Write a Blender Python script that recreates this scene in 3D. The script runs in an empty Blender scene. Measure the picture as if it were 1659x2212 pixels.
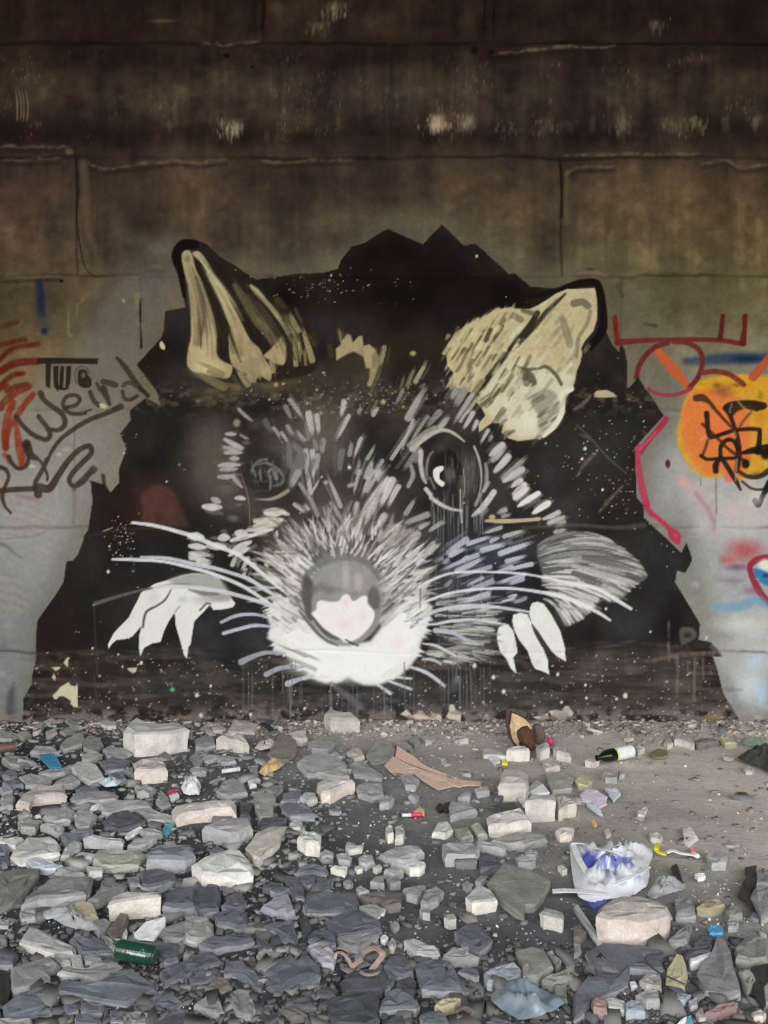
import bpy, math, random
import numpy as np
from mathutils import Vector, noise as mnoise

# ---------------------------------------------------------------- camera, sky, light, exposure
SC = bpy.context.scene
F, CX, CY, CH, D = 1664.0, 829.5, 1106.0, 1.6, 5.9      # focal length (px), principal point, eye height, distance to the wall
cam_d = bpy.data.cameras.new('camera')
cam_d.sensor_fit = 'HORIZONTAL'; cam_d.sensor_width = 36.0; cam_d.lens = 36.0 * F / 1659.0
cam = bpy.data.objects.new('camera', cam_d)
SC.collection.objects.link(cam)
cam.location = (0, -D, CH); cam.rotation_euler = (math.pi / 2, 0, 0)
SC.camera = cam
SC.view_settings.view_transform = 'Standard'; SC.view_settings.look = 'None'
SC.view_settings.gamma = 1.0; SC.view_settings.use_curve_mapping = False
SC.view_settings.exposure = 0.0

world = bpy.data.worlds.new('overcast_sky'); SC.world = world
world.use_nodes = True
bg = world.node_tree.nodes['Background']
bg.inputs['Color'].default_value = (0.97, 0.985, 1.0, 1)
bg.inputs['Strength'].default_value = 4.7

COL = SC.collection
rng = np.random.RandomState(7)
random.seed(11)


def lin(c):
    c = np.asarray(c, float) / 255.0
    return np.where(c <= 0.04045, c / 12.92, ((c + 0.055) / 1.055) ** 2.4)


# illuminance that the daylight gives on a white wall (measured in a test render), used to turn colours read off the
# photograph into paint colours (reflectances)
I_ROWS = [-200, 0, 100, 200, 300, 400, 500, 600, 700, 800, 900, 1000, 1100, 1200, 1300, 1400, 1500, 1700]
I_VALS = [(.17, .15, .12), (.205, .182, .157), (.24, .22, .198), (.324, .306, .284), (.405, .388, .37), (.48, .465, .45), (.553, .542, .53), (.615, .60, .59), (.69, .684, .678),
          (.752, .75, .741), (.803, .80, .796), (.865, .865, .866), (.905, .905, .907), (.943, .945, .948), (.973, .977, .985), (1.0, 1.003, 1.012), (1.035, 1.043, 1.052), (1.05, 1.06, 1.07)]


def node_mat(name):
    m = bpy.data.materials.new(name); m.use_nodes = True
    nt = m.node_tree
    return m, nt, nt.nodes['Principled BSDF']


def noise_node(nt, scale, detail=6, rough=0.6, vec=None):
    n = nt.nodes.new('ShaderNodeTexNoise')
    n.inputs['Scale'].default_value = scale; n.inputs['Detail'].default_value = detail
    n.inputs['Roughness'].default_value = rough
    if vec is not None: nt.links.new(vec, n.inputs['Vector'])
    return n


def coords(nt, which='Object'):
    return nt.nodes.new('ShaderNodeTexCoord').outputs[which]


def ramp(nt, fac, stops):
    r = nt.nodes.new('ShaderNodeValToRGB')
    while len(r.color_ramp.elements) < len(stops): r.color_ramp.elements.new(0.5)
    for e, (p, c) in zip(r.color_ramp.elements, stops):
        e.position = p; e.color = (*c, 1) if len(c) == 3 else c
    nt.links.new(fac, r.inputs['Fac'])
    return r.outputs['Color']


def mixc(nt, fac, a, b, mode='MIX'):
    m = nt.nodes.new('ShaderNodeMix'); m.data_type = 'RGBA'; m.blend_type = mode
    for s, v in ((m.inputs[0], fac), (m.inputs[6], a), (m.inputs[7], b)):
        if hasattr(v, 'links') or hasattr(v, 'is_linked'): nt.links.new(v, s)
        elif isinstance(v, (int, float)): s.default_value = v
        else: s.default_value = (*v, 1) if len(v) == 3 else v
    return m.outputs[2]


def bump(nt, bsdf, height, strength=0.3, dist=0.01):
    b = nt.nodes.new('ShaderNodeBump')
    b.inputs['Strength'].default_value = strength; b.inputs['Distance'].default_value = dist
    nt.links.new(height, b.inputs['Height']); nt.links.new(b.outputs['Normal'], bsdf.inputs['Normal'])


def mesh_np(name, verts, faces, col=None):
    """A mesh from numpy arrays; every face has the same number of corners."""
    me = bpy.data.meshes.new(name)
    nv, nf, k = len(verts), len(faces), faces.shape[1]
    me.vertices.add(nv); me.vertices.foreach_set('co', np.ascontiguousarray(verts, np.float32).ravel())
    me.loops.add(nf * k); me.loops.foreach_set('vertex_index', np.ascontiguousarray(faces, np.int32).ravel())
    me.polygons.add(nf); me.polygons.foreach_set('loop_start', np.arange(0, nf * k, k, dtype=np.int32))
    me.polygons.foreach_set('loop_total', np.full(nf, k, np.int32))
    if col is not None:
        a = me.color_attributes.new('paint', 'FLOAT_COLOR', 'POINT')
        c4 = np.ones((nv, 4), np.float32); c4[:, :3] = col
        a.data.foreach_set('color', c4.ravel())
    me.update(calc_edges=True)
    return me


def link(name, me, mat=None, parent=None):
    o = bpy.data.objects.new(name, me); COL.objects.link(o)
    if mat is not None:
        for m in (mat if isinstance(mat, (list, tuple)) else [mat]): me.materials.append(m)
    if parent is not None: o.parent = parent
    return o


def tag(o, label=None, cat=None, group=None, kind=None):
    if label: o['label'] = label
    if cat: o['category'] = cat
    if group: o['group'] = group
    if kind: o['kind'] = kind
    return o


def empty(name, loc=(0, 0, 0)):
    o = bpy.data.objects.new(name, None); COL.objects.link(o); o.location = loc
    o.empty_display_size = 0.1
    return o


def pydata(name, v, f, mat=None, parent=None, smooth=False):
    me = bpy.data.meshes.new(name); me.from_pydata([tuple(p) for p in v], [], [tuple(q) for q in f]); me.update()
    if smooth:
        for p in me.polygons: p.use_smooth = True
    return link(name, me, mat, parent)


def box(name, lo, hi, mat, parent=None):
    x0, y0, z0 = lo; x1, y1, z1 = hi
    v = [(x0, y0, z0), (x1, y0, z0), (x1, y1, z0), (x0, y1, z0), (x0, y0, z1), (x1, y0, z1), (x1, y1, z1), (x0, y1, z1)]
    f = [(0, 3, 2, 1), (4, 5, 6, 7), (0, 1, 5, 4), (1, 2, 6, 5), (2, 3, 7, 6), (3, 0, 4, 7)]
    return pydata(name, v, f, mat, parent)


# ---------------------------------------------------------------- the place around: an underpass open to the sky behind the camera
def plain(name, rgb, rough=0.9, nscale=3.0):
    m, nt, b = node_mat(name)
    n = noise_node(nt, nscale, 8, 0.65, coords(nt))
    c = np.array(rgb)
    nt.links.new(ramp(nt, n.outputs['Fac'], [(0.3, tuple(c * 0.75)), (0.7, tuple(c * 1.2))]), b.inputs['Base Color'])
    b.inputs['Roughness'].default_value = rough
    bump(nt, b, n.outputs['Fac'], 0.4, 0.03)
    return m


M_soot = plain('sooty_concrete', (0.10, 0.08, 0.06))
M_out = plain('outside_earth', (0.16, 0.13, 0.10))
tag(box('ceiling', (-11, -6.6, 6.6), (11, 0.9, 7.0), M_soot), kind='structure')
tag(box('light_block_1', (-11, -6.9, 4.85), (11, -6.5, 7.0), M_soot), kind='structure')          # unseen edge beam, set low to cut the sky light up the wall
tag(box('wall_left', (-9.4, -6.8, -0.3), (-9.0, 0.9, 6.9), M_soot), kind='structure')
tag(box('wall_right', (9.0, -6.8, -0.3), (9.4, 0.9, 6.9), M_soot), kind='structure')
tag(box('ground_outside', (-40, -45, -0.5), (40, -6.8, -0.12), M_out), kind='structure')
tag(box('light_block_2', (-40, -30, -0.5), (40, -29, 3.2), M_out), kind='structure')           # unseen bank, added to block the low sky

# ---------------------------------------------------------------- the back wall: painted concrete blocks
S = D / F                                              # metres per photo pixel on the wall plane


def axis(spans):
    out = []
    for a, b, st in spans: out.append(np.arange(a, b, st))
    return np.concatenate(out + [[spans[-1][1]]])


XS = axis([(-700, -20, 17), (-20, 1680, 2.3), (1680, 2360, 17)])
YS = axis([(-560, -20, 12), (-20, 470, 3.2), (470, 1600, 2.25), (1600, 1624, 8)])
NX, NY = len(XS), len(YS)
P = np.zeros((NY, NX, 3))                               # colours as the photograph shows them (0..255)
ID = np.zeros((NY, NX), np.int32)                       # which object each grid cell belongs to
NAMES = ['block']                                       # id -> key


def wnoise(sx, sy, seed, octaves=1, gain=0.5):
    """Smooth value noise on the wall grid, about 0..1; cell sizes in px."""
    tot, amp, norm = 0, 1.0, 0
    for o in range(octaves):
        r = np.random.RandomState(seed * 31 + o)
        gx, gy = (XS - XS[0]) / sx, (YS - YS[0]) / sy
        L = r.rand(int(gy[-1]) + 3, int(gx[-1]) + 3)
        ix, iy = gx.astype(int), gy.astype(int)
        fx, fy = gx - ix, gy - iy
        fx, fy = fx * fx * (3 - 2 * fx), fy * fy * (3 - 2 * fy)
        rows = L[iy] * (1 - fy)[:, None] + L[iy + 1] * fy[:, None]
        tot = tot + amp * (rows[:, ix] * (1 - fx) + rows[:, ix + 1] * fx)
        norm += amp; amp *= gain; sx /= 2.0; sy /= 2.0
        if min(sx, sy) < 2.5: break
    return tot / norm


def sstep(a, b, x):
    t = np.clip((x - a) / (b - a), 0, 1)
    return t * t * (3 - 2 * t)


GRAIN = wnoise(9, 9, 101, 2)
GRAIN2 = wnoise(26, 26, 102, 3)
STREAK = wnoise(7, 60, 103, 2)
CUR = [None]


def part_id(key):
    if key not in NAMES: NAMES.append(key)
    CUR[0] = NAMES.index(key)


def noid(): CUR[0] = None


def grey(c): return np.array([c, c * 0.985, c * 0.945]) if np.isscalar(c) else np.array(c, float)


def win(x0, x1, y0, y1):
    a, b = np.searchsorted(XS, [x0, x1]); c, d = np.searchsorted(YS, [y0, y1])
    return slice(max(c - 1, 0), d + 1), slice(max(a - 1, 0), b + 1)


def put(sl, alpha, color, thr=0.45):
    if alpha.size == 0: return
    P[sl] += alpha[..., None] * (grey(color) - P[sl])
    if CUR[0] is not None: ID[sl] = np.where(alpha > thr, CUR[0], ID[sl])


def crom(pts, n=6, closed=False):
    p = np.array(pts, float)
    if len(p) < 3: return p
    q = np.vstack([p[-1:], p, p[:2]]) if closed else np.vstack([2 * p[0] - p[1], p, 2 * p[-1] - p[-2]])
    out = []
    for i in range(1, len(q) - 2):
        for t in np.arange(n) / n:
            a, b, c, d = q[i - 1], q[i], q[i + 1], q[i + 2]
            out.append(0.5 * (2 * b + (c - a) * t + (2 * a - 5 * b + 4 * c - d) * t ** 2 + (3 * b - a - 3 * c + d) * t ** 3))
    if not closed: out.append(p[-1])
    return np.array(out)


ZT = 3.95
TILES = {'A1': (0, 480), 'A2': (410, 480), 'A3': (820, 480), 'A4': (1239, 480), 'B1': (0, 840), 'B2': (410, 840), 'B3': (820, 840), 'B4': (1239, 840),
         'C1': (0, 1200), 'C2': (410, 1200), 'C3': (820, 1200), 'C4': (1239, 1200), 'D1': (0, 1520), 'D2': (410, 1520), 'D3': (820, 1520), 'D4': (1239, 1520),
         'E1': (0, 1862), 'E2': (410, 1862), 'E3': (820, 1862), 'E4': (1239, 1862)}


def tp(tile, pts):
    """Points of an enlarged view of the photograph -> photo pixels (tile None: already pixels)."""
    p = np.array(pts, float).reshape(-1, 2)
    return p if tile is None else p / ZT + np.array(TILES[tile], float)


def field(p, w, sl):
    """distance to the polyline minus half its width, over a window"""
    X, Y = XS[sl[1]][None, :], YS[sl[0]][:, None]
    F_ = np.full((Y.shape[0], X.shape[1]), 1e9)
    for i in range(len(p) - 1):
        (ax, ay), (bx, by) = p[i], p[i + 1]
        dx, dy = bx - ax, by - ay
        L2 = dx * dx + dy * dy + 1e-9
        t = np.clip(((X - ax) * dx + (Y - ay) * dy) / L2, 0, 1)
        d = np.hypot(X - ax - t * dx, Y - ay - t * dy) - 0.5 * (w[i] + t * (w[i + 1] - w[i]))
        np.minimum(F_, d, out=F_)
    return F_


def st(tile, pts, w, color, a=1.0, soft=1.2, taper=0.0, smooth=True, dry=0.0, thr=0.45):
    """a brush or spray stroke; w in the same units as pts (px when tile is None)"""
    k = 1.0 if tile is None else 1 / ZT
    p = tp(tile, pts)
    if smooth and len(p) > 2: p = crom(p, 5)
    if np.isscalar(w): ws = np.full(len(p), w * k)
    else: ws = np.interp(np.linspace(0, 1, len(p)), np.linspace(0, 1, len(w)), np.array(w, float) * k)
    if taper:
        if len(p) == 2:
            p = np.array([p[0] + (p[1] - p[0]) * t for t in (0, .3, .7, 1)]); ws = np.full(4, ws[0])
        t = np.linspace(0, 1, len(p)); ws = ws * (1 - taper + taper * np.sqrt(np.clip(np.sin(np.pi * t), 0, 1)))
    m = ws.max() / 2 + soft + 3
    sl = win(p[:, 0].min() - m, p[:, 0].max() + m, p[:, 1].min() - m, p[:, 1].max() + m)
    al = a * sstep(soft, -soft, field(p, ws, sl))
    if dry: al = al * (1 - dry * sstep(0.35, 0.75, GRAIN[sl] * 0.6 + STREAK[sl] * 0.4))
    put(sl, al, color, thr)


def poly_alpha(p, soft):
    m = soft + 3
    sl = win(p[:, 0].min() - m, p[:, 0].max() + m, p[:, 1].min() - m, p[:, 1].max() + m)
    X, Y = XS[sl[1]][None, :], YS[sl[0]][:, None]
    inside = np.zeros((Y.shape[0], X.shape[1]), bool)
    q = np.roll(p, -1, 0)
    for (ax, ay), (bx, by) in zip(p, q):
        if ay == by: continue
        inside ^= ((ay > Y) != (by > Y)) & (X < (bx - ax) * (Y - ay) / (by - ay) + ax)
    d = field(np.vstack([p, p[:1]]), np.zeros(len(p) + 1), sl)
    return sl, sstep(soft, -soft, np.where(inside, -d, d))


def pg(tile, pts, color, a=1.0, soft=1.2, smooth=False, dry=0.0, thr=0.45):
    p = tp(tile, pts)
    if smooth: p = crom(p, 5, True)
    sl, al = poly_alpha(p, soft)
    al = al * a
    if dry: al = al * (1 - dry * sstep(0.4, 0.7, GRAIN2[sl]))
    put(sl, al, color, thr)


def bl(tile, x, y, rx, ry, color, a=1.0, hard=0.0, rot=0.0):
    """a soft blob; hard 0 = airbrush, 1 = crisp ellipse"""
    k = 1.0 if tile is None else 1 / ZT
    (x, y), = tp(tile, [(x, y)]); rx, ry = rx * k, ry * k
    R = max(rx, ry)
    sl = win(x - R, x + R, y - R, y + R)
    X, Y = XS[sl[1]][None, :] - x, YS[sl[0]][:, None] - y
    c, s = math.cos(rot), math.sin(rot)
    r = np.hypot((X * c + Y * s) / rx, (-X * s + Y * c) / ry)
    put(sl, a * sstep(1.0, min(hard, 0.93), r), color)


BR = np.random.RandomState(13)


def brush(p0, p1, w, color, a=.9, bend=0.0, thr=2):
    """one pull of a half-dry brush: bristle lines along it, a blunt start and a frayed end; px"""
    p0, p1 = np.array(p0, float), np.array(p1, float)
    d = p1 - p0; L = np.hypot(*d) + 1e-6; d /= L; nrm = np.array([-d[1], d[0]])
    m = w + abs(bend) + 3
    lo, hi = np.minimum(p0, p1) - m, np.maximum(p0, p1) + m
    sl = win(lo[0], hi[0], lo[1], hi[1])
    X, Y = XS[sl[1]][None, :] - p0[0], YS[sl[0]][:, None] - p0[1]
    t = (X * d[0] + Y * d[1]) / L
    s_ = (X * nrm[0] + Y * nrm[1] - bend * 4 * t * (1 - t)) / (w / 2)
    ph = BR.rand(4) * 6.28; k = max(2.0, w / 2.2)
    br = .5 + .28 * np.sin(s_ * k * 1.9 + ph[0] + t * 1.5) + .22 * np.sin(s_ * k * 3.7 + ph[1])
    width = np.clip(1.02 - .55 * np.clip(t, 0, 1) ** 2.5, .3, 1.1)
    width = width * np.sqrt(np.clip((t * L + .28 * w) / (.7 * w), 0, 1))
    e = 1.1 / (w / 2)
    al = sstep(width + e, width - e - .12, np.abs(s_)) * sstep(-1.6 / L - .01, 1.6 / L + .02, t) * sstep(1.02, .72, t + .25 * (br - .5))
    al = al * (.66 + .34 * np.clip(br * 1.4, 0, 1)) * a
    put(sl, al, color, thr)


def strokes(tile, rows, a=.95, dry=0.3, echo=2, solid=False, **kw):
    """many short brush pulls; each is followed by fainter ones beside it"""
    k = 1.0 if tile is None else 1 / ZT
    for x1, y1, x2, y2, w, g in rows:
        (p0, p1) = tp(tile, [(x1, y1), (x2, y2)]); w_ = max(w * k, 3.2)
        L = np.hypot(*(p1 - p0)); nrm = np.array([-(p1 - p0)[1], (p1 - p0)[0]]) / (L + 1e-6); dr = (p1 - p0) / (L + 1e-6)
        for j in range(echo):
            off = nrm * BR.uniform(-1.6, 1.6) * w_ + dr * BR.uniform(-.3, .3) * L
            q0, q1 = (p0 + off, p1 + off) if BR.rand() < .5 else (p1 + off, p0 + off)
            brush(q0, q1, w_ * BR.uniform(.5, .9), grey(g) * BR.uniform(.6, .9), a * .5, BR.uniform(-2, 2))
        if solid:
            st(tile, [(x1, y1), ((x1 + x2) / 2, (y1 + y2) / 2 + BR.uniform(-6, 6)), (x2, y2)], [w * .9, w * 1.15, w * .7], g, a, 1.5, .25, dry=.15, thr=2); continue
        q0, q1 = (p0, p1) if BR.rand() < .6 else (p1, p0)
        ex = dr * L * .08
        brush(p0 - ex if q0 is p0 else q0 + ex, p1 + ex if q1 is p1 else q1 - ex, w_ * 1.28, g, a, BR.uniform(-1.5, 1.5))


# -- bare wall colours: light grey-brown concrete, sooty towards the top with leftover light falloff and corner dimness painted in, grey spray paint lower down
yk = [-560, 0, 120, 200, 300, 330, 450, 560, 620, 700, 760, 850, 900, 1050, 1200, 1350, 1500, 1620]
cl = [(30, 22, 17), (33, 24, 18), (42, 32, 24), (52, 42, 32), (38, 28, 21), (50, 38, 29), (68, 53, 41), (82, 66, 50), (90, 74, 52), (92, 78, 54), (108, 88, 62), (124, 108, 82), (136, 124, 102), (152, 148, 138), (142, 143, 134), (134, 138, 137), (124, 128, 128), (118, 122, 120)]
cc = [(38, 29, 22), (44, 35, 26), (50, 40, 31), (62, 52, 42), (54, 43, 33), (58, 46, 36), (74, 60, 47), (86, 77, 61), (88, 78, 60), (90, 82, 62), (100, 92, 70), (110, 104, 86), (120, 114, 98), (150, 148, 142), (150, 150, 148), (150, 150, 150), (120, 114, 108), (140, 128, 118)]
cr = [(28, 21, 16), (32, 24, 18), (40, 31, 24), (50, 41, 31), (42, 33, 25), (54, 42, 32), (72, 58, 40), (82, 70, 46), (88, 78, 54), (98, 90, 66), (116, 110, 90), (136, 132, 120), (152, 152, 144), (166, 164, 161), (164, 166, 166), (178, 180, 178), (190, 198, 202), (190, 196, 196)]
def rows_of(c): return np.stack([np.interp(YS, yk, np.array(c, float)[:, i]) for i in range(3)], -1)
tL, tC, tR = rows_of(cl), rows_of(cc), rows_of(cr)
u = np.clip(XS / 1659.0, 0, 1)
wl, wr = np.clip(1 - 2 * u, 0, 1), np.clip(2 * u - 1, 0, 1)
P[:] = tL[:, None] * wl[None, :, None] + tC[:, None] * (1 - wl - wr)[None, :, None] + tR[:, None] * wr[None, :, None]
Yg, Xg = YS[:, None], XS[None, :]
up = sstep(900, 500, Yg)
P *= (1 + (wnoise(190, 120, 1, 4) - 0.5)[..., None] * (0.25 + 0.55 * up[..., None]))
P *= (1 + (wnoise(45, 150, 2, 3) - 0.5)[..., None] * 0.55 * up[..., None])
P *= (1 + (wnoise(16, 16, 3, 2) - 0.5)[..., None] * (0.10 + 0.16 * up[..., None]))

# blocks: courses and upright joints (px)
COURSES = [-560, -160, 92, 340, 596, 884, 1138, 1408, 1624]
UPRIGHT = [[-300, 820], [567, 1066], [842, -420], [165, 1212], [303, 1342], [158, 1546], [204, 1418], [690, -300]]
wob = lambda s, a: a * 2 * (wnoise(70, 400, s, 3)[40] - 0.5)
JY = [c + wob(20 + i, 7) for i, c in enumerate(COURSES)]
block = np.zeros((NY, NX), np.int32); nb = 0
H = np.zeros((NY, NX))                                 # relief towards the viewer, metres
rb = np.random.RandomState(5)
groove = np.zeros((NY, NX))
for i in range(len(COURSES) - 1):
    inrow = (Yg >= JY[i][None, :]) & (Yg < JY[i + 1][None, :])
    js = sorted(UPRIGHT[i])
    wobx = 5 * 2 * (wnoise(400, 60, 60 + i, 3)[:, 100] - 0.5)
    col = sum((Xg > (j + wobx)[:, None]).astype(int) for j in js)
    for k in range(len(js) + 1):
        m = inrow & (col == k)
        block[m] = nb; nb += 1
        H[m] += rb.uniform(-0.006, 0.006)
    for j in js:
        g = np.exp(-((Xg - (j + wobx)[:, None]) / 2.4) ** 2) * inrow
        groove = np.maximum(groove, g * (0.75 if i in (3,) else 0.42))
for i in range(1, len(COURSES) - 1):
    dy = Yg - JY[i][None, :]
    vis = sstep(0.3, 0.6, wnoise(120, 60, 80 + i, 2))
    groove = np.maximum(groove, np.exp(-(dy / 3.2) ** 2) * (0.25 + 0.55 * vis))
    H += 0.010 * np.exp(-((dy - 9) / 6.0) ** 2) * sstep(0.45, 0.62, wnoise(55, 30, 90 + i, 3)) * (1.0 if i < 5 else 0.5)
groove *= 1 - .45 * sstep(560, 640, Yg) * sstep(60, 300, Xg) * sstep(1640, 1400, Xg)
H -= 0.014 * groove
H += 0.010 * (wnoise(160, 110, 11, 4) - 0.5) + 0.0035 * (wnoise(18, 18, 12, 2) - 0.5)
low = sstep(1390, 1500, Yg)
H += low * 0.012 * (wnoise(22, 14, 13, 3) - 0.5)
P *= 1 - 0.45 * groove[..., None]

# soot and damp under the joints, lime streaks, scratches
for y, hh, a in ((128, 30, 0.45), (100, 20, 0.4), (292, 26, 0.6), (20, 60, 0.25)):
    m = a * np.exp(-((Yg - y - 16 * (wnoise(120, 300, int(y), 3) - 0.5)) / hh) ** 2) * sstep(0.25, 0.6, wnoise(170, 40, 300 + int(y), 3))
    P += m[..., None] * (np.array([24, 17, 12]) - P)
lime = sstep(0.55, 0.85, wnoise(22, 55, 31, 3)) * np.exp(-((Yg - 255) / 45.0) ** 2) * sstep(0.4, 0.62, wnoise(120, 80, 32, 2))
P += 0.5 * lime[..., None] * (np.array([112, 98, 80]) - P)
for x, y, rx, ry, c, a in ((945, 262, 30, 32, (150, 132, 108), .85), (1010, 262, 26, 34, (118, 102, 84), .8), (938, 275, 16, 18, (160, 142, 118), .6),
                           (505, 272, 34, 26, (140, 124, 104), .7), (505, 190, 34, 40, (76, 64, 52), .8), (578, 178, 22, 50, (80, 68, 55), .7),
                           (640, 200, 60, 50, (70, 58, 46), .6), (1180, 265, 26, 34, (92, 78, 60), .7), (1345, 262, 36, 30, (84, 72, 56), .7),
                           (1450, 265, 50, 30, (88, 76, 58), .7), (1505, 262, 40, 16, (104, 96, 70), .5), (1415, 52, 22, 14, (96, 80, 66), .8),
                           (725, 14, 40, 20, (120, 102, 82), .7), (690, 55, 26, 12, (100, 84, 66), .7), (595, 15, 22, 24, (66, 54, 42), .7),
                           (350, 46, 50, 6, (98, 82, 66), .8), (150, 328, 14, 9, (112, 98, 78), .95), (147, 325, 12, 10, (118, 104, 84), .8),
                           (1000, 200, 70, 60, (66, 55, 43), .6), (1420, 410, 120, 70, (80, 68, 44), .6), (1300, 440, 40, 70, (92, 78, 54), .5),
                           (300, 430, 150, 60, (76, 60, 46), .5), (820, 470, 260, 50, (92, 82, 66), .7)):
    bl(None, x, y, rx, ry, c, a * 0.8)
for x in (33, 41, 47, 55): st(None, [(x, 188 + (x % 7)), (x + 5, 225), (x + 4, 262)], 3, (128, 112, 86), .8, 1.2, .5)
dens = wnoise(70, 60, 33, 3)
for k in range(1500):
    x, y = rb.uniform(0, 1659), 110 + 190 * rb.rand()
    if dens[np.searchsorted(YS, y), np.searchsorted(XS, x)] < .60: continue
    st(None, [(x, y), (x + rb.uniform(-1, 1), y + rb.uniform(2, 10))], rb.uniform(1.2, 2.6), (128, 114, 92), rb.uniform(.15, .5), 1.4, .5, False)
stk = wnoise(9, 130, 34, 3) - .5; stk2 = wnoise(30, 220, 35, 3) - .5; blo = wnoise(48, 36, 36, 3) - .5
for y0, y1, a_ in ((100, 330, 1.0), (-200, 90, .8), (350, 590, .55), (600, 870, .25)):
    m = sstep(y0 - 6, y0 + 14, Yg) * sstep(y1 + 6, y1 - 30, Yg) * a_
    P *= 1 + (m * (.42 * stk2 + .22 * stk + .62 * blo))[..., None]
for cx_, cy_, n_, c_ in ((945, 262, 60, (176, 156, 130)), (1010, 262, 36, (132, 116, 96)), (500, 275, 60, (150, 132, 112)), (1345, 265, 40, (104, 90, 70)), (1180, 268, 26, (104, 90, 72)), (1505, 262, 40, (118, 108, 78)), (1450, 268, 30, (104, 90, 68)), (1090, 275, 26, (96, 82, 64)), (720, 18, 40, (132, 114, 92)), (690, 55, 20, (110, 92, 72)), (1420, 52, 20, (110, 94, 78))):
    for k in range(n_):
        x, y = rb.normal(cx_, 14), rb.normal(cy_, 9); st(None, [(x, y), (x + rb.uniform(-1, 1), y + rb.uniform(4, 20))], rb.uniform(1.5, 4.5), c_, rb.uniform(.2, .6), 1.6, .6, False)
for pts in ([(190, 352), (225, 364), (290, 356), (345, 350), (380, 346), (430, 352), (490, 344)], [(0, 316), (80, 318), (150, 316)], [(0, 344), (60, 346), (130, 342)],
            [(1215, 335), (1360, 333), (1510, 334)], [(1515, 354), (1570, 347), (1600, 362), (1659, 356)], [(1220, 378), (1250, 362), (1330, 360)],
            [(560, 345), (600, 350), (700, 346), (760, 344)], [(430, 92), (480, 96), (560, 90)], [(0, 600), (60, 598), (130, 596)], [(1060, 118), (1180, 104), (1330, 98)]):
    pj = crom(np.array(pts, float), 6); pj[:, 1] += rb.normal(0, 1.6, len(pj))
    st(None, pj, [2, 7, 4, 8, 5, 9, 3, 7, 3], (106, 90, 70), .75, 3, smooth=False, dry=.75)  # highlight on the jutting ledges, painted as a pale line
    yy = np.array(pts, float); yy[:, 1] += 9
    st(None, yy, [3, 9, 7, 9, 4], (30, 22, 16), .55, 4, dry=.4)  # shade just below each ledge, painted as a dark line
bl(None, 1040, 60, 18, 50, (28, 20, 15), .7); bl(None, 1025, 108, 12, 14, (16, 11, 9), .8, .4); bl(None, 1061, 112, 9, 10, (16, 11, 9), .8, .4)
bl(None, 490, 120, 10, 7, (14, 10, 8), .9, .5); bl(None, 545, 145, 4, 4, (14, 10, 8), .9, .5)
st(None, [(1048, 0), (1046, 40), (1045, 62)], 5, (18, 13, 10), .9, 2); st(None, [(1068, 0), (1066, 50)], 4, (20, 14, 11), .8, 2)
st(None, [(571, 0), (569, 40), (566, 60)], 6, (18, 13, 10), .8, 3)
st(None, [(162, 330), (166, 400), (165, 470), (172, 530), (185, 580), (210, 598)], [3, 4, 3, 3, 2, 1], (24, 17, 12), .9, 1.2)
st(None, [(180, 350), (186, 420), (188, 500), (203, 530), (208, 560)], [14, 16, 12, 10, 4], (92, 76, 58), .6, 5)
st(None, [(1209, 340), (1213, 400), (1214, 470)], 4, (26, 18, 13), .9, 1.4); st(None, [(1226, 372), (1222, 440), (1226, 480)], 9, (88, 74, 52), .7, 4)
# grey spray halo round the mural
GH = [(28, 1610), (42, 1500), (60, 1350), (120, 1200), (160, 1050), (190, 900), (170, 760), (210, 660), (260, 590), (370, 515), (470, 545), (600, 560), (720, 540), (800, 480), (960, 455), (1080, 520), (1140, 560),
      (1220, 570), (1310, 600), (1400, 680), (1470, 880), (1430, 1000), (1500, 1160), (1560, 1350), (1640, 1620)]
pg(None, GH, (98, 92, 76), .5, 34, True)
sl, al = poly_alpha(crom([(-20, 930), (60, 860), (150, 760), (190, 690), (250, 610), (340, 555), (420, 560), (300, 800), (240, 1000), (150, 1180), (60, 1300), (30, 1620), (-20, 1620), (-20, 900)], 4, True), 50)
P[sl] += (al * .5)[..., None] * (np.interp(YS[sl[0]], [540, 700, 900, 1100, 1500], [88, 100, 136, 150, 126])[:, None, None] * np.array([1, .985, .95]) - P[sl])
for pts, w, a in (([(395, 520), (300, 570), (240, 610), (205, 660), (200, 700)], 26, .45), ([(330, 560), (270, 590), (225, 640)], 12, .35), ([(160, 720), (170, 690), (200, 670)], 20, .3)):
    st(None, pts, w, (74, 66, 56), a, 12)
st(None, [(255, 500), (325, 530), (400, 545)], 30, (90, 84, 72), .4, 16); bl(None, 345, 540, 50, 30, (104, 98, 86), .6); bl(None, 335, 585, 40, 10, (62, 54, 44), .5)
bl(None, 1325, 560, 70, 60, (78, 72, 54), .6); bl(None, 1380, 640, 60, 70, (104, 98, 76), .6); bl(None, 1450, 630, 80, 40, (86, 78, 56), .7); bl(None, 1580, 640, 70, 40, (84, 76, 52), .7)
st(None, [(1250, 590), (1280, 588), (1310, 594)], 6, (120, 108, 80), .6, 3); st(None, [(1282, 582), (1270, 583)], 5, (60, 50, 36), .7, 3); st(None, [(1335, 615), (1343, 640)], 8, (62, 58, 46), .7, 4)
st(None, [(1390, 699), (1405, 702), (1418, 705), (1412, 706)], [2, 8, 5], (66, 58, 46), .9, 2)
bl(None, 133, 607, 5, 5, (18, 12, 8), 1, .6); bl(None, 17, 615, 6, 4, (60, 46, 30), .8)

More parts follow.
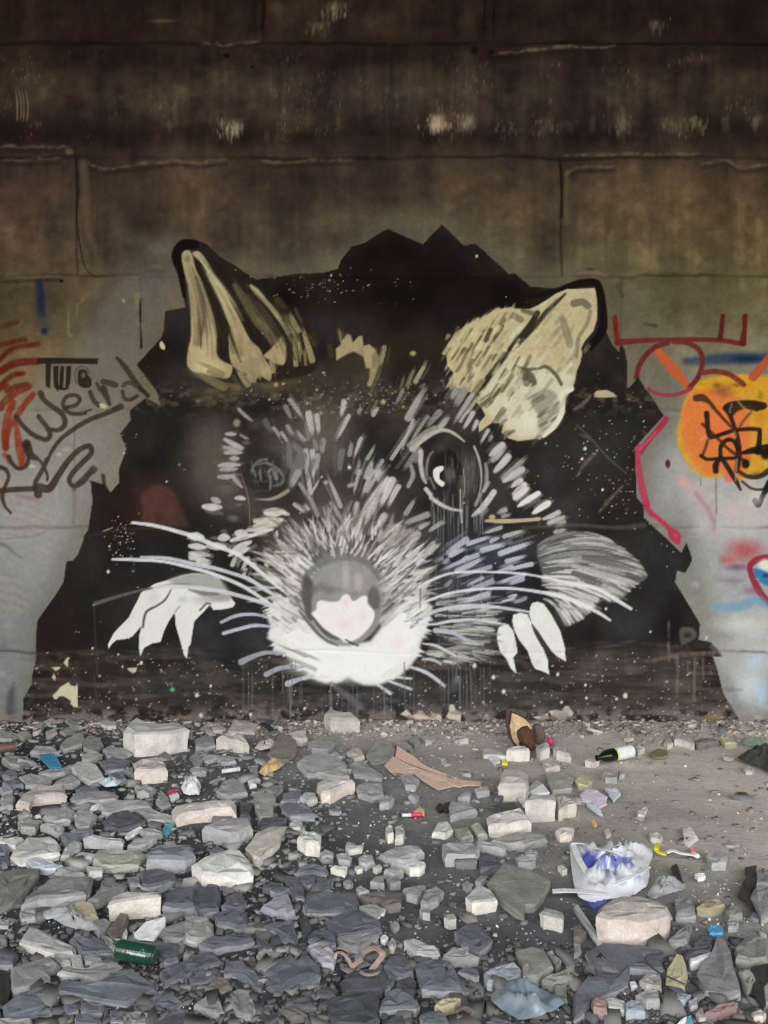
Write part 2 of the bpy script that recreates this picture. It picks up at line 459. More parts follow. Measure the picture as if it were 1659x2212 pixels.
# ---------------------------------------------------------------- graffiti on either side of the mural
# blue dash
part_id('blue_dash')
st('A1', [(335, 525), (345, 640), (352, 780)], [60, 80, 66], (26, 36, 52), .95, 7)
st('A1', [(352, 790), (370, 870), (382, 940)], [50, 60, 50], (52, 62, 70), .6, 9); bl('A1', 378, 928, 42, 40, (24, 36, 52), .9, .3)
noid()
for x in (300, 412): st('A1', [(x, 560), (x + 10, 900)], 40, (60, 58, 54), .45, 9)
# red arcs on the far left
part_id('red_arcs')
for pts, w, c, a in (([(0, 895), (60, 880), (140, 850)], 50, (73, 33, 20), .6), ([(0, 1050), (90, 1025), (190, 1003), (215, 1008)], 46, (83, 28, 17), .9),
                     ([(0, 1175), (60, 1110), (150, 1065), (320, 1042)], 44, (80, 28, 15), .92), ([(0, 1275), (80, 1225), (170, 1195), (320, 1185)], 62, (89, 28, 15), .95),
                     ([(0, 1400), (60, 1340), (130, 1300), (195, 1290)], 44, (89, 32, 17), .95), ([(60, 1440), (140, 1400), (225, 1385)], 44, (89, 32, 17), .9)):
    st('A1', pts, w, c, a, 3.2, dry=.3)
for pts, w, c in (([(0, 160), (70, 80), (150, 20), (240, -20)], 64, (110, 40, 21)), ([(280, 50), (190, 160), (100, 290), (60, 390), (45, 500)], 52, (123, 43, 24)),
                  ([(110, 120), (60, 250), (40, 400), (50, 500)], 60, (128, 44, 25)), ([(125, 270), (150, 400), (165, 520), (190, 650)], [30, 60, 70, 50], (137, 49, 30)),
                  ([(200, 500), (200, 560), (175, 640)], 44, (140, 56, 36)), ([(40, 560), (80, 620)], 40, (142, 72, 47)), ([(0, 0), (60, -30)], 40, (104, 36, 20))):
    st('B1', pts, w, c, .9, 2.6, dry=.3)
noid()
bl('B1', 240, 930, 190, 40, (148, 112, 104), .7, rot=.25); bl('B1', 10, 790, 40, 40, (190, 130, 104), .6)
bl('B1', 560, 520, 70, 30, (196, 176, 160), .5); bl('B1', 500, 560, 40, 30, (206, 196, 176), .6); bl('B1', 270, 660, 50, 30, (204, 194, 164), .7)
for k in range(10):
    y = 1000 + k * 34; st('B1', [(40, y - 30), (240, y), (430, y + 90)], 26, (172, 164, 150) if k % 2 else (140, 134, 126), .35, 7)
for k in range(9):
    y = 150 + k * 40; st('C1', [(0, y), (120, y + 20), (230, y + 70)], 26, (164, 152, 132) if k % 2 else (128, 124, 116), .4, 6)
for x, y, rx, ry, c in ((60, 600, 60, 50, (150, 150, 146)), (20, 1010, 60, 40, (150, 158, 160)), (200, 620, 40, 300, (118, 124, 128)), (30, 780, 70, 140, (104, 112, 120))): bl('C1', x, y, rx, ry, c, .6)
st('C1', [(120, 1090), (95, 1200), (90, 1330), (120, 1420)], [6, 70, 80, 50], (72, 74, 78), .85, 8)
st('B1', [(0, 1320), (60, 1345), (120, 1400), (180, 1440)], [26, 20, 12], (98, 106, 112), .8, 4)
st('B1', [(0, 1280), (90, 1275), (220, 1262), (300, 1256), (390, 1215)], 6, (108, 102, 92), .7, 1.5)
st('B1', [(628, 380), (630, 620), (632, 700)], 7, (118, 110, 94), .7, 1.2)
# block letters and their bar
part_id('letters')
BLK = (40, 32, 22)
pg('A1', [(320, 1158), (480, 1155), (620, 1160), (838, 1162), (832, 1212), (600, 1206), (318, 1208)], BLK)
pg('A1', [(388, 1205), (432, 1210), (428, 1422), (388, 1395)], BLK)
pg('A1', [(455, 1228), (500, 1226), (495, 1330), (502, 1420), (498, 1450), (458, 1400)], BLK); pg('A1', [(516, 1228), (548, 1230), (536, 1422), (500, 1422)], BLK)
pg('A1', [(566, 1228), (606, 1228), (600, 1370), (576, 1425), (556, 1425)], BLK)
pg('B1', [(480, -10), (600, -12), (560, 10), (520, 12)], BLK)
pg('A1', [(668, 1270), (690, 1256), (735, 1262), (748, 1300), (778, 1340), (776, 1395), (740, 1415), (690, 1405), (664, 1370)], (46, 38, 28), smooth=True)
noid()
bl('A1', 710, 1305, 24, 34, (108, 94, 72), .9, .4)
st('A1', [(650, 1380), (640, 1300), (655, 1250), (700, 1232), (740, 1244), (765, 1290)], 8, (66, 56, 42), .9)
# script tag
part_id('script')
INK = (58, 48, 36)
for pts, w in (([(140, 240), (190, 310), (280, 390), (385, 432), (425, 395), (400, 330), (328, 236)], 42), ([(420, 345), (500, 350), (552, 300), (530, 215), (430, 140), (372, 90), (348, 40)], [30, 40, 44, 46, 42, 44, 56]),
               ([(560, 160), (640, 140), (680, 95), (650, 55), (575, 62), (538, 115), (555, 175), (620, 212), (728, 208)], 34), ([(735, 190), (775, 180)], 16),
               ([(768, 25), (800, 100), (842, 140)], 40), ([(880, 0), (905, 60), (935, 132)], [66, 50, 30]), ([(1045, 20), (1060, 80), (1110, 92), (1168, 62)], 34),
               ([(1030, 150), (900, 210), (760, 265), (640, 335), (520, 425), (440, 530), (400, 620)], [52, 44, 40, 40, 36, 30, 24]),
               ([(400, 600), (360, 690), (305, 790), (295, 850)], 40), ([(325, 900), (330, 840), (420, 850), (500, 730), (590, 600), (690, 510), (765, 490), (775, 550), (700, 630), (620, 715), (590, 780), (630, 830), (700, 790), (770, 710)], [70, 70, 66, 54, 50, 46, 46, 46, 46, 46, 40, 40, 60, 50]),
               ([(880, 740), (890, 820)], 34), ([(0, 870), (130, 858), (300, 852)], 46), ([(0, 668), (50, 690), (72, 750), (45, 830), (18, 900), (35, 990), (92, 1062)], [40, 34, 30, 34, 40, 30, 18]),
               ([(72, 575), (105, 640), (160, 680), (225, 650), (245, 560)], 36), ([(225, 470), (255, 560), (335, 610), (385, 690), (405, 750), (400, 780)], [80, 70, 26, 26, 24, 20])):
    st('B1', pts, w, INK, .93, 1.4, dry=.12)
bl('B1', 795, 690, 44, 46, (66, 60, 48), .95, .5); bl('B1', 225, 490, 38, 56, (48, 38, 28), .95, .5)
st('A1', [(1000, 1158), (1070, 1240), (1140, 1340), (1200, 1425)], [30, 46, 44, 40], (56, 48, 36), .93); st('B1', [(1190, -10), (1225, 20), (1262, 60)], 34, (44, 36, 26), .93)
st('A1', [(880, 1360), (935, 1372), (985, 1390)], 50, (64, 56, 42), .9); st('A1', [(1050, 1395), (1090, 1370), (1140, 1380), (1160, 1400)], 36, (66, 58, 44), .85); st('A1', [(825, 1375), (850, 1430)], 30, (66, 58, 44), .9)
noid()
for x in (618, 634, 650): st('B1', [(x, 850), (x + 2, 1000), (x + 1, 1140)], [8, 6, 4], (120, 114, 100), .6, 1.2)
pg('B1', [(845, 125), (880, 120), (918, 150), (900, 170), (855, 160)], (186, 174, 130)); bl('B1', 630, 860, 40, 20, INK, .5)
bl('A1', 1055, 668, 18, 24, (150, 132, 112), .95, .5); bl('A1', 965, 662, 10, 10, (128, 112, 92), .8); pg('A1', [(1150, 595), (1190, 598), (1195, 660), (1170, 700), (1180, 760), (1155, 740)], (122, 106, 74))
st('A1', [(1198, 650), (1196, 780), (1200, 880), (1204, 1068)], [8, 22, 10, 22], (38, 27, 16), .95); st('A1', [(1215, 640), (1240, 620), (1235, 720), (1220, 800)], 12, (110, 92, 62), .5, 2)
for pts in ([(710, 640), (690, 680), (640, 720)], [(660, 690), (655, 780)], [(585, 770), (580, 900), (590, 970)], [(600, 970), (620, 962)], [(1160, 840), (1175, 860)], [(1205, 865), (1215, 895)]): st('A1', pts, 14, (130, 112, 78), .75, 1.6, dry=.5)

# -- right-hand side
bl(None, 1600, 1120, 120, 120, (190, 182, 172), .6); bl(None, 1440, 1060, 60, 130, (158, 160, 156), .6); bl(None, 1560, 1420, 110, 60, (196, 196, 190), .5)
bl(None, 1620, 1480, 70, 80, (206, 214, 218), .8); bl(None, 1630, 1430, 40, 30, (182, 202, 220), .7); bl(None, 1645, 1500, 20, 50, (176, 204, 228), .7); bl(None, 1640, 1540, 40, 30, (168, 176, 180), .7)
bl(None, 1600, 1350, 90, 26, (206, 202, 194), .7); bl(None, 1620, 1390, 80, 18, (178, 174, 166), .6)
st('C4', [(1210, 900), (1300, 1050), (1360, 1200), (1420, 1420)], [60, 60, 90, 60], (142, 146, 148), .8, 8)
part_id('blue_streak')
st('A4', [(960, 1185), (1150, 1175), (1300, 1165), (1659, 1160)], [50, 80, 100, 90], (40, 58, 76), .85, 9); bl('A4', 1470, 1165, 230, 56, (18, 36, 66), .95)
noid()
bl('A4', 1060, 1190, 130, 50, (70, 84, 92), .5)
part_id('sun_face')
pg('B4', [(980, 40), (935, 120), (915, 230), (886, 370), (888, 470), (930, 560), (1000, 670), (1090, 740), (1200, 760), (1290, 740), (1400, 790), (1500, 730), (1680, 640), (1680, -40), (1590, -110), (1420, -125), (1300, -120), (1150, -100), (1050, -50)], (206, 150, 40), .95, 5, True)
pg('B4', [(960, 100), (930, 250), (935, 420), (980, 560), (1080, 680), (1180, 735), (1280, 690), (1400, 760), (1480, 650), (1520, 420), (1480, 160), (1380, 60), (1200, 10), (1060, 20)], (212, 118, 58), .95, 7, True)
bl('B4', 1280, 350, 240, 260, (226, 112, 70), .8); bl('B4', 1330, 740, 70, 80, (222, 112, 90), .95, .4); bl('B4', 1290, 640, 50, 70, (226, 116, 84), .9, .3)
bl('B4', 1590, 230, 90, 150, (196, 130, 24), .8); bl('B4', 1040, 680, 90, 60, (206, 150, 96), .6); bl('B4', 1000, 560, 60, 90, (214, 140, 60), .6)
bl('B4', 1270, 20, 140, 90, (148, 82, 52), .85); bl('A4', 1220, 1390, 60, 40, (90, 62, 32), .6); bl('A4', 1390, 1390, 70, 30, (110, 70, 36), .7); bl('A4', 1090, 1380, 70, 26, (168, 150, 40), .8); bl('A4', 1460, 1400, 90, 30, (204, 120, 36), .7)
bl('B4', 1640, 640, 30, 50, (186, 186, 40), .9); bl('B4', 1560, 140, 90, 50, (104, 92, 30), .8); bl('B4', 1590, 60, 40, 60, (120, 112, 30), .7)
bl('B4', 1480, 600, 60, 60, (190, 100, 76), .8); bl('B4', 1570, 730, 90, 36, (88, 76, 40), .7)
noid()
bl('B4', 1120, 790, 120, 40, (198, 176, 160), .6)
part_id('orange_strokes')
st('A4', [(720, 1105), (800, 1200), (880, 1290), (975, 1405)], [60, 90, 84, 60], (186, 88, 48), .97)
part_id('orange_stroke2')
st('A4', [(1659, 1160), (1600, 1240), (1530, 1320)], [60, 66, 80], (176, 78, 46), .95)
part_id('red_figure')
RD = (104, 26, 24)
for pts, w, c in (([(355, 812), (365, 930), (378, 1030)], 42, (108, 24, 22)), ([(375, 1026), (600, 1010), (800, 1004), (1000, 1002), (1250, 1008), (1450, 1042)], [54, 40, 36, 40, 40, 40], (98, 36, 30)),
                  ([(1272, 800), (1262, 900), (1250, 995)], [36, 40, 46], (80, 22, 16)), ([(1462, 805), (1455, 930), (1440, 1030)], [44, 40, 60], (88, 22, 18)),
                  ([(800, 1030), (700, 1065), (610, 1140), (552, 1240), (535, 1330)], 44, (100, 32, 32)), ([(850, 1020), (960, 1028), (1060, 1080), (1098, 1160), (1090, 1250), (1050, 1340), (990, 1410)], 44, (102, 34, 36)),
                  ([(1100, 1285), (1200, 1272), (1310, 1292), (1400, 1345), (1450, 1385)], 44, (112, 42, 34))):
    st('A4', pts, w, c, .95, 1.4, dry=.1)
st('B4', [(640, 0), (700, 38), (800, 54), (900, 42), (1000, 0)], 34, (146, 54, 60), .95)
noid()
bl('A4', 640, 1300, 60, 110, (118, 114, 100), .4); bl('A4', 870, 1025, 60, 14, (84, 74, 62), .6)
part_id('black_scribble')
for pts, w, c in (([(1045, 80), (1100, 78), (1160, 120), (1240, 210), (1345, 325)], [60, 64, 34, 28, 22], (72, 44, 22)), ([(1135, 210), (1145, 320), (1160, 400), (1200, 408), (1380, 352), (1560, 344), (1590, 375), (1575, 540)], [46, 40, 40, 36, 34, 34, 40, 50], (30, 20, 12)),
                  ([(1620, 145), (1500, 118), (1360, 126), (1295, 160), (1330, 210), (1375, 330), (1400, 420), (1412, 560), (1395, 700)], [60, 44, 40, 44, 40, 34, 40, 56, 40], (40, 28, 16)),
                  ([(1255, 580), (1258, 490), (1310, 436), (1370, 448), (1405, 520)], 36, (34, 22, 14)), ([(1145, 440), (1120, 520), (1095, 575)], 26, (96, 56, 34)), ([(1085, 570), (1140, 600), (1240, 596), (1400, 590)], 30, (34, 24, 16)),
                  ([(1215, 700), (1215, 650), (1245, 600)], [50, 54, 30], (30, 22, 14)), ([(1262, 590), (1330, 690), (1390, 790), (1425, 860)], [40, 42, 40, 20], (36, 26, 18)),
                  ([(1450, 545), (1540, 525), (1680, 520)], [30, 60, 110], (24, 16, 12)), ([(1405, 700), (1480, 745), (1580, 750), (1680, 690)], [30, 36, 40, 50], (50, 42, 22)), ([(1440, 790), (1520, 850), (1620, 855), (1660, 800)], 22, (60, 44, 32)),
                  ([(1550, 955), (1580, 990), (1620, 900), (1680, 800)], [50, 46, 40, 70], (22, 22, 26)), ([(1510, 200), (1460, 260), (1420, 320)], 26, (130, 76, 38)), ([(1560, 180), (1600, 150)], 30, (70, 60, 26))):
    st('B4', pts, w, c, .94, 1.4, dry=.08)
pg('B4', [(1290, 140), (1380, 112), (1520, 105), (1640, 130), (1620, 175), (1540, 185), (1470, 170), (1400, 190), (1350, 235), (1300, 200)], (46, 32, 18), .9, 3, True)
st('B4', [(1100, 300), (1240, 430), (1330, 520), (1470, 620)], 26, (52, 34, 20), .8, 1.5)
bl('B4', 1470, 640, 44, 48, (26, 18, 12), .95, .6); bl('B4', 1640, 560, 60, 60, (26, 18, 14), .9, .4)
noid()
for pts in ([(1390, 95), (1440, 150), (1500, 195)], [(1345, 130), (1335, 200)], [(1375, 360), (1385, 410)], [(1395, 600), (1388, 680), (1384, 780)], [(1090, 430), (1125, 400)]): st('B4', pts, 16, (186, 172, 140), .7, 1.6, dry=.5)
st('B4', [(1082, 760), (1085, 830)], 8, (110, 90, 80), .7); st('B4', [(1215, 820), (1218, 950), (1225, 1060)], 8, (128, 104, 90), .8)
part_id('crimson_line')
CR = (158, 48, 70)
st('B4', [(790, 255), (730, 340), (640, 440), (570, 540)], [52, 50, 44, 50], (160, 44, 66), .95, 1.4); st('B4', [(560, 500), (545, 580), (565, 720), (590, 860), (625, 990)], [60, 50, 50, 64, 60], (170, 62, 82), .95, 1.4)
st('B4', [(620, 980), (650, 1050), (740, 1120), (810, 1190), (850, 1260), (885, 1300)], [50, 44, 40, 44, 70, 60], (172, 52, 78), .95, 1.4); st('B4', [(830, 1200), (890, 1240), (890, 1300)], 44, (172, 56, 80), .95)
bl('A4', 200, 1040, 60, 60, (70, 16, 22), .5)
noid()
st('B4', [(560, 520), (640, 440), (700, 370)], 16, (186, 120, 130), .5, 2); bl('B4', 870, 1255, 24, 28, (186, 92, 110), .8)
bl('B4', 805, 640, 28, 48, (72, 26, 44), .95, .5)
st('B4', [(930, 790), (1040, 880), (1120, 990), (1170, 1090), (1185, 1230)], [90, 110, 90, 60, 60], (190, 158, 152), .65, 8); bl('B4', 940, 800, 70, 60, (214, 156, 138), .8); st('B4', [(1050, 900), (1130, 1000), (1185, 1110), (1190, 1200)], 40, (160, 128, 130), .6, 6)
bl('B4', 1370, 1030, 100, 90, (206, 176, 164), .55); bl('B4', 1560, 950, 120, 110, (206, 200, 196), .6); bl('B4', 1110, 1180, 120, 100, (184, 184, 178), .6)
part_id('red_eye')
bl('B4', 1460, 1380, 260, 150, (170, 70, 74), .8); bl('C4', 1330, 40, 110, 60, (198, 96, 88), .85); bl('C4', 1400, 100, 170, 50, (112, 76, 96), .75); bl('C4', 1270, 40, 60, 70, (150, 96, 110), .6)
st('C4', [(1680, 10), (1580, 30), (1510, 80), (1512, 150), (1550, 240), (1600, 330), (1680, 420)], [50, 56, 50, 50, 60, 60, 60], (142, 44, 56), .95, 2)
noid()
bl('C4', 1640, 80, 90, 70, (226, 222, 206), .95, .4)
pg('C4', [(1540, 110), (1620, 130), (1700, 190), (1700, 270), (1600, 230), (1545, 160)], (42, 120, 168), .9, 3, True); bl('C4', 1640, 170, 50, 30, (18, 50, 92), .9); bl('C4', 1560, 200, 40, 14, (120, 170, 196), .6)
bl('C4', 1350, 215, 200, 40, (126, 112, 126), .55); bl('C4', 1520, 300, 120, 60, (132, 80, 104), .6)
part_id('pale_blue_streak')
st('C4', [(1210, 440), (1320, 440), (1440, 425), (1560, 380), (1640, 420)], [60, 90, 90, 80, 60], (116, 152, 176), .85, 7)
noid()
bl('C4', 1040, 250, 60, 60, (176, 178, 178), .5); st('C4', [(1135, 690), (1132, 715)], 14, (214, 214, 210), .8); bl('C4', 1540, 1340, 120, 50, (176, 180, 178), .5)
bl('B4', 1200, 1360, 100, 120, (160, 164, 166), .5)

# ---------------------------------------------------------------- the mural: an animal looking out of a black hole in the wall
part_id('hole')
OUT = [(46, 1630), (48, 1560), (50, 1537), (51, 1509), (68, 1478), (68, 1466), (78, 1423), (77, 1397), (80, 1344), (87, 1332), (122, 1283), (137, 1258), (144, 1213), (157, 1211), (168, 1199), (180, 1169), (181, 1159), (190, 1146), (200, 1083),
       (196, 1042), (189, 1037), (203, 1040), (228, 1048), (239, 1064), (258, 1042), (256, 1020), (259, 1007), (273, 969), (259, 937), (282, 908), (280, 886), (314, 860), (324, 864), (347, 878), (339, 848), (332, 837), (295, 788), (347, 731), (354, 713),
       (356, 672), (400, 664), (397, 642), (389, 581), (387, 561), (372, 548), (375, 533), (395, 518), (425, 518), (448, 528), (473, 553), (511, 576), (552, 604), (582, 601), (638, 591), (696, 589), (729, 581), (737, 561), (759, 533), (790, 523),
       (825, 500), (839, 494), (848, 499), (914, 527), (955, 484), (995, 523), (1002, 531), (1025, 526), (1033, 531), (1101, 593), (1111, 589), (1147, 620), (1200, 622), (1240, 615), (1285, 610), (1295, 622), (1302, 672), (1305, 705), (1322, 743),
       (1338, 761), (1340, 743), (1348, 753), (1354, 784), (1353, 840), (1363, 834), (1378, 814), (1393, 840), (1401, 848), (1434, 898), (1371, 967), (1376, 1075), (1392, 1093), (1391, 1118), (1426, 1151), (1472, 1194), (1483, 1172), (1493, 1200),
       (1495, 1210), (1480, 1238), (1462, 1232), (1458, 1258), (1480, 1294), (1512, 1347), (1509, 1382), (1535, 1387), (1558, 1418), (1540, 1418), (1550, 1448), (1563, 1499), (1588, 1539), (1601, 1560), (1612, 1630)]
before = P.copy()
pg(None, OUT, (36, 32, 29), 1.0, 0.9, thr=.4)
HOLE = (ID == CUR[0])
HM = np.clip(np.abs(P - before).sum(-1) / (np.abs(before - np.array([34, 33.5, 32])).sum(-1) + 1e-6), 0, 1) * HOLE


def tone(x, y, rx, ry, c, a):
    """a large soft tone inside the black area only"""
    sl = win(x - rx, x + rx, y - ry, y + ry)
    r = np.hypot((XS[sl[1]][None, :] - x) / rx, (YS[sl[0]][:, None] - y) / ry)
    P[sl] += (a * sstep(1, 0, r) * HOLE[sl])[..., None] * (grey(c) - P[sl])


for t in ((950, 620, 330, 150, (18, 8, 6), 1), (820, 560, 200, 110, (18, 8, 6), 1), (1080, 640, 150, 90, (18, 8, 6), 1), (640, 640, 140, 60, (22, 12, 9), .9), (900, 760, 200, 90, (38, 30, 18), .8),
          (760, 850, 170, 110, (58, 54, 42), .8), (660, 820, 120, 70, (60, 54, 38), .7), (870, 880, 90, 120, (44, 38, 30), .7), (330, 760, 70, 120, (26, 18, 10), .9), (330, 960, 80, 140, (34, 32, 26), .8), (320, 1090, 120, 100, (52, 30, 26), .85),
          (250, 1120, 60, 80, (46, 30, 26), .8), (420, 1000, 90, 150, (56, 52, 44), .8), (500, 1120, 110, 90, (52, 48, 44), .8), (1300, 860, 110, 130, (32, 28, 24), .9), (1290, 1000, 110, 130, (48, 46, 42), .8),
          (1350, 1060, 60, 80, (42, 34, 32), .7), (1220, 1100, 100, 90, (58, 57, 54), .7), (1000, 1180, 180, 130, (40, 41, 50), .85), (1100, 1260, 140, 110, (36, 38, 48), .9), (1430, 1240, 70, 120, (38, 39, 42), .9), (1370, 1350, 120, 70, (48, 48, 52), .8),
          (1440, 1340, 50, 110, (30, 28, 27), .9), (120, 1400, 90, 200, (32, 20, 17), .9), (300, 1360, 120, 90, (36, 36, 36), .8), (470, 1400, 110, 100, (44, 44, 48), .8), (560, 1370, 90, 60, (52, 53, 60), .8), (780, 1520, 320, 60, (46, 47, 54), .8),
          (330, 1480, 250, 60, (50, 48, 46), .7), (1100, 1500, 260, 60, (56, 55, 54), .8), (1450, 1500, 140, 90, (54, 48, 42), .8), (750, 1000, 130, 150, (54, 50, 46), .8), (740, 1090, 110, 60, (70, 58, 56), .7), (580, 1020, 80, 70, (50, 48, 44), .8), (640, 560, 70, 30, (24, 14, 10), .6),
          (270, 1250, 70, 70, (40, 38, 37), .7), (1010, 1450, 130, 50, (50, 49, 50), .7),
          (640, 960, 120, 110, (92, 86, 74), .8), (700, 900, 120, 70, (88, 82, 66), .7), (450, 980, 80, 130, (74, 68, 58), .8), (500, 1080, 80, 60, (92, 84, 74), .7), (700, 1080, 110, 90, (92, 80, 74), .8), (860, 900, 70, 90, (70, 64, 52), .7), (900, 1000, 60, 110, (62, 58, 52), .7), (1060, 1060, 90, 90, (60, 59, 56), .8),
          (820, 1080, 110, 90, (84, 80, 76), .7), (620, 1160, 90, 70, (96, 88, 82), .7), (880, 1150, 110, 70, (84, 80, 76), .7), (1090, 1190, 120, 60, (56, 58, 66), .8), (1000, 1300, 120, 110, (70, 72, 80), .8), (1040, 1380, 110, 60, (84, 82, 78), .7), (590, 830, 90, 40, (96, 86, 58), .7), (470, 850, 110, 26, (80, 72, 48), .7), (780, 790, 100, 50, (62, 54, 34), .7),
          (1290, 960, 90, 90, (52, 50, 46), .8), (1180, 1010, 60, 70, (56, 55, 51), .8), (430, 1330, 80, 60, (50, 50, 52), .6), (470, 1000, 90, 150, (90, 82, 70), .7), (560, 1100, 90, 70, (84, 78, 70), .6), (690, 970, 110, 120, (104, 98, 86), .6), (1000, 900, 80, 60, (70, 66, 56), .6), (500, 1500, 420, 100, (56, 53, 50), .6), (1000, 1500, 420, 90, (58, 56, 55), .6), (1400, 1500, 240, 100, (64, 57, 50), .8), (180, 1470, 160, 100, (50, 38, 33), .7), (1330, 1430, 200, 50, (78, 73, 67), .7)):
    tone(*t)
P += (HOLE * (wnoise(60, 60, 40, 4) - .5))[..., None] * 30 * np.array([1, .96, .9])
pg(None, [(303, 1075), (318, 1055), (340, 1047), (362, 1052), (378, 1068), (390, 1095), (402, 1122), (404, 1140), (360, 1136), (325, 1140), (306, 1122), (310, 1096)], (84, 54, 47), .85, 6, True, dry=.3)
band = np.exp(-((Yg - 862) / 30.0) ** 2) * HOLE
P += (band * sstep(.45, .7, wnoise(14, 9, 41, 3)) * .5)[..., None] * (np.array([104, 96, 72]) - P)
fa = HOLE * sstep(1380, 1420, Yg)
P += (fa * sstep(.45, .72, wnoise(90, 12, 42, 3)) * .4)[..., None] * (np.array([104, 96, 88]) - P)
P += (fa * sstep(.5, .8, wnoise(24, 20, 43, 3)) * .3)[..., None] * (np.array([112, 102, 94]) - P)
# right bottom: worn ledge with rusty runs
for k in range(70):
    x, y = rb.uniform(1150, 1540), rb.uniform(1385, 1540); st(None, [(x, y), (x + rb.uniform(20, 80), y + rb.uniform(-5, 3))], rb.uniform(3, 9), (98, 88, 78), rb.uniform(.2, .5), 3, .6, dry=.6)
for pts, w in (([(810, 560), (812, 700)], 20), ([(885, 880), (892, 1000), (880, 1200)], 30), ([(1040, 880), (1030, 1050), (1028, 1230)], 26), ([(1108, 880), (1105, 1050)], 20), ([(975, 900), (975, 1020)], 16), ([(810, 740), (815, 900)], 26)): st('C4', pts, w, (116, 102, 88), .75, 2.5, dry=.5)
st('C4', [(620, 905), (800, 870), (960, 845), (1200, 830)], [36, 30, 40, 36], (112, 98, 86), .8, 4, dry=.5); pg('C4', [(900, 650), (930, 610), (1020, 620), (1050, 690), (980, 740), (920, 760)], (104, 98, 90), .7, 3, True); bl('C4', 970, 680, 50, 40, (46, 42, 40), .9, .3)
pg('C4', [(1000, 790), (1060, 740), (1150, 750), (1220, 810), (1100, 800)], (46, 42, 38), .9, 2, True); st('C4', [(1180, 780), (1230, 820), (1262, 860)], [40, 30, 8], (92, 90, 88), .9)

CREAM, CR2, CR3, OLV = (188, 174, 130), (166, 150, 112), (120, 106, 78), (38, 30, 18)
# -- the ear on the left of the picture
part_id('ear_a')
st(None, [(398, 640), (390, 590), (382, 555), (395, 530), (420, 528)], [8, 14, 24, 24, 20], (18, 9, 7), 1, 1.5)
pg(None, [(392, 548), (402, 540), (415, 548), (500, 570), (560, 620), (620, 660), (668, 705), (685, 770), (680, 800), (640, 815), (560, 826), (520, 815), (440, 806), (418, 808), (402, 785), (404, 755), (408, 700), (410, 660), (404, 600)], (36, 28, 18), .9, 4, True)
pg(None, [(392, 552), (402, 540), (414, 548), (424, 585), (440, 612), (452, 645), (463, 680), (468, 720), (473, 750), (476, 768), (490, 776), (502, 790), (498, 812), (486, 818), (466, 814), (440, 806), (420, 804), (404, 788), (406, 755), (412, 730), (413, 700), (411, 660), (406, 615), (398, 590)], CR2, .97, 1.6, True)
bl(None, 440, 650, 34, 90, CR3, .85); bl(None, 436, 760, 40, 60, CREAM, .9); bl(None, 450, 795, 60, 30, (204, 190, 140), .95); st(None, [(424, 600), (436, 640), (440, 690), (434, 720)], 8, (72, 60, 42), .7, 4); st(None, [(408, 580), (418, 640), (420, 700)], 12, (148, 132, 98), .7, 4); st(None, [(430, 700), (426, 740)], 16, (98, 84, 58), .6, 6)
bl(None, 405, 560, 10, 16, (112, 102, 84), .8)
st('A2', [(45, 320), (120, 470), (190, 640), (225, 800), (255, 1000), (270, 1130), (370, 1190), (460, 1215)], [20, 56, 60, 52, 60, 66, 60, 20], (34, 26, 16), .97, 2)
pg('A2', [(20, 262), (68, 246), (118, 290), (200, 420), (300, 570), (335, 660), (425, 830), (515, 1000), (600, 1080), (630, 1150), (690, 1250), (690, 1340), (640, 1335), (590, 1290), (560, 1360), (530, 1300), (400, 1256), (345, 1180), (335, 1090), (330, 960), (350, 920), (300, 790), (272, 720), (200, 570), (120, 380), (60, 310)], CR2, .97, 1.4, True, dry=.1)
bl('A2', 60, 280, 50, 40, (168, 154, 128), .9); bl('A2', 450, 1100, 70, 120, (176, 158, 112), .6); st('A2', [(350, 900), (360, 1010), (380, 1100)], 40, (110, 96, 66), .6, 6); st('A2', [(420, 1010), (440, 1130)], 30, (88, 74, 50), .5, 6)
st('A2', [(170, 300), (300, 480), (400, 680), (520, 900), (620, 1080)], [20, 60, 64, 66, 30], (32, 24, 15), .9, 3)
st('A2', [(380, 540), (470, 680), (560, 830), (650, 930), (740, 1030), (800, 1090)], [40, 66, 70, 76, 90, 60], (104, 91, 66), .85, 4, dry=.25); st('A2', [(600, 830), (660, 910)], 50, (130, 115, 84), .6, 5)
st('A2', [(520, 650), (640, 780), (740, 900), (800, 1000)], [30, 56, 60, 30], (58, 49, 32), .9, 3)
pg('A2', [(630, 1140), (690, 1080), (760, 1000), (780, 960), (815, 1010), (830, 1130), (800, 1215), (730, 1205), (690, 1180)], CR2, .95, 2, True); bl('A2', 780, 1140, 50, 70, (176, 158, 112), .7)
st('A2', [(520, 540), (570, 590), (650, 680), (720, 760), (780, 850), (830, 930), (850, 1000)], [24, 50, 40, 46, 34, 30, 12], (158, 144, 108), .97, 1.4)
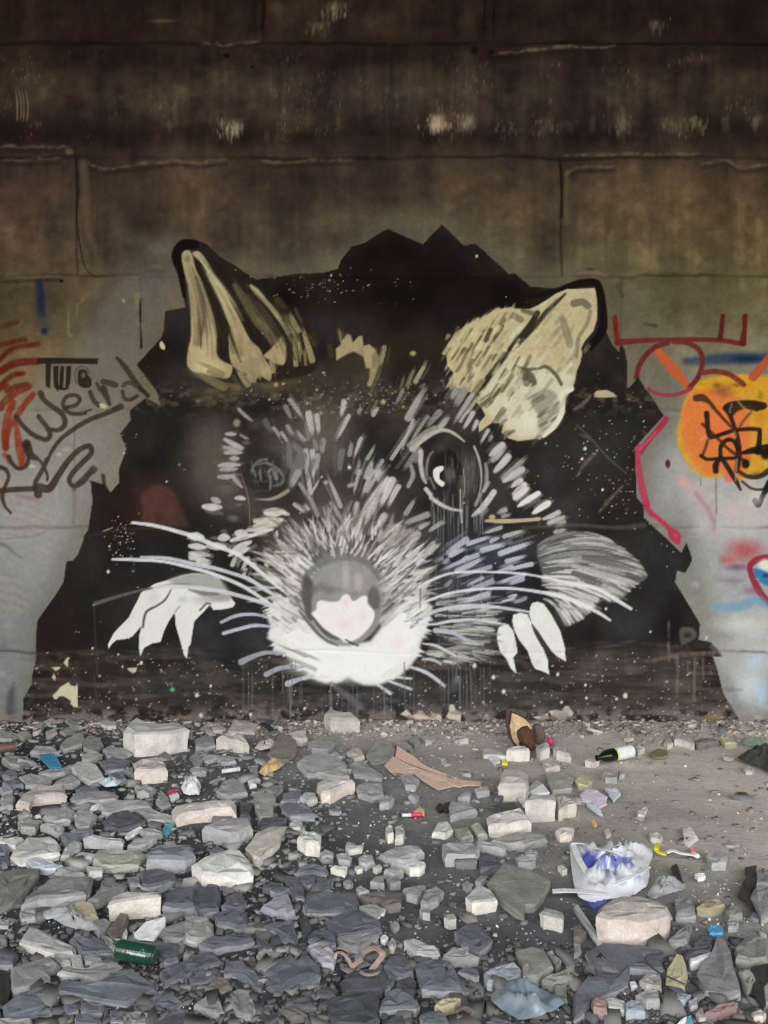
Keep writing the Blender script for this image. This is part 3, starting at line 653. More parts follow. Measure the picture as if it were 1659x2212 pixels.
strokes('A2', [(850, 770, 930, 930, 40, (150, 136, 100)), (800, 860, 900, 960, 40, (148, 132, 96)), (890, 960, 905, 1215, 34, (158, 142, 104)), (960, 895, 1045, 1180, 44, (160, 144, 106)), (930, 1030, 950, 1215, 22, (140, 124, 88)), (985, 1080, 990, 1215, 20, (140, 124, 88)), (1010, 960, 1080, 1080, 26, (70, 58, 36)),
                    (1050, 930, 1090, 1050, 26, (52, 42, 26)), (400, 1250, 500, 1390, 50, (158, 144, 106)), (500, 1300, 560, 1370, 44, (156, 142, 106)), (560, 1240, 600, 1340, 40, (150, 136, 100)), (650, 1300, 690, 1350, 40, (150, 136, 100)), (450, 1240, 540, 1340, 40, (150, 136, 98)), (690, 1150, 710, 1280, 44, (154, 138, 100)),
                    (740, 650, 830, 740, 50, (60, 50, 34)), (840, 980, 850, 1230, 40, (46, 36, 20)), (310, 1380, 420, 1420, 40, (104, 90, 62)), (60, 1290, 300, 1410, 60, (118, 104, 70))])
bl('A2', 735, 1385, 24, 26, (178, 164, 124), .9, .4)
re_ = np.random.RandomState(31)
for k in range(150):
    t0 = re_.rand(); base = np.array([[392 + 36 * t0, 560 + 20 * t0], [412 + 60 * t0, 690], [405 + 90 * t0, 790]]) if k % 3 == 0 else np.array([[418 + 10 * t0, 550], [452 + 70 * t0, 660], [500 + 90 * t0, 800]]) if k % 3 == 1 else np.array([[500 + 50 * t0, 600 + 20 * t0], [560 + 60 * t0, 690], [600 + 70 * t0, 790]])
    q = crom(base, 8); i0 = re_.randint(0, 9); seg = q[i0:i0 + 8]
    if len(seg) < 3: continue
    c = P[np.searchsorted(YS, seg[3 if len(seg) > 3 else 1][1]), np.searchsorted(XS, seg[3 if len(seg) > 3 else 1][0])] * re_.choice([.62, .75, 1.18, 1.3]) + 6
    st(None, seg, re_.uniform(2, 6), np.clip(c, 10, 205), .45, 2.2, .6, False, dry=.3, thr=2)
# tuft on the forehead
part_id('tuft')
pg('A2', [(1245, 1080), (1290, 1040), (1265, 920), (1300, 1005), (1340, 950), (1372, 960), (1392, 1025), (1440, 970), (1472, 968), (1482, 1055), (1530, 1040), (1590, 1090), (1592, 1150), (1560, 1250), (1500, 1240), (1480, 1150), (1400, 1105), (1300, 1150), (1250, 1180)], CR2, .95, 1.6, dry=.15)
strokes('A2', [(1645, 1110, 1535, 1380, 34, (160, 144, 106)), (1580, 1130, 1540, 1330, 46, (156, 140, 104)), (1520, 1080, 1530, 1240, 50, (160, 144, 108)), (1275, 900, 1290, 1010, 22, (120, 106, 78)), (1180, 1030, 1210, 1150, 40, (62, 52, 34))])
pg('A2', [(1290, 1170), (1380, 1110), (1460, 1140), (1490, 1230), (1400, 1300), (1300, 1270)], (52, 46, 32), .85, 4, True)

# -- the ear on the right of the picture
part_id('ear_b')
st(None, [(1147, 640), (1200, 630), (1245, 614), (1285, 610), (1296, 630), (1303, 680), (1300, 715), (1275, 750)], [10, 14, 16, 14, 18, 18, 20, 16], (18, 10, 7), 1, 1.5)
EB = [(964, 766), (972, 743), (992, 713), (1010, 700), (1035, 688), (1068, 670), (1101, 663), (1114, 666), (1144, 667), (1164, 658), (1185, 645), (1200, 634), (1225, 624), (1285, 622), (1288, 632), (1291, 662), (1290, 690), (1282, 715), (1264, 736), (1256, 752), (1258, 765), (1254, 784), (1246, 802),
      (1244, 815), (1238, 838), (1222, 860), (1220, 891), (1205, 921), (1180, 944), (1149, 949), (1119, 953), (1096, 946), (1083, 934), (1088, 916), (1063, 913), (1035, 934), (1033, 916), (1048, 898), (1040, 880), (1030, 870), (1038, 850), (1005, 845), (977, 834), (982, 809), (967, 789)]
pg(None, EB, (190, 178, 138), .98, 1.2, dry=.06)
pg(None, [(1040, 850), (1080, 800), (1120, 780), (1200, 800), (1240, 815), (1222, 860), (1218, 890), (1200, 922), (1150, 946), (1100, 940), (1090, 910), (1060, 900)], (206, 200, 174), .9, 8, True)
bl(None, 1150, 910, 60, 40, (222, 218, 200), .8); bl(None, 1105, 840, 40, 40, (196, 188, 156), .6); bl(None, 1170, 770, 60, 40, (196, 184, 148), .7)
for pts, w, c, a in (([(1161, 676), (1145, 704), (1118, 736), (1090, 770), (1068, 798), (1042, 832), (1022, 852)], [12, 14, 12, 12, 11, 13, 10], (40, 33, 20), .95), ([(1222, 634), (1200, 655), (1180, 674), (1160, 700), (1135, 728), (1093, 774)], [4, 8, 10, 9, 8, 4], (46, 38, 24), .95),
                     ([(1160, 680), (1130, 670)], 10, (78, 68, 46), .7), ([(1114, 790), (1134, 797), (1162, 796), (1180, 792), (1200, 808), (1213, 830)], [5, 7, 5, 8, 8, 7], (80, 76, 58), .9), ([(1216, 690), (1225, 720), (1232, 745)], [14, 18, 14], (122, 114, 90), .7),
                     ([(1240, 655), (1258, 652), (1270, 660)], 16, (96, 90, 70), .75), ([(1276, 672), (1268, 700), (1250, 730), (1246, 770)], 8, (120, 112, 84), .7), ([(1090, 690), (1075, 720), (1060, 745), (1030, 790)], 8, (118, 106, 76), .6), ([(1010, 755), (995, 790), (975, 815)], 7, (110, 98, 70), .75),
                     ([(1060, 712), (1050, 735)], 10, (70, 60, 40), .85), ([(1075, 700), (1100, 680), (1125, 690)], 14, (98, 88, 60), .6), ([(1000, 730), (985, 760)], 6, (110, 98, 72), .6), ([(1020, 810), (1010, 838)], 12, (70, 64, 48), .7)):
    st(None, pts, w, c, a, 2.0)
pg(None, [(1132, 800), (1150, 805), (1160, 830), (1130, 832)], (72, 68, 52), .85, 3, True); bl(None, 1120, 800, 16, 14, (168, 160, 128), .7)
pg('B3', [(1290, 120), (1320, 40), (1430, 0), (1520, 60), (1530, 160), (1500, 280), (1420, 350), (1350, 330), (1350, 220)], (142, 140, 120), .85, 5, True)
strokes('B3', [(1450, 190, 1340, 240, 20, (98, 94, 78)), (1500, 130, 1350, 215, 16, (110, 106, 88)), (1400, 60, 1290, 120, 30, (112, 108, 92)), (1500, 240, 1370, 310, 16, (110, 106, 90)), (1480, 280, 1380, 350, 14, (196, 192, 170)), (1530, 200, 1440, 280, 14, (190, 186, 164)),
                    (1060, 165, 975, 295, 34, (108, 102, 80)), (1085, 260, 1010, 330, 22, (104, 98, 78)), (1150, 350, 1075, 405, 26, (98, 90, 72)), (1100, 380, 1060, 440, 20, (120, 112, 90)), (940, 90, 850, 160, 34, (96, 88, 62)), (1050, 10, 900, 110, 34, (110, 100, 72))])
st('B3', [(1640, 0), (1560, 50), (1565, 150), (1540, 240), (1480, 330), (1400, 400)], [44, 50, 40, 44, 44, 30], (220, 216, 194), .97)
for pts in ([(1270, 1080), (1285, 1065), (1300, 1085)], [(1310, 1090), (1320, 1065), (1335, 1085)], [(1345, 1065), (1360, 1090), (1362, 1065)], [(1400, 1080), (1430, 1060), (1470, 1075)]): st('A3', pts, 7, (186, 124, 96), .6, .9)
st('A3', [(1175, 1280), (1185, 1310)], 12, (168, 112, 88), .6)
strokes(None, [(995, 712, 975, 760, 8, (184, 170, 128)), (1033, 690, 1000, 735, 8, (190, 176, 134)), (1078, 668, 1040, 700, 9, (186, 172, 132)), (1010, 830, 990, 870, 7, (178, 166, 130)), (1040, 850, 1010, 890, 8, (186, 176, 144)), (968, 722, 962, 735, 5, (120, 108, 80))])

for k in range(130):
    x, y = re_.uniform(965, 1150), re_.uniform(668, 850)
    if not .35 < (x - 965) / 190 + (850 - y) / 180 < 1.55 or ID[np.searchsorted(YS, y), np.searchsorted(XS, x)] != NAMES.index('ear_b'): continue
    L_ = re_.uniform(20, 52); brush((x, y), (x - L_ * .52, y + L_ * .85), re_.uniform(4, 9), (208, 196, 156) if re_.rand() < .5 else (84, 74, 50), re_.uniform(.4, .85), re_.uniform(-2, 2))
for k in range(90):
    x, y = re_.uniform(1090, 1280), re_.uniform(640, 940)
    if ID[np.searchsorted(YS, y), np.searchsorted(XS, x)] != NAMES.index('ear_b'): continue
    L_ = re_.uniform(20, 50); brush((x, y), (x - L_ * .6, y + L_ * .8), re_.uniform(6, 14), (218, 212, 184) if re_.rand() < .5 else (112, 106, 84), re_.uniform(.15, .45), re_.uniform(-3, 3))
for x, y, L_ in ((1008, 702, 40), (1022, 694, 44), (1046, 684, 46), (1068, 672, 50), (1090, 668, 44), (985, 722, 34), (972, 742, 30), (1108, 664, 30), (1000, 716, 40)):
    brush((x - L_ * .5, y + L_ * .8), (x + 6, y - 12), 9, (190, 178, 138), .9, 1)
# -- fur
part_id('fur')
strokes('A3', [(400, 1205, 305, 1365, 34, (168, 160, 128)), (305, 1240, 240, 1400, 28, (126, 116, 90)), (350, 1380, 400, 1440, 30, (110, 100, 76)), (600, 1330, 620, 1420, 40, (170, 156, 116)), (40, 1060, 5, 1230, 30, (150, 138, 104)), (210, 1300, 180, 1420, 26, (96, 88, 66)), (600, 960, 575, 1000, 20, (140, 126, 96))])
strokes('B2', [(810, 140, 870, 260, 34, 136), (850, 90, 965, 255, 32, 159), (1012, 200, 1050, 400, 46, 192), (1085, 220, 1100, 390, 36, 185), (1315, 95, 1285, 235, 36, 192), (1355, 230, 1245, 440, 30, 190), (1470, 150, 1440, 210, 30, 138), (1615, 150, 1560, 230, 36, 174), (710, 330, 770, 420, 28, 152), (780, 370, 840, 460, 24, 174), (830, 310, 890, 400, 30, 150),
               (910, 350, 980, 440, 28, 165), (1140, 430, 1130, 560, 44, 143), (990, 520, 1010, 700, 40, 176), (1045, 530, 1050, 780, 34, 197), (985, 640, 1030, 890, 34, 190), (1090, 560, 1060, 720, 44, 163), (960, 560, 850, 850, 80, 116), (930, 700, 860, 840, 50, 156), (1300, 520, 1280, 720, 44, 114), (1380, 450, 1360, 570, 34, 152), (1462, 420, 1400, 590, 28, 190), (1450, 590, 1420, 720, 28, 141),
               (1575, 490, 1510, 600, 28, 163), (1560, 600, 1500, 760, 38, 190), (1645, 610, 1560, 740, 28, 174), (1450, 700, 1400, 900, 28, 174), (1560, 700, 1470, 920, 34, 185), (1655, 660, 1510, 870, 28, 174), (1180, 760, 1285, 1000, 32, 176), (940, 810, 1040, 955, 28, 152), (1000, 880, 1090, 1080, 32, 150), (890, 980, 990, 1060, 28, 185), (970, 980, 1020, 1030, 22, 174), (1210, 980, 1350, 1230, 32, 163),
               (1130, 1000, 1200, 1180, 28, 141), (1180, 1000, 1270, 1180, 22, 163), (1430, 970, 1390, 1090, 32, 192), (1660, 810, 1470, 1060, 46, 212), (1640, 900, 1490, 1090, 44, 212), (1660, 1090, 1580, 1210, 54, 215), (1580, 1000, 1480, 1180, 38, 183), (1030, 1130, 1075, 1190, 36, 156), (1100, 770, 1040, 880, 16, 190), (1350, 830, 1430, 810, 26, 168), (840, 440, 850, 660, 46, 116), (800, 560, 810, 720, 34, 107),
               (640, 260, 700, 380, 40, 94), (880, 460, 960, 540, 46, 120), (1060, 420, 1080, 520, 36, 134), (1660, 690, 1600, 780, 26, 168), (1540, 640, 1500, 720, 20, 156), (1360, 640, 1350, 700, 20, 100), (1500, 1120, 1460, 1210, 30, 168)])
bl('B2', 1160, 800, 30, 28, 166, .9, .4); bl('B2', 1362, 670, 18, 18, (226, 218, 200), .95, .5); bl('B2', 1125, 752, 16, 14, 190, .9, .4)
strokes('B3', [(75, 760, 0, 910, 44, 212), (112, 770, 0, 1010, 48, 214), (165, 830, 75, 1010, 38, 206), (0, 690, -40, 760, 40, 190), (300, 940, 220, 1070, 38, 156), (385, 0, 240, 255, 50, 172), (200, 10, 140, 130, 28, 134), (340, 250, 110, 585, 28, 182), (285, 270, 190, 525, 24, 176), (405, 240, 250, 485, 28, 156), (520, 190, 400, 330, 46, 142), (595, 230, 510, 335, 40, 172), (790, 50, 630, 300, 34, 172),
               (760, 180, 690, 280, 24, 176), (800, 200, 710, 345, 32, 196), (832, 270, 790, 362, 30, 194), (930, 350, 860, 470, 28, 196), (960, 400, 930, 455, 22, 156), (340, 510, 205, 690, 46, 136), (720, 0, 640, 150, 60, 140), (660, 0, 610, 90, 40, 160), (30, 600, -20, 680, 26, 150), (1055, 470, 945, 565, 56, 188), (1065, 520, 960, 612, 40, 176), (1105, 570, 980, 705, 54, 196), (1260, 570, 1060, 770, 44, 170), (1225, 680, 1060, 790, 50, 188),
               (1215, 775, 1130, 835, 40, 196), (1245, 810, 1140, 900, 46, 206), (1265, 850, 1150, 935, 50, 212), (1360, 890, 1185, 1000, 40, 226), (1448, 970, 1310, 1060, 50, 222), (1085, 1030, 1000, 1062, 34, 176), (1125, 1070, 1040, 1090, 28, 156), (1535, 1050, 1400, 1110, 40, 186), (1575, 1090, 1440, 1150, 40, 176), (1585, 1130, 1500, 1170, 34, 176), (1605, 1200, 1490, 1222, 30, 176)])
strokes('B3', [(1055, 470, 945, 565, 50, 188), (1105, 570, 980, 705, 46, 196), (1225, 680, 1060, 790, 44, 188), (1215, 775, 1130, 835, 36, 196), (1245, 810, 1140, 900, 40, 206), (1265, 850, 1150, 935, 44, 214), (1360, 890, 1185, 1000, 44, 228), (1448, 970, 1310, 1060, 44, 224), (1535, 1050, 1400, 1110, 34, 190), (1575, 1090, 1440, 1150, 34, 180)], solid=True, echo=1)
strokes('B3', [
               (415, 1070, 200, 1155, 46, 166), (435, 1140, 340, 1190, 34, 176), (535, 1140, 410, 1222, 32, 176), (1040, 1180, 880, 1232, 28, 186), (1245, 1210, 1060, 1262, 32, 196), (955, 1260, 750, 1325, 34, (200, 202, 212)), (1030, 1270, 945, 1305, 28, (190, 192, 204)), (745, 1280, 550, 1415, 46, (190, 192, 204)), (1080, 1330, 870, 1380, 40, (200, 202, 212)), (1305, 1310, 1030, 1405, 40, (204, 206, 216)),
               (740, 1360, 600, 1425, 38, (190, 192, 204)), (465, 1310, 380, 1390, 34, 196), (520, 1320, 420, 1405, 34, 196), (200, 1180, 60, 1330, 60, 170), (330, 1230, 180, 1400, 60, 176), (160, 1150, 20, 1250, 44, 150), (280, 1190, 200, 1250, 40, 160), (100, 1190, 0, 1300, 60, 160), (60, 1070, 0, 1150, 60, 190), (920, 1020, 850, 1080, 40, 120)])
strokes('C3', [(900, 15, 660, 130, 40, (196, 198, 208)), (830, 0, 520, 130, 34, (186, 188, 200)), (1250, 0, 1080, 50, 34, (196, 198, 208)), (1300, 75, 1080, 130, 34, (200, 202, 212)), (1130, 90, 980, 140, 26, (190, 192, 204)), (940, 100, 640, 190, 30, (176, 178, 190)), (1230, 165, 1000, 240, 34, (190, 192, 204)), (960, 220, 700, 330, 40, (170, 172, 184)), (1230, 200, 1100, 250, 34, (186, 188, 200)), (880, 190, 740, 260, 26, (180, 182, 194)),
               (930, 330, 700, 400, 44, (196, 198, 208)), (1170, 340, 1090, 355, 24, (200, 202, 212)), (1150, 370, 1020, 405, 22, (206, 208, 216)), (1250, 360, 1130, 400, 26, (160, 162, 172)), (540, 20, 460, 60, 24, (150, 152, 164)), (760, 10, 700, 50, 30, (180, 182, 194)), (620, 200, 560, 260, 30, (140, 142, 156)), (600, 20, 540, 60, 30, (170, 172, 184))])
# left cheek fur and the marks round the left eye
strokes('B2', [(410, 165, 535, 275, 26, 158), (310, 385, 390, 388, 34, 168), (298, 430, 455, 505, 40, 182), (290, 500, 445, 520, 30, 176), (300, 545, 445, 545, 34, 176), (348, 595, 415, 595, 40, 166), (250, 655, 425, 650, 40, 172), (265, 690, 400, 685, 36, 168), (245, 750, 380, 745, 40, 172), (360, 740, 445, 840, 36, 160), (430, 390, 500, 425, 22, 140), (195, 940, 255, 965, 50, 172), (118, 1005, 265, 1010, 56, 206), (392, 932, 470, 940, 36, 200),
               (650, 1055, 800, 1052, 70, 210), (780, 1050, 845, 1072, 34, 206), (560, 1130, 780, 1118, 60, (208, 204, 184)), (550, 1170, 770, 1150, 40, (202, 198, 178)), (490, 1205, 700, 1200, 36, 206), (355, 1295, 560, 1245, 44, 218), (540, 1245, 710, 1195, 34, 210), (400, 1230, 480, 1230, 60, 206), (260, 1272, 330, 1270, 60, 214), (0, 1255, 110, 1270, 66, 224), (0, 1340, 130, 1352, 50, 214), (380, 1370, 520, 1305, 50, 212), (400, 1420, 500, 1360, 44, 206),
               (640, 1385, 690, 1395, 50, 216), (740, 1215, 745, 1270, 20, 200), (750, 1290, 850, 1380, 34, 200), (340, 1420, 420, 1360, 40, 200), (160, 1340, 300, 1350, 60, 210), (0, 1400, 170, 1420, 40, 200)], solid=True)
bl('B2', 400, 290, 46, 50, (156, 146, 124), .85, .3); bl('B2', 300, 860, 140, 110, (96, 86, 74), .75); bl('B2', 330, 850, 120, 60, (116, 106, 90), .5); bl('B2', 370, 1105, 80, 46, (116, 108, 100), .8); bl('B2', 360, 1000, 120, 60, (84, 76, 66), .6); bl('B2', 480, 460, 60, 30, (140, 132, 112), .6); bl('B2', 560, 300, 100, 80, (84, 76, 62), .6)
st('B2', [(435, 720), (480, 860), (505, 980), (512, 1150)], [8, 14, 10, 8], (140, 122, 96), .7)
strokes('C2', [(390, 0, 360, 90, 34, 206), (500, 20, 440, 130, 34, 206), (480, 110, 465, 180, 30, 200), (0, 10, 130, 30, 56, 210), (60, 50, 190, 60, 50, 210), (640, 70, 680, 90, 30, 220), (540, 50, 560, 90, 24, 190)], dry=.1)

# -- eyes
part_id('eye_a')
bl('B2', 660, 720, 225, 240, (50, 47, 43), .92, .5); bl('B2', 640, 800, 150, 120, (38, 35, 33), .7)
for pts, w, c in (([(530, 700), (550, 650), (600, 610), (660, 600)], 26, 126), ([(545, 690), (560, 740)], 22, 130), ([(600, 690), (606, 775)], 22, 122), ([(660, 640), (720, 660), (780, 720), (800, 770), (770, 815), (715, 825)], 24, 130), ([(690, 680), (672, 720), (690, 790), (686, 855)], 24, 128), ([(720, 690), (740, 770)], 40, 132), ([(560, 650), (640, 630), (700, 640)], 20, 110)):
    st('B2', pts, w, c, .85, 1.6, .3, dry=.4)
for k in range(40): st('B2', [(rb.uniform(520, 800), rb.uniform(600, 830)), (rb.uniform(520, 800), rb.uniform(600, 830))] if k < 4 else [(q := rb.uniform(520, 800), w_ := rb.uniform(600, 800)), (q + rb.uniform(-12, 12), w_ + rb.uniform(10, 50))], rb.uniform(5, 14), rb.uniform(80, 150), .5, 1.2, .5, False)
st('B2', [(835, 870), (770, 912), (680, 942), (560, 942)], [34, 34, 26, 6], (158, 146, 128), .92, 1.8)
st('B2', [(530, 890), (600, 870), (680, 870)], 16, (84, 78, 70), .6, 3)
part_id('eye_b')
bl('B3', 620, 710, 260, 350, (44, 42, 39), .95, .86); bl('B3', 740, 740, 130, 260, (90, 85, 76), .85, .2); bl('B3', 560, 700, 150, 210, (28, 26, 24), .95, .6)
st('B3', [(590, 520), (640, 590), (670, 660), (690, 720)], [20, 50, 56, 40], (24, 22, 20), .9, 2); bl('B3', 520, 500, 80, 60, (70, 66, 58), .7); bl('B3', 590, 430, 110, 70, (60, 56, 50), .7)
bl('B3', 600, 730, 75, 120, (92, 90, 84), .85, .2)
pg('B3', [(455, 700), (490, 665), (540, 660), (545, 690), (515, 720), (515, 770), (555, 800), (540, 835), (500, 815), (465, 770)], (232, 228, 216), .97, 1.4, True)
for k in range(60):
    x = rb.uniform(540, 850); y = rb.uniform(480, 900); st('B3', [(x, y), (x + rb.uniform(-4, 4), y + rb.uniform(30, 160))], rb.uniform(4, 9), rb.uniform(96, 150), rb.uniform(.2, .5), 1, .5, False)
for pts, w, c in (([(280, 510), (335, 450), (420, 395), (500, 360), (575, 355), (650, 390), (725, 450)], [60, 60, 50, 34, 30, 26, 12], (190, 186, 172)), ([(350, 540), (350, 640), (370, 750), (395, 800)], [50, 40, 36, 24], (196, 192, 180)), ([(455, 535), (420, 580), (400, 680), (408, 770)], [16, 22, 24, 16], (132, 126, 114)),
                  ([(395, 855), (435, 905)], 36, (212, 208, 200)), ([(440, 930), (520, 985), (610, 1025), (705, 1040)], [36, 34, 26, 16], (212, 208, 200)), ([(806, 490), (845, 590), (866, 700), (865, 820), (845, 910)], [16, 20, 16, 12, 8], (200, 194, 184)), ([(905, 640), (915, 730), (905, 820), (875, 880)], [26, 34, 30, 20], (150, 147, 140)),
                  ([(975, 880), (920, 960), (860, 1030), (795, 1082)], [50, 54, 46, 26], (214, 211, 204)), ([(930, 800), (890, 870)], 30, (170, 166, 158)), ([(270, 660), (285, 740), (245, 830)], [30, 40, 36], 160), ([(320, 560), (310, 620)], 30, 120), ([(250, 480), (310, 440), (380, 380), (470, 330)], 40, (150, 146, 130)), ([(430, 760), (470, 850)], 20, 120), ([(860, 900), (820, 990)], 30, 150)):
    st('B3', pts, w, c, .93, 1.8, dry=.12)
part_id('fur')
for k in range(46):
    x = rb.uniform(440, 900); y = rb.uniform(860, 1080); st('B3', [(x, y), (x + rb.uniform(-6, 6), y + rb.uniform(80, 420))], rb.uniform(4, 9), rb.uniform(120, 175), rb.uniform(.35, .7), .9, .4, False, thr=2)
st('B3', [(688, 860), (690, 1000), (700, 1140)], 14, 205, .8, 1, thr=2); st('B3', [(715, 690), (725, 800), (720, 920)], 10, 170, .7, 1, thr=2)
for k in range(30):
    x = rb.uniform(460, 960); y = rb.uniform(0, 500); st('C3', [(x, y), (x + rb.uniform(-6, 6), y + rb.uniform(100, 500))], rb.uniform(4, 8), rb.uniform(120, 180), rb.uniform(.2, .45), .9, .4, False, thr=2)

# -- cheek ruff on the right
part_id('ruff')
pg(None, [(1160, 1185), (1175, 1166), (1200, 1156), (1239, 1152), (1280, 1160), (1320, 1172), (1355, 1190), (1382, 1215), (1398, 1242), (1392, 1253), (1372, 1264), (1348, 1290), (1318, 1302), (1298, 1300), (1262, 1335), (1240, 1348), (1222, 1354), (1200, 1340), (1196, 1300), (1180, 1262), (1165, 1220)], (96, 98, 96), .92, 3, True)
bl(None, 1200, 1190, 50, 40, (150, 156, 156), .8); bl(None, 1290, 1200, 70, 50, (128, 130, 124), .6)
rr = np.random.RandomState(4)
RE = np.array([(1300, 1160), (1345, 1180), (1380, 1210), (1398, 1243), (1375, 1266), (1345, 1292), (1300, 1302), (1262, 1336), (1225, 1354)])
for k in range(170):
    v_ = rr.rand(); i0 = min(int(v_ * 8), 7); e_ = RE[i0] + (RE[i0 + 1] - RE[i0]) * (v_ * 8 - i0)
    s0 = np.array([1158 + 14 * v_, 1176 + 120 * v_]); a_, b_ = sorted(rr.uniform(0, 1, 2)); b_ = max(b_, min(1, a_ + .35))
    tt = np.linspace(a_, b_, 6)[:, None]; bow = np.array([[0.12, -1.0]]) * (26 * (1 - v_) + 16)
    pts = s0 + (e_ - s0) * tt + bow * 4 * tt * (1 - tt) * .6
    c_ = rr.choice([206, 180, 150, 96, 72], p=[.25, .25, .2, .15, .15]) if v_ < .5 else rr.choice([232, 218, 196, 120, 80], p=[.35, .3, .15, .1, .1])
    st(None, pts, rr.uniform(3, 7), c_, .8, 1.4, .6, dry=.25, thr=2)
strokes('C4', [(0, 20, 200, 40, 26, 150), (0, 90, 300, 160, 30, 176), (100, 20, 480, 20, 40, 96), (120, 30, 520, 110, 30, 110), (200, 160, 560, 240, 34, 178), (240, 260, 440, 330, 40, 186), (0, 150, 260, 220, 36, 84), (0, 380, 160, 430, 60, 226), (0, 300, 200, 380, 40, 206)], dry=.1)

# -- muzzle
part_id('muzzle')
MZ = [(572, 1286), (562, 1316), (566, 1334), (582, 1352), (575, 1377), (592, 1390), (587, 1410), (612, 1414), (638, 1438), (663, 1450), (678, 1468), (701, 1476), (721, 1477), (739, 1472), (752, 1461), (764, 1471), (785, 1480), (815, 1481), (850, 1466), (886, 1438), (909, 1418), (912, 1402), (909, 1382), (936, 1357), (952, 1332), (946, 1314), (946, 1276), (934, 1246),
      (925, 1215), (900, 1180), (860, 1165), (800, 1160), (740, 1160), (680, 1165), (630, 1175), (596, 1190), (580, 1220), (590, 1250)]
bl(None, 745, 1268, 205, 150, (132, 128, 120), .75, .35); bl(None, 745, 1230, 150, 100, (150, 146, 138), .6)
rr = np.random.RandomState(3)
def fan(n, r0a, r0b, la, lb, angs, cols, a_, wa=3.5, wb=8):
    for k in range(n):
        a0 = math.radians(rr.uniform(*angs)); r0 = rr.uniform(r0a, r0b); r1 = r0 + rr.uniform(la, lb)
        tw = rr.normal(0, .07); cx_, cy_ = 742, 1290; sx = 1.12
        p0 = (cx_ + sx * r0 * math.cos(a0), cy_ + r0 * math.sin(a0)); p1 = (cx_ + sx * r1 * math.cos(a0 + tw), cy_ + r1 * math.sin(a0 + tw))
        brush(p0, p1, rr.uniform(wa, wb), cols[rr.randint(len(cols))], a_, rr.uniform(-3, 3))
fan(150, 120, 165, 30, 66, (-172, -8), [(150, 144, 134), (124, 118, 108), (176, 170, 160), (84, 78, 72)], .7)
fan(240, 92, 150, 28, 60, (-185, 5), [(196, 192, 184), (222, 220, 214), (160, 154, 144), (104, 98, 90), (212, 208, 202)], .8)
fan(120, 84, 110, 24, 52, (-165, -15), [(226, 224, 220), (206, 202, 196), (130, 126, 120), (90, 86, 82)], .85, 3, 6)
pg(None, [(590, 1300), (574, 1330), (584, 1352), (577, 1377), (592, 1390), (589, 1410), (614, 1414), (640, 1440), (664, 1451), (680, 1468), (701, 1476), (721, 1477), (739, 1472), (752, 1461), (764, 1471), (785, 1480), (815, 1481), (850, 1466), (886, 1438), (905, 1416), (908, 1392), (925, 1350), (935, 1310), (900, 1285),
           (860, 1310), (800, 1385), (745, 1392), (690, 1372), (660, 1330), (640, 1285)], (226, 224, 219), .95, 5)
pg(None, [(620, 1310), (596, 1345), (606, 1390), (650, 1432), (684, 1462), (720, 1472), (750, 1456), (800, 1476), (850, 1460), (895, 1415), (915, 1350), (915, 1310), (880, 1300), (840, 1340), (800, 1390), (745, 1398), (690, 1378), (660, 1340)], (239, 237, 233), .95, 12, True)
bl(None, 740, 1435, 160, 55, (243, 241, 238), .9, .3)
for k in range(150):                                     # hair pulled outwards along the cheeks
    x, y = rr.uniform(575, 655), rr.uniform(1190, 1345); L_ = rr.uniform(24, 54); brush((x + L_ * .8, y + L_ * .62), (x, y), rr.uniform(4, 8), [(226, 224, 218), (200, 196, 186), (120, 114, 106), (214, 210, 202)][rr.randint(4)], .75, rr.uniform(-4, 2))
for k in range(120):
    x, y = rr.uniform(840, 935), rr.uniform(1170, 1330); L_ = rr.uniform(24, 56); brush((x - L_ * .75, y + L_ * .62), (x, y), rr.uniform(4, 8), [(222, 220, 216), (186, 182, 172), (128, 124, 116), (206, 204, 202), (196, 198, 206)][rr.randint(5)], .75, rr.uniform(-2, 4))
for k in range(60):                                      # fringe along the jaw
    t = rr.rand(); q = np.array([[575, 1310], [588, 1365], [600, 1405], [640, 1440], [690, 1472]]) if k % 2 else np.array([[930, 1330], [920, 1370], [908, 1410], [880, 1442], [840, 1470]])
    i0 = min(int(t * 4), 3); pnt = q[i0] + (q[i0 + 1] - q[i0]) * (t * 4 - i0); dx = -1 if k % 2 else 1
    brush(pnt + np.array([-dx * 22, -8]), pnt + np.array([dx * rr.uniform(6, 18), rr.uniform(-3, 9)]), rr.uniform(4, 7), (228, 227, 224), .85, rr.uniform(-2, 2))
strokes('C2', [(730, 750, 980, 860, 16, 150), (900, 820, 1110, 900, 26, (170, 168, 162)), (880, 880, 1070, 970, 30, (176, 174, 168)), (840, 870, 960, 930, 14, 150), (900, 350, 980, 500, 26, 120), (740, 430, 960, 540, 14, (170, 168, 162)), (700, 120, 800, 180, 18, 90), (620, 220, 720, 260, 20, 80)], echo=0)
strokes('C3', [(350, 290, 350, 480, 12, 120), (230, 560, 500, 490, 14, 170), (60, 420, 300, 200, 22, 130), (300, 90, 140, 260, 18, 110), (120, 40, 60, 160, 18, 110), (240, 440, 340, 400, 14, 170)], echo=0)
bl('C3', 155, 740, 110, 90, (244, 222, 222), .8); bl('C3', 130, 900, 90, 60, (246, 232, 230), .6)

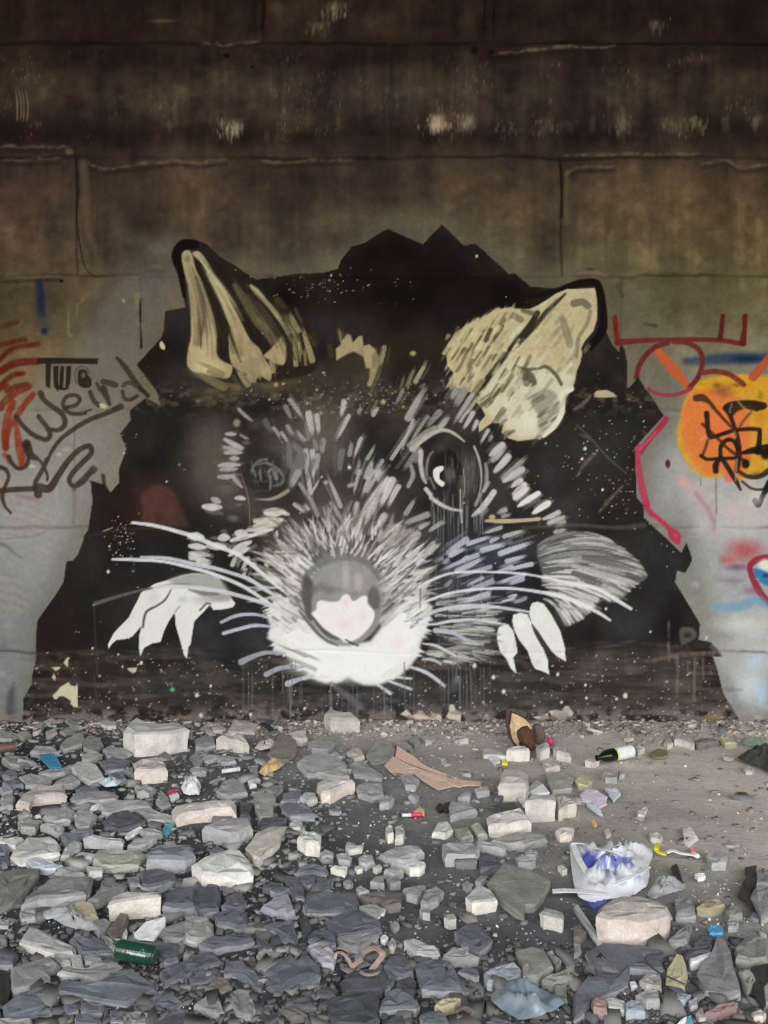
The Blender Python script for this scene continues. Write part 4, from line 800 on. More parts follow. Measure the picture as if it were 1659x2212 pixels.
# -- nose
part_id('nose')
bl('C2', 1320, 400, 350, 390, (148, 147, 142), .95, .9)
bl('C2', 1330, 240, 260, 200, (160, 158, 150), .8); bl('C2', 1150, 250, 90, 110, (142, 140, 134), .7); bl('C2', 1330, 170, 50, 190, (184, 180, 170), .8); bl('C2', 1440, 230, 60, 130, (196, 180, 172), .8); bl('C2', 1240, 290, 130, 50, (120, 118, 112), .6)
st('C2', [(1010, 150), (1100, 80), (1250, 30), (1400, 25), (1530, 80), (1640, 190)], [50, 50, 44, 40, 40, 34], (118, 120, 116), .85, 5)
pg('C2', [(960, 230), (985, 160), (1030, 190), (1060, 280), (1040, 380), (1040, 470), (1000, 520), (975, 450), (950, 350)], (80, 79, 76), .92, 5, True); st('C2', [(1060, 300), (1110, 270), (1200, 300)], 60, (112, 110, 106), .6, 8)
pg('C2', [(1530, 300), (1570, 260), (1620, 330), (1620, 430), (1595, 480), (1545, 440), (1515, 370)], (96, 95, 92), .9, 6, True); bl('C2', 1650, 250, 60, 140, (170, 168, 162), .6)
bl('C2', 1400, 330, 140, 40, (132, 128, 122), .7); bl('C2', 1500, 160, 60, 110, (160, 156, 150), .6)
pg('C2', [(1040, 495), (1078, 460), (1085, 405), (1120, 382), (1180, 395), (1270, 388), (1300, 345), (1350, 330), (1388, 385), (1430, 372), (1470, 345), (1512, 350), (1520, 410), (1575, 480), (1570, 560), (1500, 650), (1430, 710), (1330, 745), (1280, 705), (1200, 665), (1120, 600), (1065, 540)], (240, 234, 232), .97, 3, True)
bl('C2', 1150, 430, 80, 60, (246, 232, 230), .9); bl('C2', 1335, 400, 60, 80, (238, 216, 214), .9); bl('C2', 1320, 580, 110, 90, (242, 216, 218), .9); bl('C2', 1480, 380, 50, 40, (240, 226, 222), .8); bl('C2', 1480, 520, 80, 60, (228, 222, 218), .7)
for pts, w, c in (([(1010, 500), (1060, 560), (1125, 635), (1195, 685), (1265, 712)], [40, 44, 42, 40, 16], (88, 87, 85)), ([(930, 470), (1010, 570), (1090, 660), (1180, 730), (1265, 768)], [16, 26, 30, 30, 12], (104, 103, 100)), ([(1600, 470), (1580, 570), (1520, 670), (1430, 762)], [30, 34, 30, 12], (142, 139, 137)), ([(1330, 718), (1375, 745), (1436, 768)], [10, 18, 14], (60, 58, 54)), ([(1045, 560), (1120, 660), (1190, 715)], 16, (176, 172, 166))):
    st('C2', pts, w, c, .92, 1.8)

# -- paws
part_id('paw_a')
PA = [(315, 1273), (334, 1261), (365, 1252), (395, 1242), (420, 1238), (443, 1240), (473, 1248), (483, 1266), (499, 1291), (509, 1304), (503, 1312), (486, 1316), (461, 1318), (454, 1306), (440, 1322), (420, 1342), (416, 1365), (412, 1392), (407, 1398), (404, 1423), (397, 1415), (391, 1390), (380, 1352), (377, 1324), (365, 1342), (354, 1365), (347, 1387), (329, 1390), (311, 1400), (303, 1419), (300, 1400), (301, 1372),
      (306, 1352), (286, 1375), (270, 1381), (253, 1382), (243, 1390), (235, 1401), (233, 1392), (246, 1367), (262, 1350), (278, 1334), (290, 1310), (298, 1295), (304, 1281)]
pg(None, PA, (228, 226, 220), .98, 1.1)
pg(None, [(365, 1252), (420, 1238), (473, 1248), (500, 1291), (470, 1300), (440, 1290), (410, 1270), (380, 1262)], (156, 153, 146), .85, 6, True); bl(None, 440, 1295, 40, 16, (176, 173, 166), .6); bl(None, 330, 1290, 20, 26, (206, 203, 196), .7); bl(None, 395, 1295, 16, 12, (190, 188, 182), .7); bl(None, 470, 1308, 30, 9, (232, 230, 226), .8)
for pts, w, c in (([(370, 1273), (358, 1294), (340, 1308), (318, 1320), (311, 1338), (309, 1355)], [2, 4, 4, 5, 5, 4], (66, 63, 60)), ([(340, 1268), (375, 1262), (410, 1262)], 5, (140, 137, 130)), ([(410, 1272), (440, 1282), (470, 1282)], 8, (120, 118, 112)), ([(378, 1322), (388, 1310)], 3, (150, 148, 142)), ([(432, 1318), (446, 1304), (454, 1304)], 4, (84, 82, 78))):
    st(None, pts, w, c, .9, 1.8)
part_id('paw_b')
for poly_ in ([(1015, 612), (1060, 590), (1105, 598), (1140, 640), (1165, 750), (1178, 830), (1140, 870), (1160, 960), (1166, 1008), (1120, 965), (1080, 880), (1030, 825), (1000, 720), (996, 660)], [(1140, 505), (1200, 488), (1260, 500), (1300, 580), (1340, 700), (1400, 800), (1440, 900), (1440, 960), (1452, 1018), (1390, 988), (1330, 970), (1300, 920), (1260, 810), (1190, 720), (1150, 640), (1130, 560)],
              [(1285, 440), (1300, 405), (1345, 393), (1400, 410), (1470, 510), (1540, 640), (1580, 780), (1592, 905), (1520, 865), (1470, 820), (1400, 720), (1330, 640), (1300, 580), (1275, 500)]):
    pg('C3', [(x + 4, y) for x, y in poly_], (40, 40, 40), .8, 2.5); pg('C3', poly_, (230, 229, 222), .98, 1.0)
for x, y, rx, ry, c in ((1070, 780, 40, 70, (206, 204, 196)), (1200, 580, 60, 60, (238, 236, 228)), (1320, 800, 60, 80, (220, 218, 210)), (1480, 700, 60, 70, (222, 220, 212)), (1150, 760, 26, 60, (200, 198, 190)), (1350, 910, 50, 40, (206, 203, 194)), (1530, 830, 40, 40, (212, 209, 200))): bl('C3', x, y, rx, ry, c, .7)
st('C3', [(1300, 590), (1340, 660), (1400, 760), (1450, 840)], [12, 40, 44, 26], (58, 57, 54), .9); pg('C3', [(1085, 500), (1130, 495), (1130, 580), (1060, 570), (1020, 570)], (34, 34, 38), .9, 2); pg('C3', [(940, 720), (1010, 620), (990, 740), (1010, 830), (930, 760)], (52, 51, 50), .8, 4)
st('C3', [(1400, 390), (1470, 450), (1530, 560), (1570, 640)], [20, 50, 50, 30], (44, 44, 46), .85, 3)

# -- whiskers
W = (224, 224, 226)
WH = [([(286, 1129), (320, 1133), (354, 1140), (390, 1150), (420, 1159), (445, 1170), (480, 1184), (511, 1196), (542, 1218), (587, 1256), (610, 1276)], [6, 8, 8, 9, 10, 10, 9, 9, 9, 8, 4], W),
      ([(243, 1208), (291, 1209), (354, 1213), (420, 1228), (461, 1240), (524, 1266), (575, 1299), (605, 1318)], [5, 8, 7, 8, 8, 8, 7, 3], W), ([(304, 1203), (362, 1206), (420, 1219), (461, 1227), (500, 1238), (540, 1252), (577, 1276), (600, 1290)], [4, 8, 9, 9, 8, 9, 8, 3], (204, 206, 212)),
      ([(205, 1304), (253, 1289), (304, 1275), (330, 1270)], [9, 7, 6, 5], (96, 96, 94)), ([(330, 1269), (365, 1266), (400, 1268), (440, 1272), (486, 1279), (552, 1297), (592, 1312), (620, 1328)], [4, 7, 8, 9, 9, 9, 9, 4], (206, 206, 208)),
      ([(478, 1344), (511, 1330), (548, 1327), (580, 1334)], [7, 8, 7, 4], (184, 188, 200)), ([(483, 1368), (519, 1358), (552, 1351), (590, 1354)], [8, 8, 8, 4], (196, 199, 210)), ([(521, 1430), (547, 1418), (575, 1410), (614, 1412)], [14, 11, 9, 5], (158, 160, 168)),
      ([(575, 1457), (607, 1443), (655, 1441)], [12, 10, 6], (168, 171, 180)), ([(622, 1477), (646, 1468), (676, 1461)], [14, 9, 8], (194, 198, 208)),
      ([(905, 1268), (935, 1252), (975, 1238), (1020, 1235), (1075, 1236), (1124, 1239), (1175, 1247), (1239, 1262), (1285, 1270), (1328, 1294), (1363, 1315)], [4, 6, 5, 5, 5, 5, 5, 6, 7, 9, 7], W),
      ([(921, 1299), (962, 1284), (1002, 1276), (1048, 1272), (1098, 1271), (1149, 1276), (1200, 1286), (1240, 1298), (1290, 1322), (1318, 1340)], [6, 6, 6, 6, 6, 7, 8, 8, 8, 5], W),
      ([(881, 1341), (921, 1327), (952, 1317), (997, 1309), (1048, 1309), (1098, 1315), (1144, 1322)], [4, 8, 8, 8, 7, 7, 5], (204, 207, 214)), ([(880, 1350), (942, 1348), (977, 1341), (1022, 1338), (1063, 1344), (1098, 1350)], [3, 6, 6, 5, 6, 3], (210, 211, 214)),
      ([(940, 1361), (972, 1365), (1012, 1383)], [10, 10, 6], (180, 184, 196)), ([(914, 1390), (942, 1395), (972, 1410), (990, 1420)], [4, 7, 6, 3], (206, 208, 212)), ([(914, 1424), (934, 1425), (952, 1434)], [6, 8, 5], (184, 188, 198)),
      ([(888, 1441), (921, 1453), (947, 1471), (960, 1482)], [6, 8, 8, 6], (204, 208, 218)), ([(855, 1463), (888, 1466)], [5, 6], (200, 203, 212)), ([(840, 1471), (866, 1481), (888, 1489)], [5, 7, 6], (206, 209, 218)), ([(817, 1480), (843, 1498)], [6, 8], (204, 208, 218))]
part_id('fur')
strokes('C3', [(1000, 440, 720, 490, 16, 190), (1000, 500, 800, 540, 16, 150), (980, 560, 640, 590, 18, 196), (960, 640, 620, 620, 20, 200), (940, 690, 640, 660, 18, 190), (920, 730, 560, 740, 26, 150), (880, 760, 700, 740, 22, 196), (780, 790, 560, 810, 30, 170), (720, 830, 420, 830, 40, 160), (700, 710, 420, 700, 16, 60), (760, 640, 520, 610, 14, 70), (620, 760, 460, 760, 14, 84), (560, 850, 400, 830, 30, 190), (880, 800, 600, 850, 34, 110), (820, 870, 540, 920, 40, 96), (560, 480, 900, 440, 14, 150)], dry=.15)
for k in range(90):
    y = rr.uniform(1285, 1430); x = rr.uniform(935, 1050); L_ = rr.uniform(25, 60); dy = np.interp(y, [1285, 1350, 1430], [-8, 4, 10])
    brush((x, y), (x + L_, y + dy + rr.uniform(-3, 3)), rr.uniform(3, 7), [(206, 206, 206), (176, 175, 172), (150, 148, 144), (90, 90, 92), (220, 219, 214)][rr.randint(5)], .7, rr.uniform(-3, 1))
for i, (pts, w, c) in enumerate(WH):
    part_id('whisker%d' % i)
    st(None, pts, w, c, .95, 1.3, dry=.08, thr=.3)
noid()
# thin frames of the painted edge, drips under the muzzle
for x, y0, y1 in ((203, 1302, 1460), (203, 1460, 1520)): st(None, [(x, y0), (x + 3, (y0 + y1) / 2), (x + 8, y1)], 3, (74, 68, 64), .7, 2)
for k in range(46):
    x = rb.uniform(520, 900); y = rb.uniform(1420, 1480); 
    if 670 < x < 860: y = rb.uniform(1478, 1490)
    st(None, [(x, y), (x + rb.uniform(-1, 1), y + rb.uniform(20, 110))], rb.uniform(1.4, 3), rb.uniform(90, 140), rb.uniform(.3, .7), .9, .3, False)
st(None, [(716, 1478), (745, 1500), (775, 1525)], [10, 14, 18], (112, 110, 114), .7, 5); st(None, [(626, 1478), (627, 1520), (628, 1550)], 4, (150, 150, 152), .6)
for k in range(26):
    x = rb.uniform(930, 1060); y = rb.uniform(1400, 1460); st(None, [(x, y), (x + 1, y + rb.uniform(20, 110))], rb.uniform(1.4, 2.4), rb.uniform(90, 140), rb.uniform(.3, .6), .9, .3, False)
bl(None, 988, 1468, 16, 14, (120, 138, 150), .6); st(None, [(992, 1470), (994, 1520)], 4, (110, 124, 134), .6); bl(None, 372, 1490, 8, 7, (98, 180, 122), .95, .3); bl(None, 370, 1478, 9, 6, (120, 126, 112), .7)
st(None, [(1050, 1125), (1085, 1126), (1130, 1124), (1165, 1121)], [6, 10, 8, 8], (186, 177, 142), .95, 1.4); bl(None, 1063, 1117, 10, 8, (190, 180, 144), .9, .4); pg(None, [(1284, 850), (1288, 844), (1310, 842), (1325, 848), (1334, 857), (1300, 859), (1284, 857)], (178, 168, 130), .97)
st(None, [(1246, 918), (1275, 945), (1310, 985), (1353, 1022)], 3, (92, 88, 78), .8, 1); pg(None, [(1247, 936), (1258, 944), (1281, 955), (1270, 940)], (104, 96, 88), .5, 2)
for pts in ([(1247, 1028), (1265, 1000), (1288, 978)], [(1295, 1105), (1312, 1085), (1345, 1050)], [(1240, 885), (1262, 870), (1276, 855)]): st(None, pts, [5, 9, 5], (120, 104, 96), .75, 2, dry=.5)
st(None, [(1130, 1140), (1240, 1134), (1330, 1140), (1392, 1134)], [6, 8, 8, 12], (96, 92, 84), .6, 3, dry=.4); st(None, [(188, 1159), (240, 1148), (330, 1140)], 4, (60, 50, 44), .6, 2)
pg(None, [(221, 1147), (245, 1138), (243, 1141), (227, 1148)], (176, 160, 138), .9); pg(None, [(345, 738), (350, 737), (357, 748), (356, 756), (349, 754), (344, 747)], (196, 184, 150), 1, .8); bl(None, 1030, 553, 4, 5, (196, 184, 148), 1, .5); bl(None, 892, 763, 10, 8, (176, 160, 106), .9, .3); bl(None, 828, 868, 8, 9, (186, 166, 116), .9, .3)
# peeled patches at the foot of the wall
PLS = (206, 194, 164)
pg('C1', [(450, 1192), (480, 1165), (512, 1122), (560, 1095), (582, 1080), (600, 1105), (640, 1118), (655, 1090), (662, 1140), (660, 1230), (666, 1300), (630, 1290), (600, 1268), (605, 1240), (570, 1220), (540, 1202), (500, 1205), (488, 1225), (462, 1225)], PLS)
for pts in ([(540, 912), (575, 868), (602, 870), (580, 895), (582, 955), (560, 940)], [(440, 955), (515, 950), (500, 975), (475, 985)], [(1085, 960), (1170, 955), (1160, 995), (1130, 1005), (1095, 980)], [(440, 1040), (458, 1005), (475, 1040), (465, 1070)], [(295, 958), (330, 955), (310, 975)]): pg('C1', pts, PLS, .95)
LOWC = (212, 200, 182)
for tl, pts in (('D3', [(175, 130), (230, 88), (262, 122), (280, 140), (355, 95), (400, 140), (432, 152), (450, 118), (520, 130), (545, 190), (470, 212), (400, 185), (340, 200), (290, 165), (240, 155)]), ('D3', [(565, 150), (590, 110), (600, 45), (635, 50), (650, 95), (700, 120), (690, 190), (600, 180)]), ('D3', [(1300, 150), (1380, 140), (1435, 118), (1445, 165), (1380, 180), (1330, 165)]),
                ('D3', [(1440, 100), (1500, 92), (1560, 100), (1580, 60), (1610, 58), (1659, 120), (1640, 150), (1600, 150), (1580, 190), (1540, 215), (1515, 160), (1470, 140)]), ('D3', [(-20, 240), (60, 200), (150, 180), (200, 200), (190, 260), (100, 290), (0, 290)]), ('D3', [(880, 160), (910, 120), (940, 150), (930, 180)]), ('D3', [(960, 170), (985, 160), (1010, 180), (990, 195)])):
    pg(tl, [(x, y - 38) for x, y in pts], LOWC if pts[0][0] > 0 else (170, 164, 158), .95, 1.2)
base = sstep(1506, 1556, Yg + 14 * (wnoise(30, 30, 51, 3) - .5)) * sstep(.35, .62, wnoise(16, 10, 52, 3)) * (1 if True else 0)
P += (base * .8)[..., None] * (np.array([136, 126, 118]) - P)
bl('C4', 1190, 1400, 110, 60, (150, 120, 70), .85); bl('D4', 1270, 210, 70, 60, (196, 158, 108), .8); bl('D4', 1180, 200, 90, 50, (170, 146, 120), .7); bl('D4', 1390, 190, 60, 60, (190, 178, 164), .6)
# flecks where the paint has come off
spots = []
for k in range(1500):
    z = rb.rand()
    if z < .55: x, y = rb.uniform(60, 1600), 1560 - 150 * rb.rand() ** 1.7
    elif z < .7: x, y = rb.normal(760, 130), rb.normal(860, 22)
    elif z < .75: x, y = rb.normal(690, 90), rb.normal(615, 16)
    elif z < .86: x, y = rb.normal(1330, 80), rb.normal(1010, 90)
    elif z < .9: x, y = rb.normal(262, 14), rb.normal(1165, 24)
    else: x, y = rb.uniform(150, 1500), rb.uniform(620, 1500)
    iy, ix = np.searchsorted(YS, y), np.searchsorted(XS, x)
    if 0 < iy < NY and 0 < ix < NX and HOLE[iy, ix] and P[iy, ix].sum() < 330:
        g = rb.uniform(120, 225); s = rb.choice([1.5, 1.8, 2.2, 2.8, 4.0], p=[.4, .3, .17, .1, .03]); g *= .85 if y < 900 else 1; bl(None, x, y, s * rb.uniform(.8, 1.4), s, (g, g * .96, g * .88), .9, .3)
for x, y, s in ((234, 1235, 5), (200, 1400, 3), (425, 1502, 6), (434, 1546, 6), (455, 1482, 4), (613, 1416, 4), (541, 1544, 5), (1066, 1463, 6), (1205, 1457, 5), (1088, 1494, 6), (1351, 1503, 7), (1267, 1508, 4), (1332, 1510, 4), (1213, 1517, 4), (1264, 969, 5), (1258, 991, 4), (1302, 1058, 4), (1309, 1315, 4), (1405, 1365, 3), (1025, 1438, 6), (360, 1040, 3), (1265, 1480, 4), (658, 1531, 4), (305, 1432, 5), (265, 1440, 3), (328, 529, 0)):
    if s: bl(None, x, y, s, s * 1.2, (226, 218, 204), .95, .4)
GR = 1 + .13 * (wnoise(5, 5, 61, 1) - .5) + .10 * (wnoise(40, 40, 62, 3) - .5)
P *= 1 + (GR[..., None] - 1) * np.clip(1.15 - P.mean(-1, keepdims=True) / 240, .12, 1)

# the head as one part: the fur and the dark coat between the tufts
HEAD = [(400, 800), (436, 880), (405, 1000), (400, 1100), (396, 1175), (440, 1205), (520, 1245), (560, 1330), (590, 1425), (700, 1485), (850, 1485), (1000, 1445), (1062, 1405), (1078, 1350), (1150, 1290), (1165, 1175), (1235, 1160), (1195, 1060), (1125, 965), (1060, 930), (1030, 860), (980, 830),
        (960, 770), (900, 720), (830, 680), (760, 650), (690, 680), (680, 800), (560, 830)]
sl, al = poly_alpha(crom(HEAD, 4, True), .5)
m = (al > .5) & np.isin(ID[sl], [NAMES.index('hole'), NAMES.index('fur')])
ID[sl] = np.where(m, NAMES.index('fur'), ID[sl])
ID[(ID == NAMES.index('fur'))] = NAMES.index('hole'); ID[sl] = np.where(m, NAMES.index('fur'), ID[sl])

# ---------------------------------------------------------------- turn the painted grid into meshes
Irgb = np.stack([np.interp(YS, I_ROWS, [v[i] if hasattr(v, '__len__') else v for v in I_VALS]) for i in range(3)], -1)
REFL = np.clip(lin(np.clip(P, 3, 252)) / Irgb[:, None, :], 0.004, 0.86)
jit = np.random.RandomState(9)
Hc = H.copy()
VX = (np.broadcast_to(XS[None, :], (NY, NX)) - CX) * S
VZ = CH - (np.broadcast_to(YS[:, None], (NY, NX)) - CY) * S
VERT = np.stack([VX, -Hc, VZ], -1).reshape(-1, 3)
REFL_F = REFL.reshape(-1, 3)
cell = ID[:-1, :-1].copy()
key = np.where(cell == 0, -1 - block[:-1, :-1], cell)


def wall_material(name, rough, spec):
    m, nt, b = node_mat(name)
    a = nt.nodes.new('ShaderNodeAttribute'); a.attribute_name = 'paint'
    n = noise_node(nt, 70, 4, 0.7, coords(nt)); n2 = noise_node(nt, 260, 3, 0.6, coords(nt))
    v = ramp(nt, n.outputs['Fac'], [(0.25, (0.95, 0.95, 0.95)), (0.75, (1.04, 1.04, 1.04))])
    nt.links.new(mixc(nt, 1.0, a.outputs['Color'], v, 'MULTIPLY'), b.inputs['Base Color'])
    b.inputs['Roughness'].default_value = rough; b.inputs['Specular IOR Level'].default_value = spec
    bump(nt, b, n2.outputs['Fac'], 0.25, 0.004)
    return m


M_conc = wall_material('stained_concrete', 0.92, 0.2)
M_paint = wall_material('wall_paint', 0.8, 0.12)


def cut(name, k, mat, parent=None, at=None):
    iy, ix = np.nonzero(key == k)
    if len(iy) == 0: return None
    q = np.stack([(iy + 1) * NX + ix, (iy + 1) * NX + ix + 1, iy * NX + ix + 1, iy * NX + ix], -1)
    used, inv = np.unique(q.ravel(), return_inverse=True)
    me = mesh_np(name, VERT[used] - (np.array(at) if at is not None else 0), inv.reshape(-1, 4), REFL_F[used])
    me.polygons.foreach_set('use_smooth', np.ones(len(iy), bool))
    return link(name, me, mat, parent)


back = tag(box('wall_back', (-9.2, 0.06, -0.4), (9.2, 0.9, 6.9), M_soot), kind='structure')
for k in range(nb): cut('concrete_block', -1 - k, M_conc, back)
mural = tag(empty('mural', ((829 - CX) * S, 0, 0)), 'black and white mural of a whiskered animal peering through a hole in the wall', 'mural')
mat0 = (mural.location.x, 0, 0)
N = {n: i for i, n in enumerate(NAMES)}
cut('painted_hole', N['hole'], M_paint, mural, mat0)['label'] = 'jagged black painted hole behind the animal'
for kx, nm, lb in (('ear_a', 'ear', 'striped cream ear standing upright'), ('ear_b', 'ear', 'broad cream ear folded outwards'), ('tuft', 'forehead_tuft', None), ('fur', 'head_fur', None), ('eye_a', 'eye', 'smudged eye with worn grey scribble'), ('eye_b', 'eye', 'round glossy eye with white highlight'),
                   ('ruff', 'cheek_ruff', None), ('muzzle', 'muzzle', None), ('nose', 'nose', None), ('paw_a', 'paw', 'white paw with spread claws'), ('paw_b', 'paw', 'three white fingers gripping the edge')):
    o = cut(nm, N[kx], M_paint, mural, mat0)
    if lb and o: o['label'] = lb
for i in range(len(WH)): cut('whisker', N['whisker%d' % i], M_paint, mural, mat0)
for kx, lb in (('blue_dash', 'short vertical blue spray dash high on the bare wall'), ('red_arcs', 'bundle of brick red spray arcs at the left end of the wall'), ('letters', 'black block letters under a straight bar beside the mural'),
               ('script', 'dark brown handwritten script tag with a long underline beside the mural'), ('blue_streak', 'dark blue sprayed streak above the orange disc'), ('sun_face', 'orange and yellow sprayed disc right of the mural'), ('orange_strokes', 'orange spray stroke slanting through the dark red ring'), ('orange_stroke2', 'short orange spray stroke at the right end above the orange disc'),
               ('red_figure', 'dark red line drawing of bars over a ring beside the ear'), ('black_scribble', 'black angular scribble sprayed over the orange disc'), ('crimson_line', 'crimson wavy line along the edge of the black hole'), ('red_eye', 'red ringed eye shape at the right end of the wall'),
               ('pale_blue_streak', 'pale blue sprayed streak under the red ringed eye shape')):
    o = cut('graffiti', N[kx], M_paint)
    if o: tag(o, lb, 'graffiti', 'graffiti beside the mural')

# ---------------------------------------------------------------- the floor: trodden dust
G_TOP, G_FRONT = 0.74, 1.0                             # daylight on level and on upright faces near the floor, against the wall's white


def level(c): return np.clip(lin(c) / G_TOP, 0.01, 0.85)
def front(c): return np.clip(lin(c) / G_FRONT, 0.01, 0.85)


def ground_at(px, py, z=0.0):
    """Where the sight line through a photo pixel meets the level z."""
    d = (CH - z) * F / (py - CY)
    return np.array([(px - CX) * d / F, d - D, z])


def floor_z(x, y):
    p = Vector((x * 1.3, y * 1.3, 3.1))
    return 0.022 * mnoise.noise(p) + 0.012 * mnoise.noise(p * 3.1) + 0.006 * mnoise.noise(p * 9.0) + 0.012 * math.exp(-((y + 0.05) / 0.25) ** 2) - 0.012


M_dust, nt, b = node_mat('trodden_dust')
oc = coords(nt)
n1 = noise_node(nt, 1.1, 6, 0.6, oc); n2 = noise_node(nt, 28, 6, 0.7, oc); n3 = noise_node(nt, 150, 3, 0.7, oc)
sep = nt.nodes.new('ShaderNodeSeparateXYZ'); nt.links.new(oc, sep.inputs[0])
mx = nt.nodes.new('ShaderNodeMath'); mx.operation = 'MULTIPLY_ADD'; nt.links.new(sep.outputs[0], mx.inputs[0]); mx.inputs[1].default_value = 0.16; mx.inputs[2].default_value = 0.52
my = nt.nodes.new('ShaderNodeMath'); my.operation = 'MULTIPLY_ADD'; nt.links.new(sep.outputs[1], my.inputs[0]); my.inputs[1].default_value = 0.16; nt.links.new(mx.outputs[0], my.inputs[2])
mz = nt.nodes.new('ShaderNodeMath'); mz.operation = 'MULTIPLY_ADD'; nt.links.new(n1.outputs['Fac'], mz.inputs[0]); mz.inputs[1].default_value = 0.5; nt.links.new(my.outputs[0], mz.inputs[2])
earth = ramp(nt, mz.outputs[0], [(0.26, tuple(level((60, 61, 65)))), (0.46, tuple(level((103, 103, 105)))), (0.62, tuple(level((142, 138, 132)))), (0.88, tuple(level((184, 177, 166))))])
fine = ramp(nt, n2.outputs['Fac'], [(0.3, (0.84, 0.84, 0.84)), (0.7, (1.14, 1.14, 1.14))])
c1 = mixc(nt, 1.0, earth, fine, 'MULTIPLY')
nt.links.new(mixc(nt, 1.0, c1, ramp(nt, n3.outputs['Fac'], [(0.35, (0.85, 0.85, 0.85)), (0.72, (1.1, 1.1, 1.1))]), 'MULTIPLY'), b.inputs['Base Color'])
b.inputs['Roughness'].default_value = 0.95; b.inputs['Specular IOR Level'].default_value = 0.15
bump(nt, b, n2.outputs['Fac'], 0.5, 0.02)
gx, gy = np.linspace(-9.0, 9.0, 300), np.linspace(-6.9, 0.05, 180)
fv = [(x, y, floor_z(x, y)) for y in gy for x in gx]
ii = np.arange(len(gx) * len(gy)).reshape(len(gy), len(gx))
ff = np.stack([ii[:-1, :-1], ii[:-1, 1:], ii[1:, 1:], ii[1:, :-1]], -1).reshape(-1, 4)
me = mesh_np('floor', np.array(fv), ff); me.polygons.foreach_set('use_smooth', np.ones(len(ff), bool))
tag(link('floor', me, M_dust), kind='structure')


# ---------------------------------------------------------------- stones
def stone_mat(name, rgb, var=0.13, rough=0.9, dusty=0.0):
    m, nt, b = node_mat(name)
    oc = coords(nt); oi = nt.nodes.new('ShaderNodeObjectInfo')
    add = nt.nodes.new('ShaderNodeVectorMath'); add.operation = 'ADD'; nt.links.new(oc, add.inputs[0]); nt.links.new(oi.outputs['Location'], add.inputs[1])
    n = noise_node(nt, 14, 8, 0.65, add.outputs[0]); f = noise_node(nt, 95, 4, 0.7, add.outputs[0])
    c = np.array(rgb)
    base = ramp(nt, n.outputs['Fac'], [(0.28, tuple(c * 0.74)), (0.5, tuple(c)), (0.72, tuple(np.clip(c * 1.22, 0, .9)))])
    sp = ramp(nt, f.outputs['Fac'], [(0.3, (0.82, 0.82, 0.82)), (0.7, (1.12, 1.12, 1.12))])
    ov = ramp(nt, oi.outputs['Random'], [(0.0, (1 - var, 1 - var, 1 - var * 0.9)), (1.0, (1 + var, 1 + var, 1 + var * 0.9))])
    nt.links.new(mixc(nt, 1.0, mixc(nt, 1.0, base, sp, 'MULTIPLY'), ov, 'MULTIPLY'), b.inputs['Base Color'])
    b.inputs['Roughness'].default_value = rough; b.inputs['Specular IOR Level'].default_value = 0.25
    bump(nt, b, n.outputs['Fac'], 0.5, 0.025)
    return m


PAL = {  # key: (dusty top dimmed as under grazing light, broken side brightened as facing the light) as the photograph shows them, and the words for a label
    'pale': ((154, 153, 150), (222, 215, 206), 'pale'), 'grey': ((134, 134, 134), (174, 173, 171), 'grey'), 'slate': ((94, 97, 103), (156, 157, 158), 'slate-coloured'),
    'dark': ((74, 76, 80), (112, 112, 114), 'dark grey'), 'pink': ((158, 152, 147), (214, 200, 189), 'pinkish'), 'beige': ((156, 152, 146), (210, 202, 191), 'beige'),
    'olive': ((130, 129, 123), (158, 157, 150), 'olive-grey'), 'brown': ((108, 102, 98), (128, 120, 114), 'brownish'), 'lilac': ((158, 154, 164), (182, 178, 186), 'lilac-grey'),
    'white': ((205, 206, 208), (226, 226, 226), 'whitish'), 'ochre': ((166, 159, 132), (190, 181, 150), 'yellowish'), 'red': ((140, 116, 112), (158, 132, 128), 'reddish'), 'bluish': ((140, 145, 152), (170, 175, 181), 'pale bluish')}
SM = {k: (stone_mat(k + '_dusty_dimmed_top', np.clip(level(v[0]) * 1.2, 0, .8)), stone_mat(k + '_broken_lit_side', np.clip(front(v[1]) * 1.04, 0, .85))) for k, v in PAL.items()}
SMF = {k: (stone_mat(k + '_front_shade_top', level(v[0]) * .74), stone_mat(k + '_front_shade_side', front(v[1]) * .86)) for k, v in PAL.items()}   # front of the heap: darker slate tone, the shade there put into the colour
ROCKS = []                                              # (object, centre px, width px, height px, key)
sr = np.random.RandomState(21)


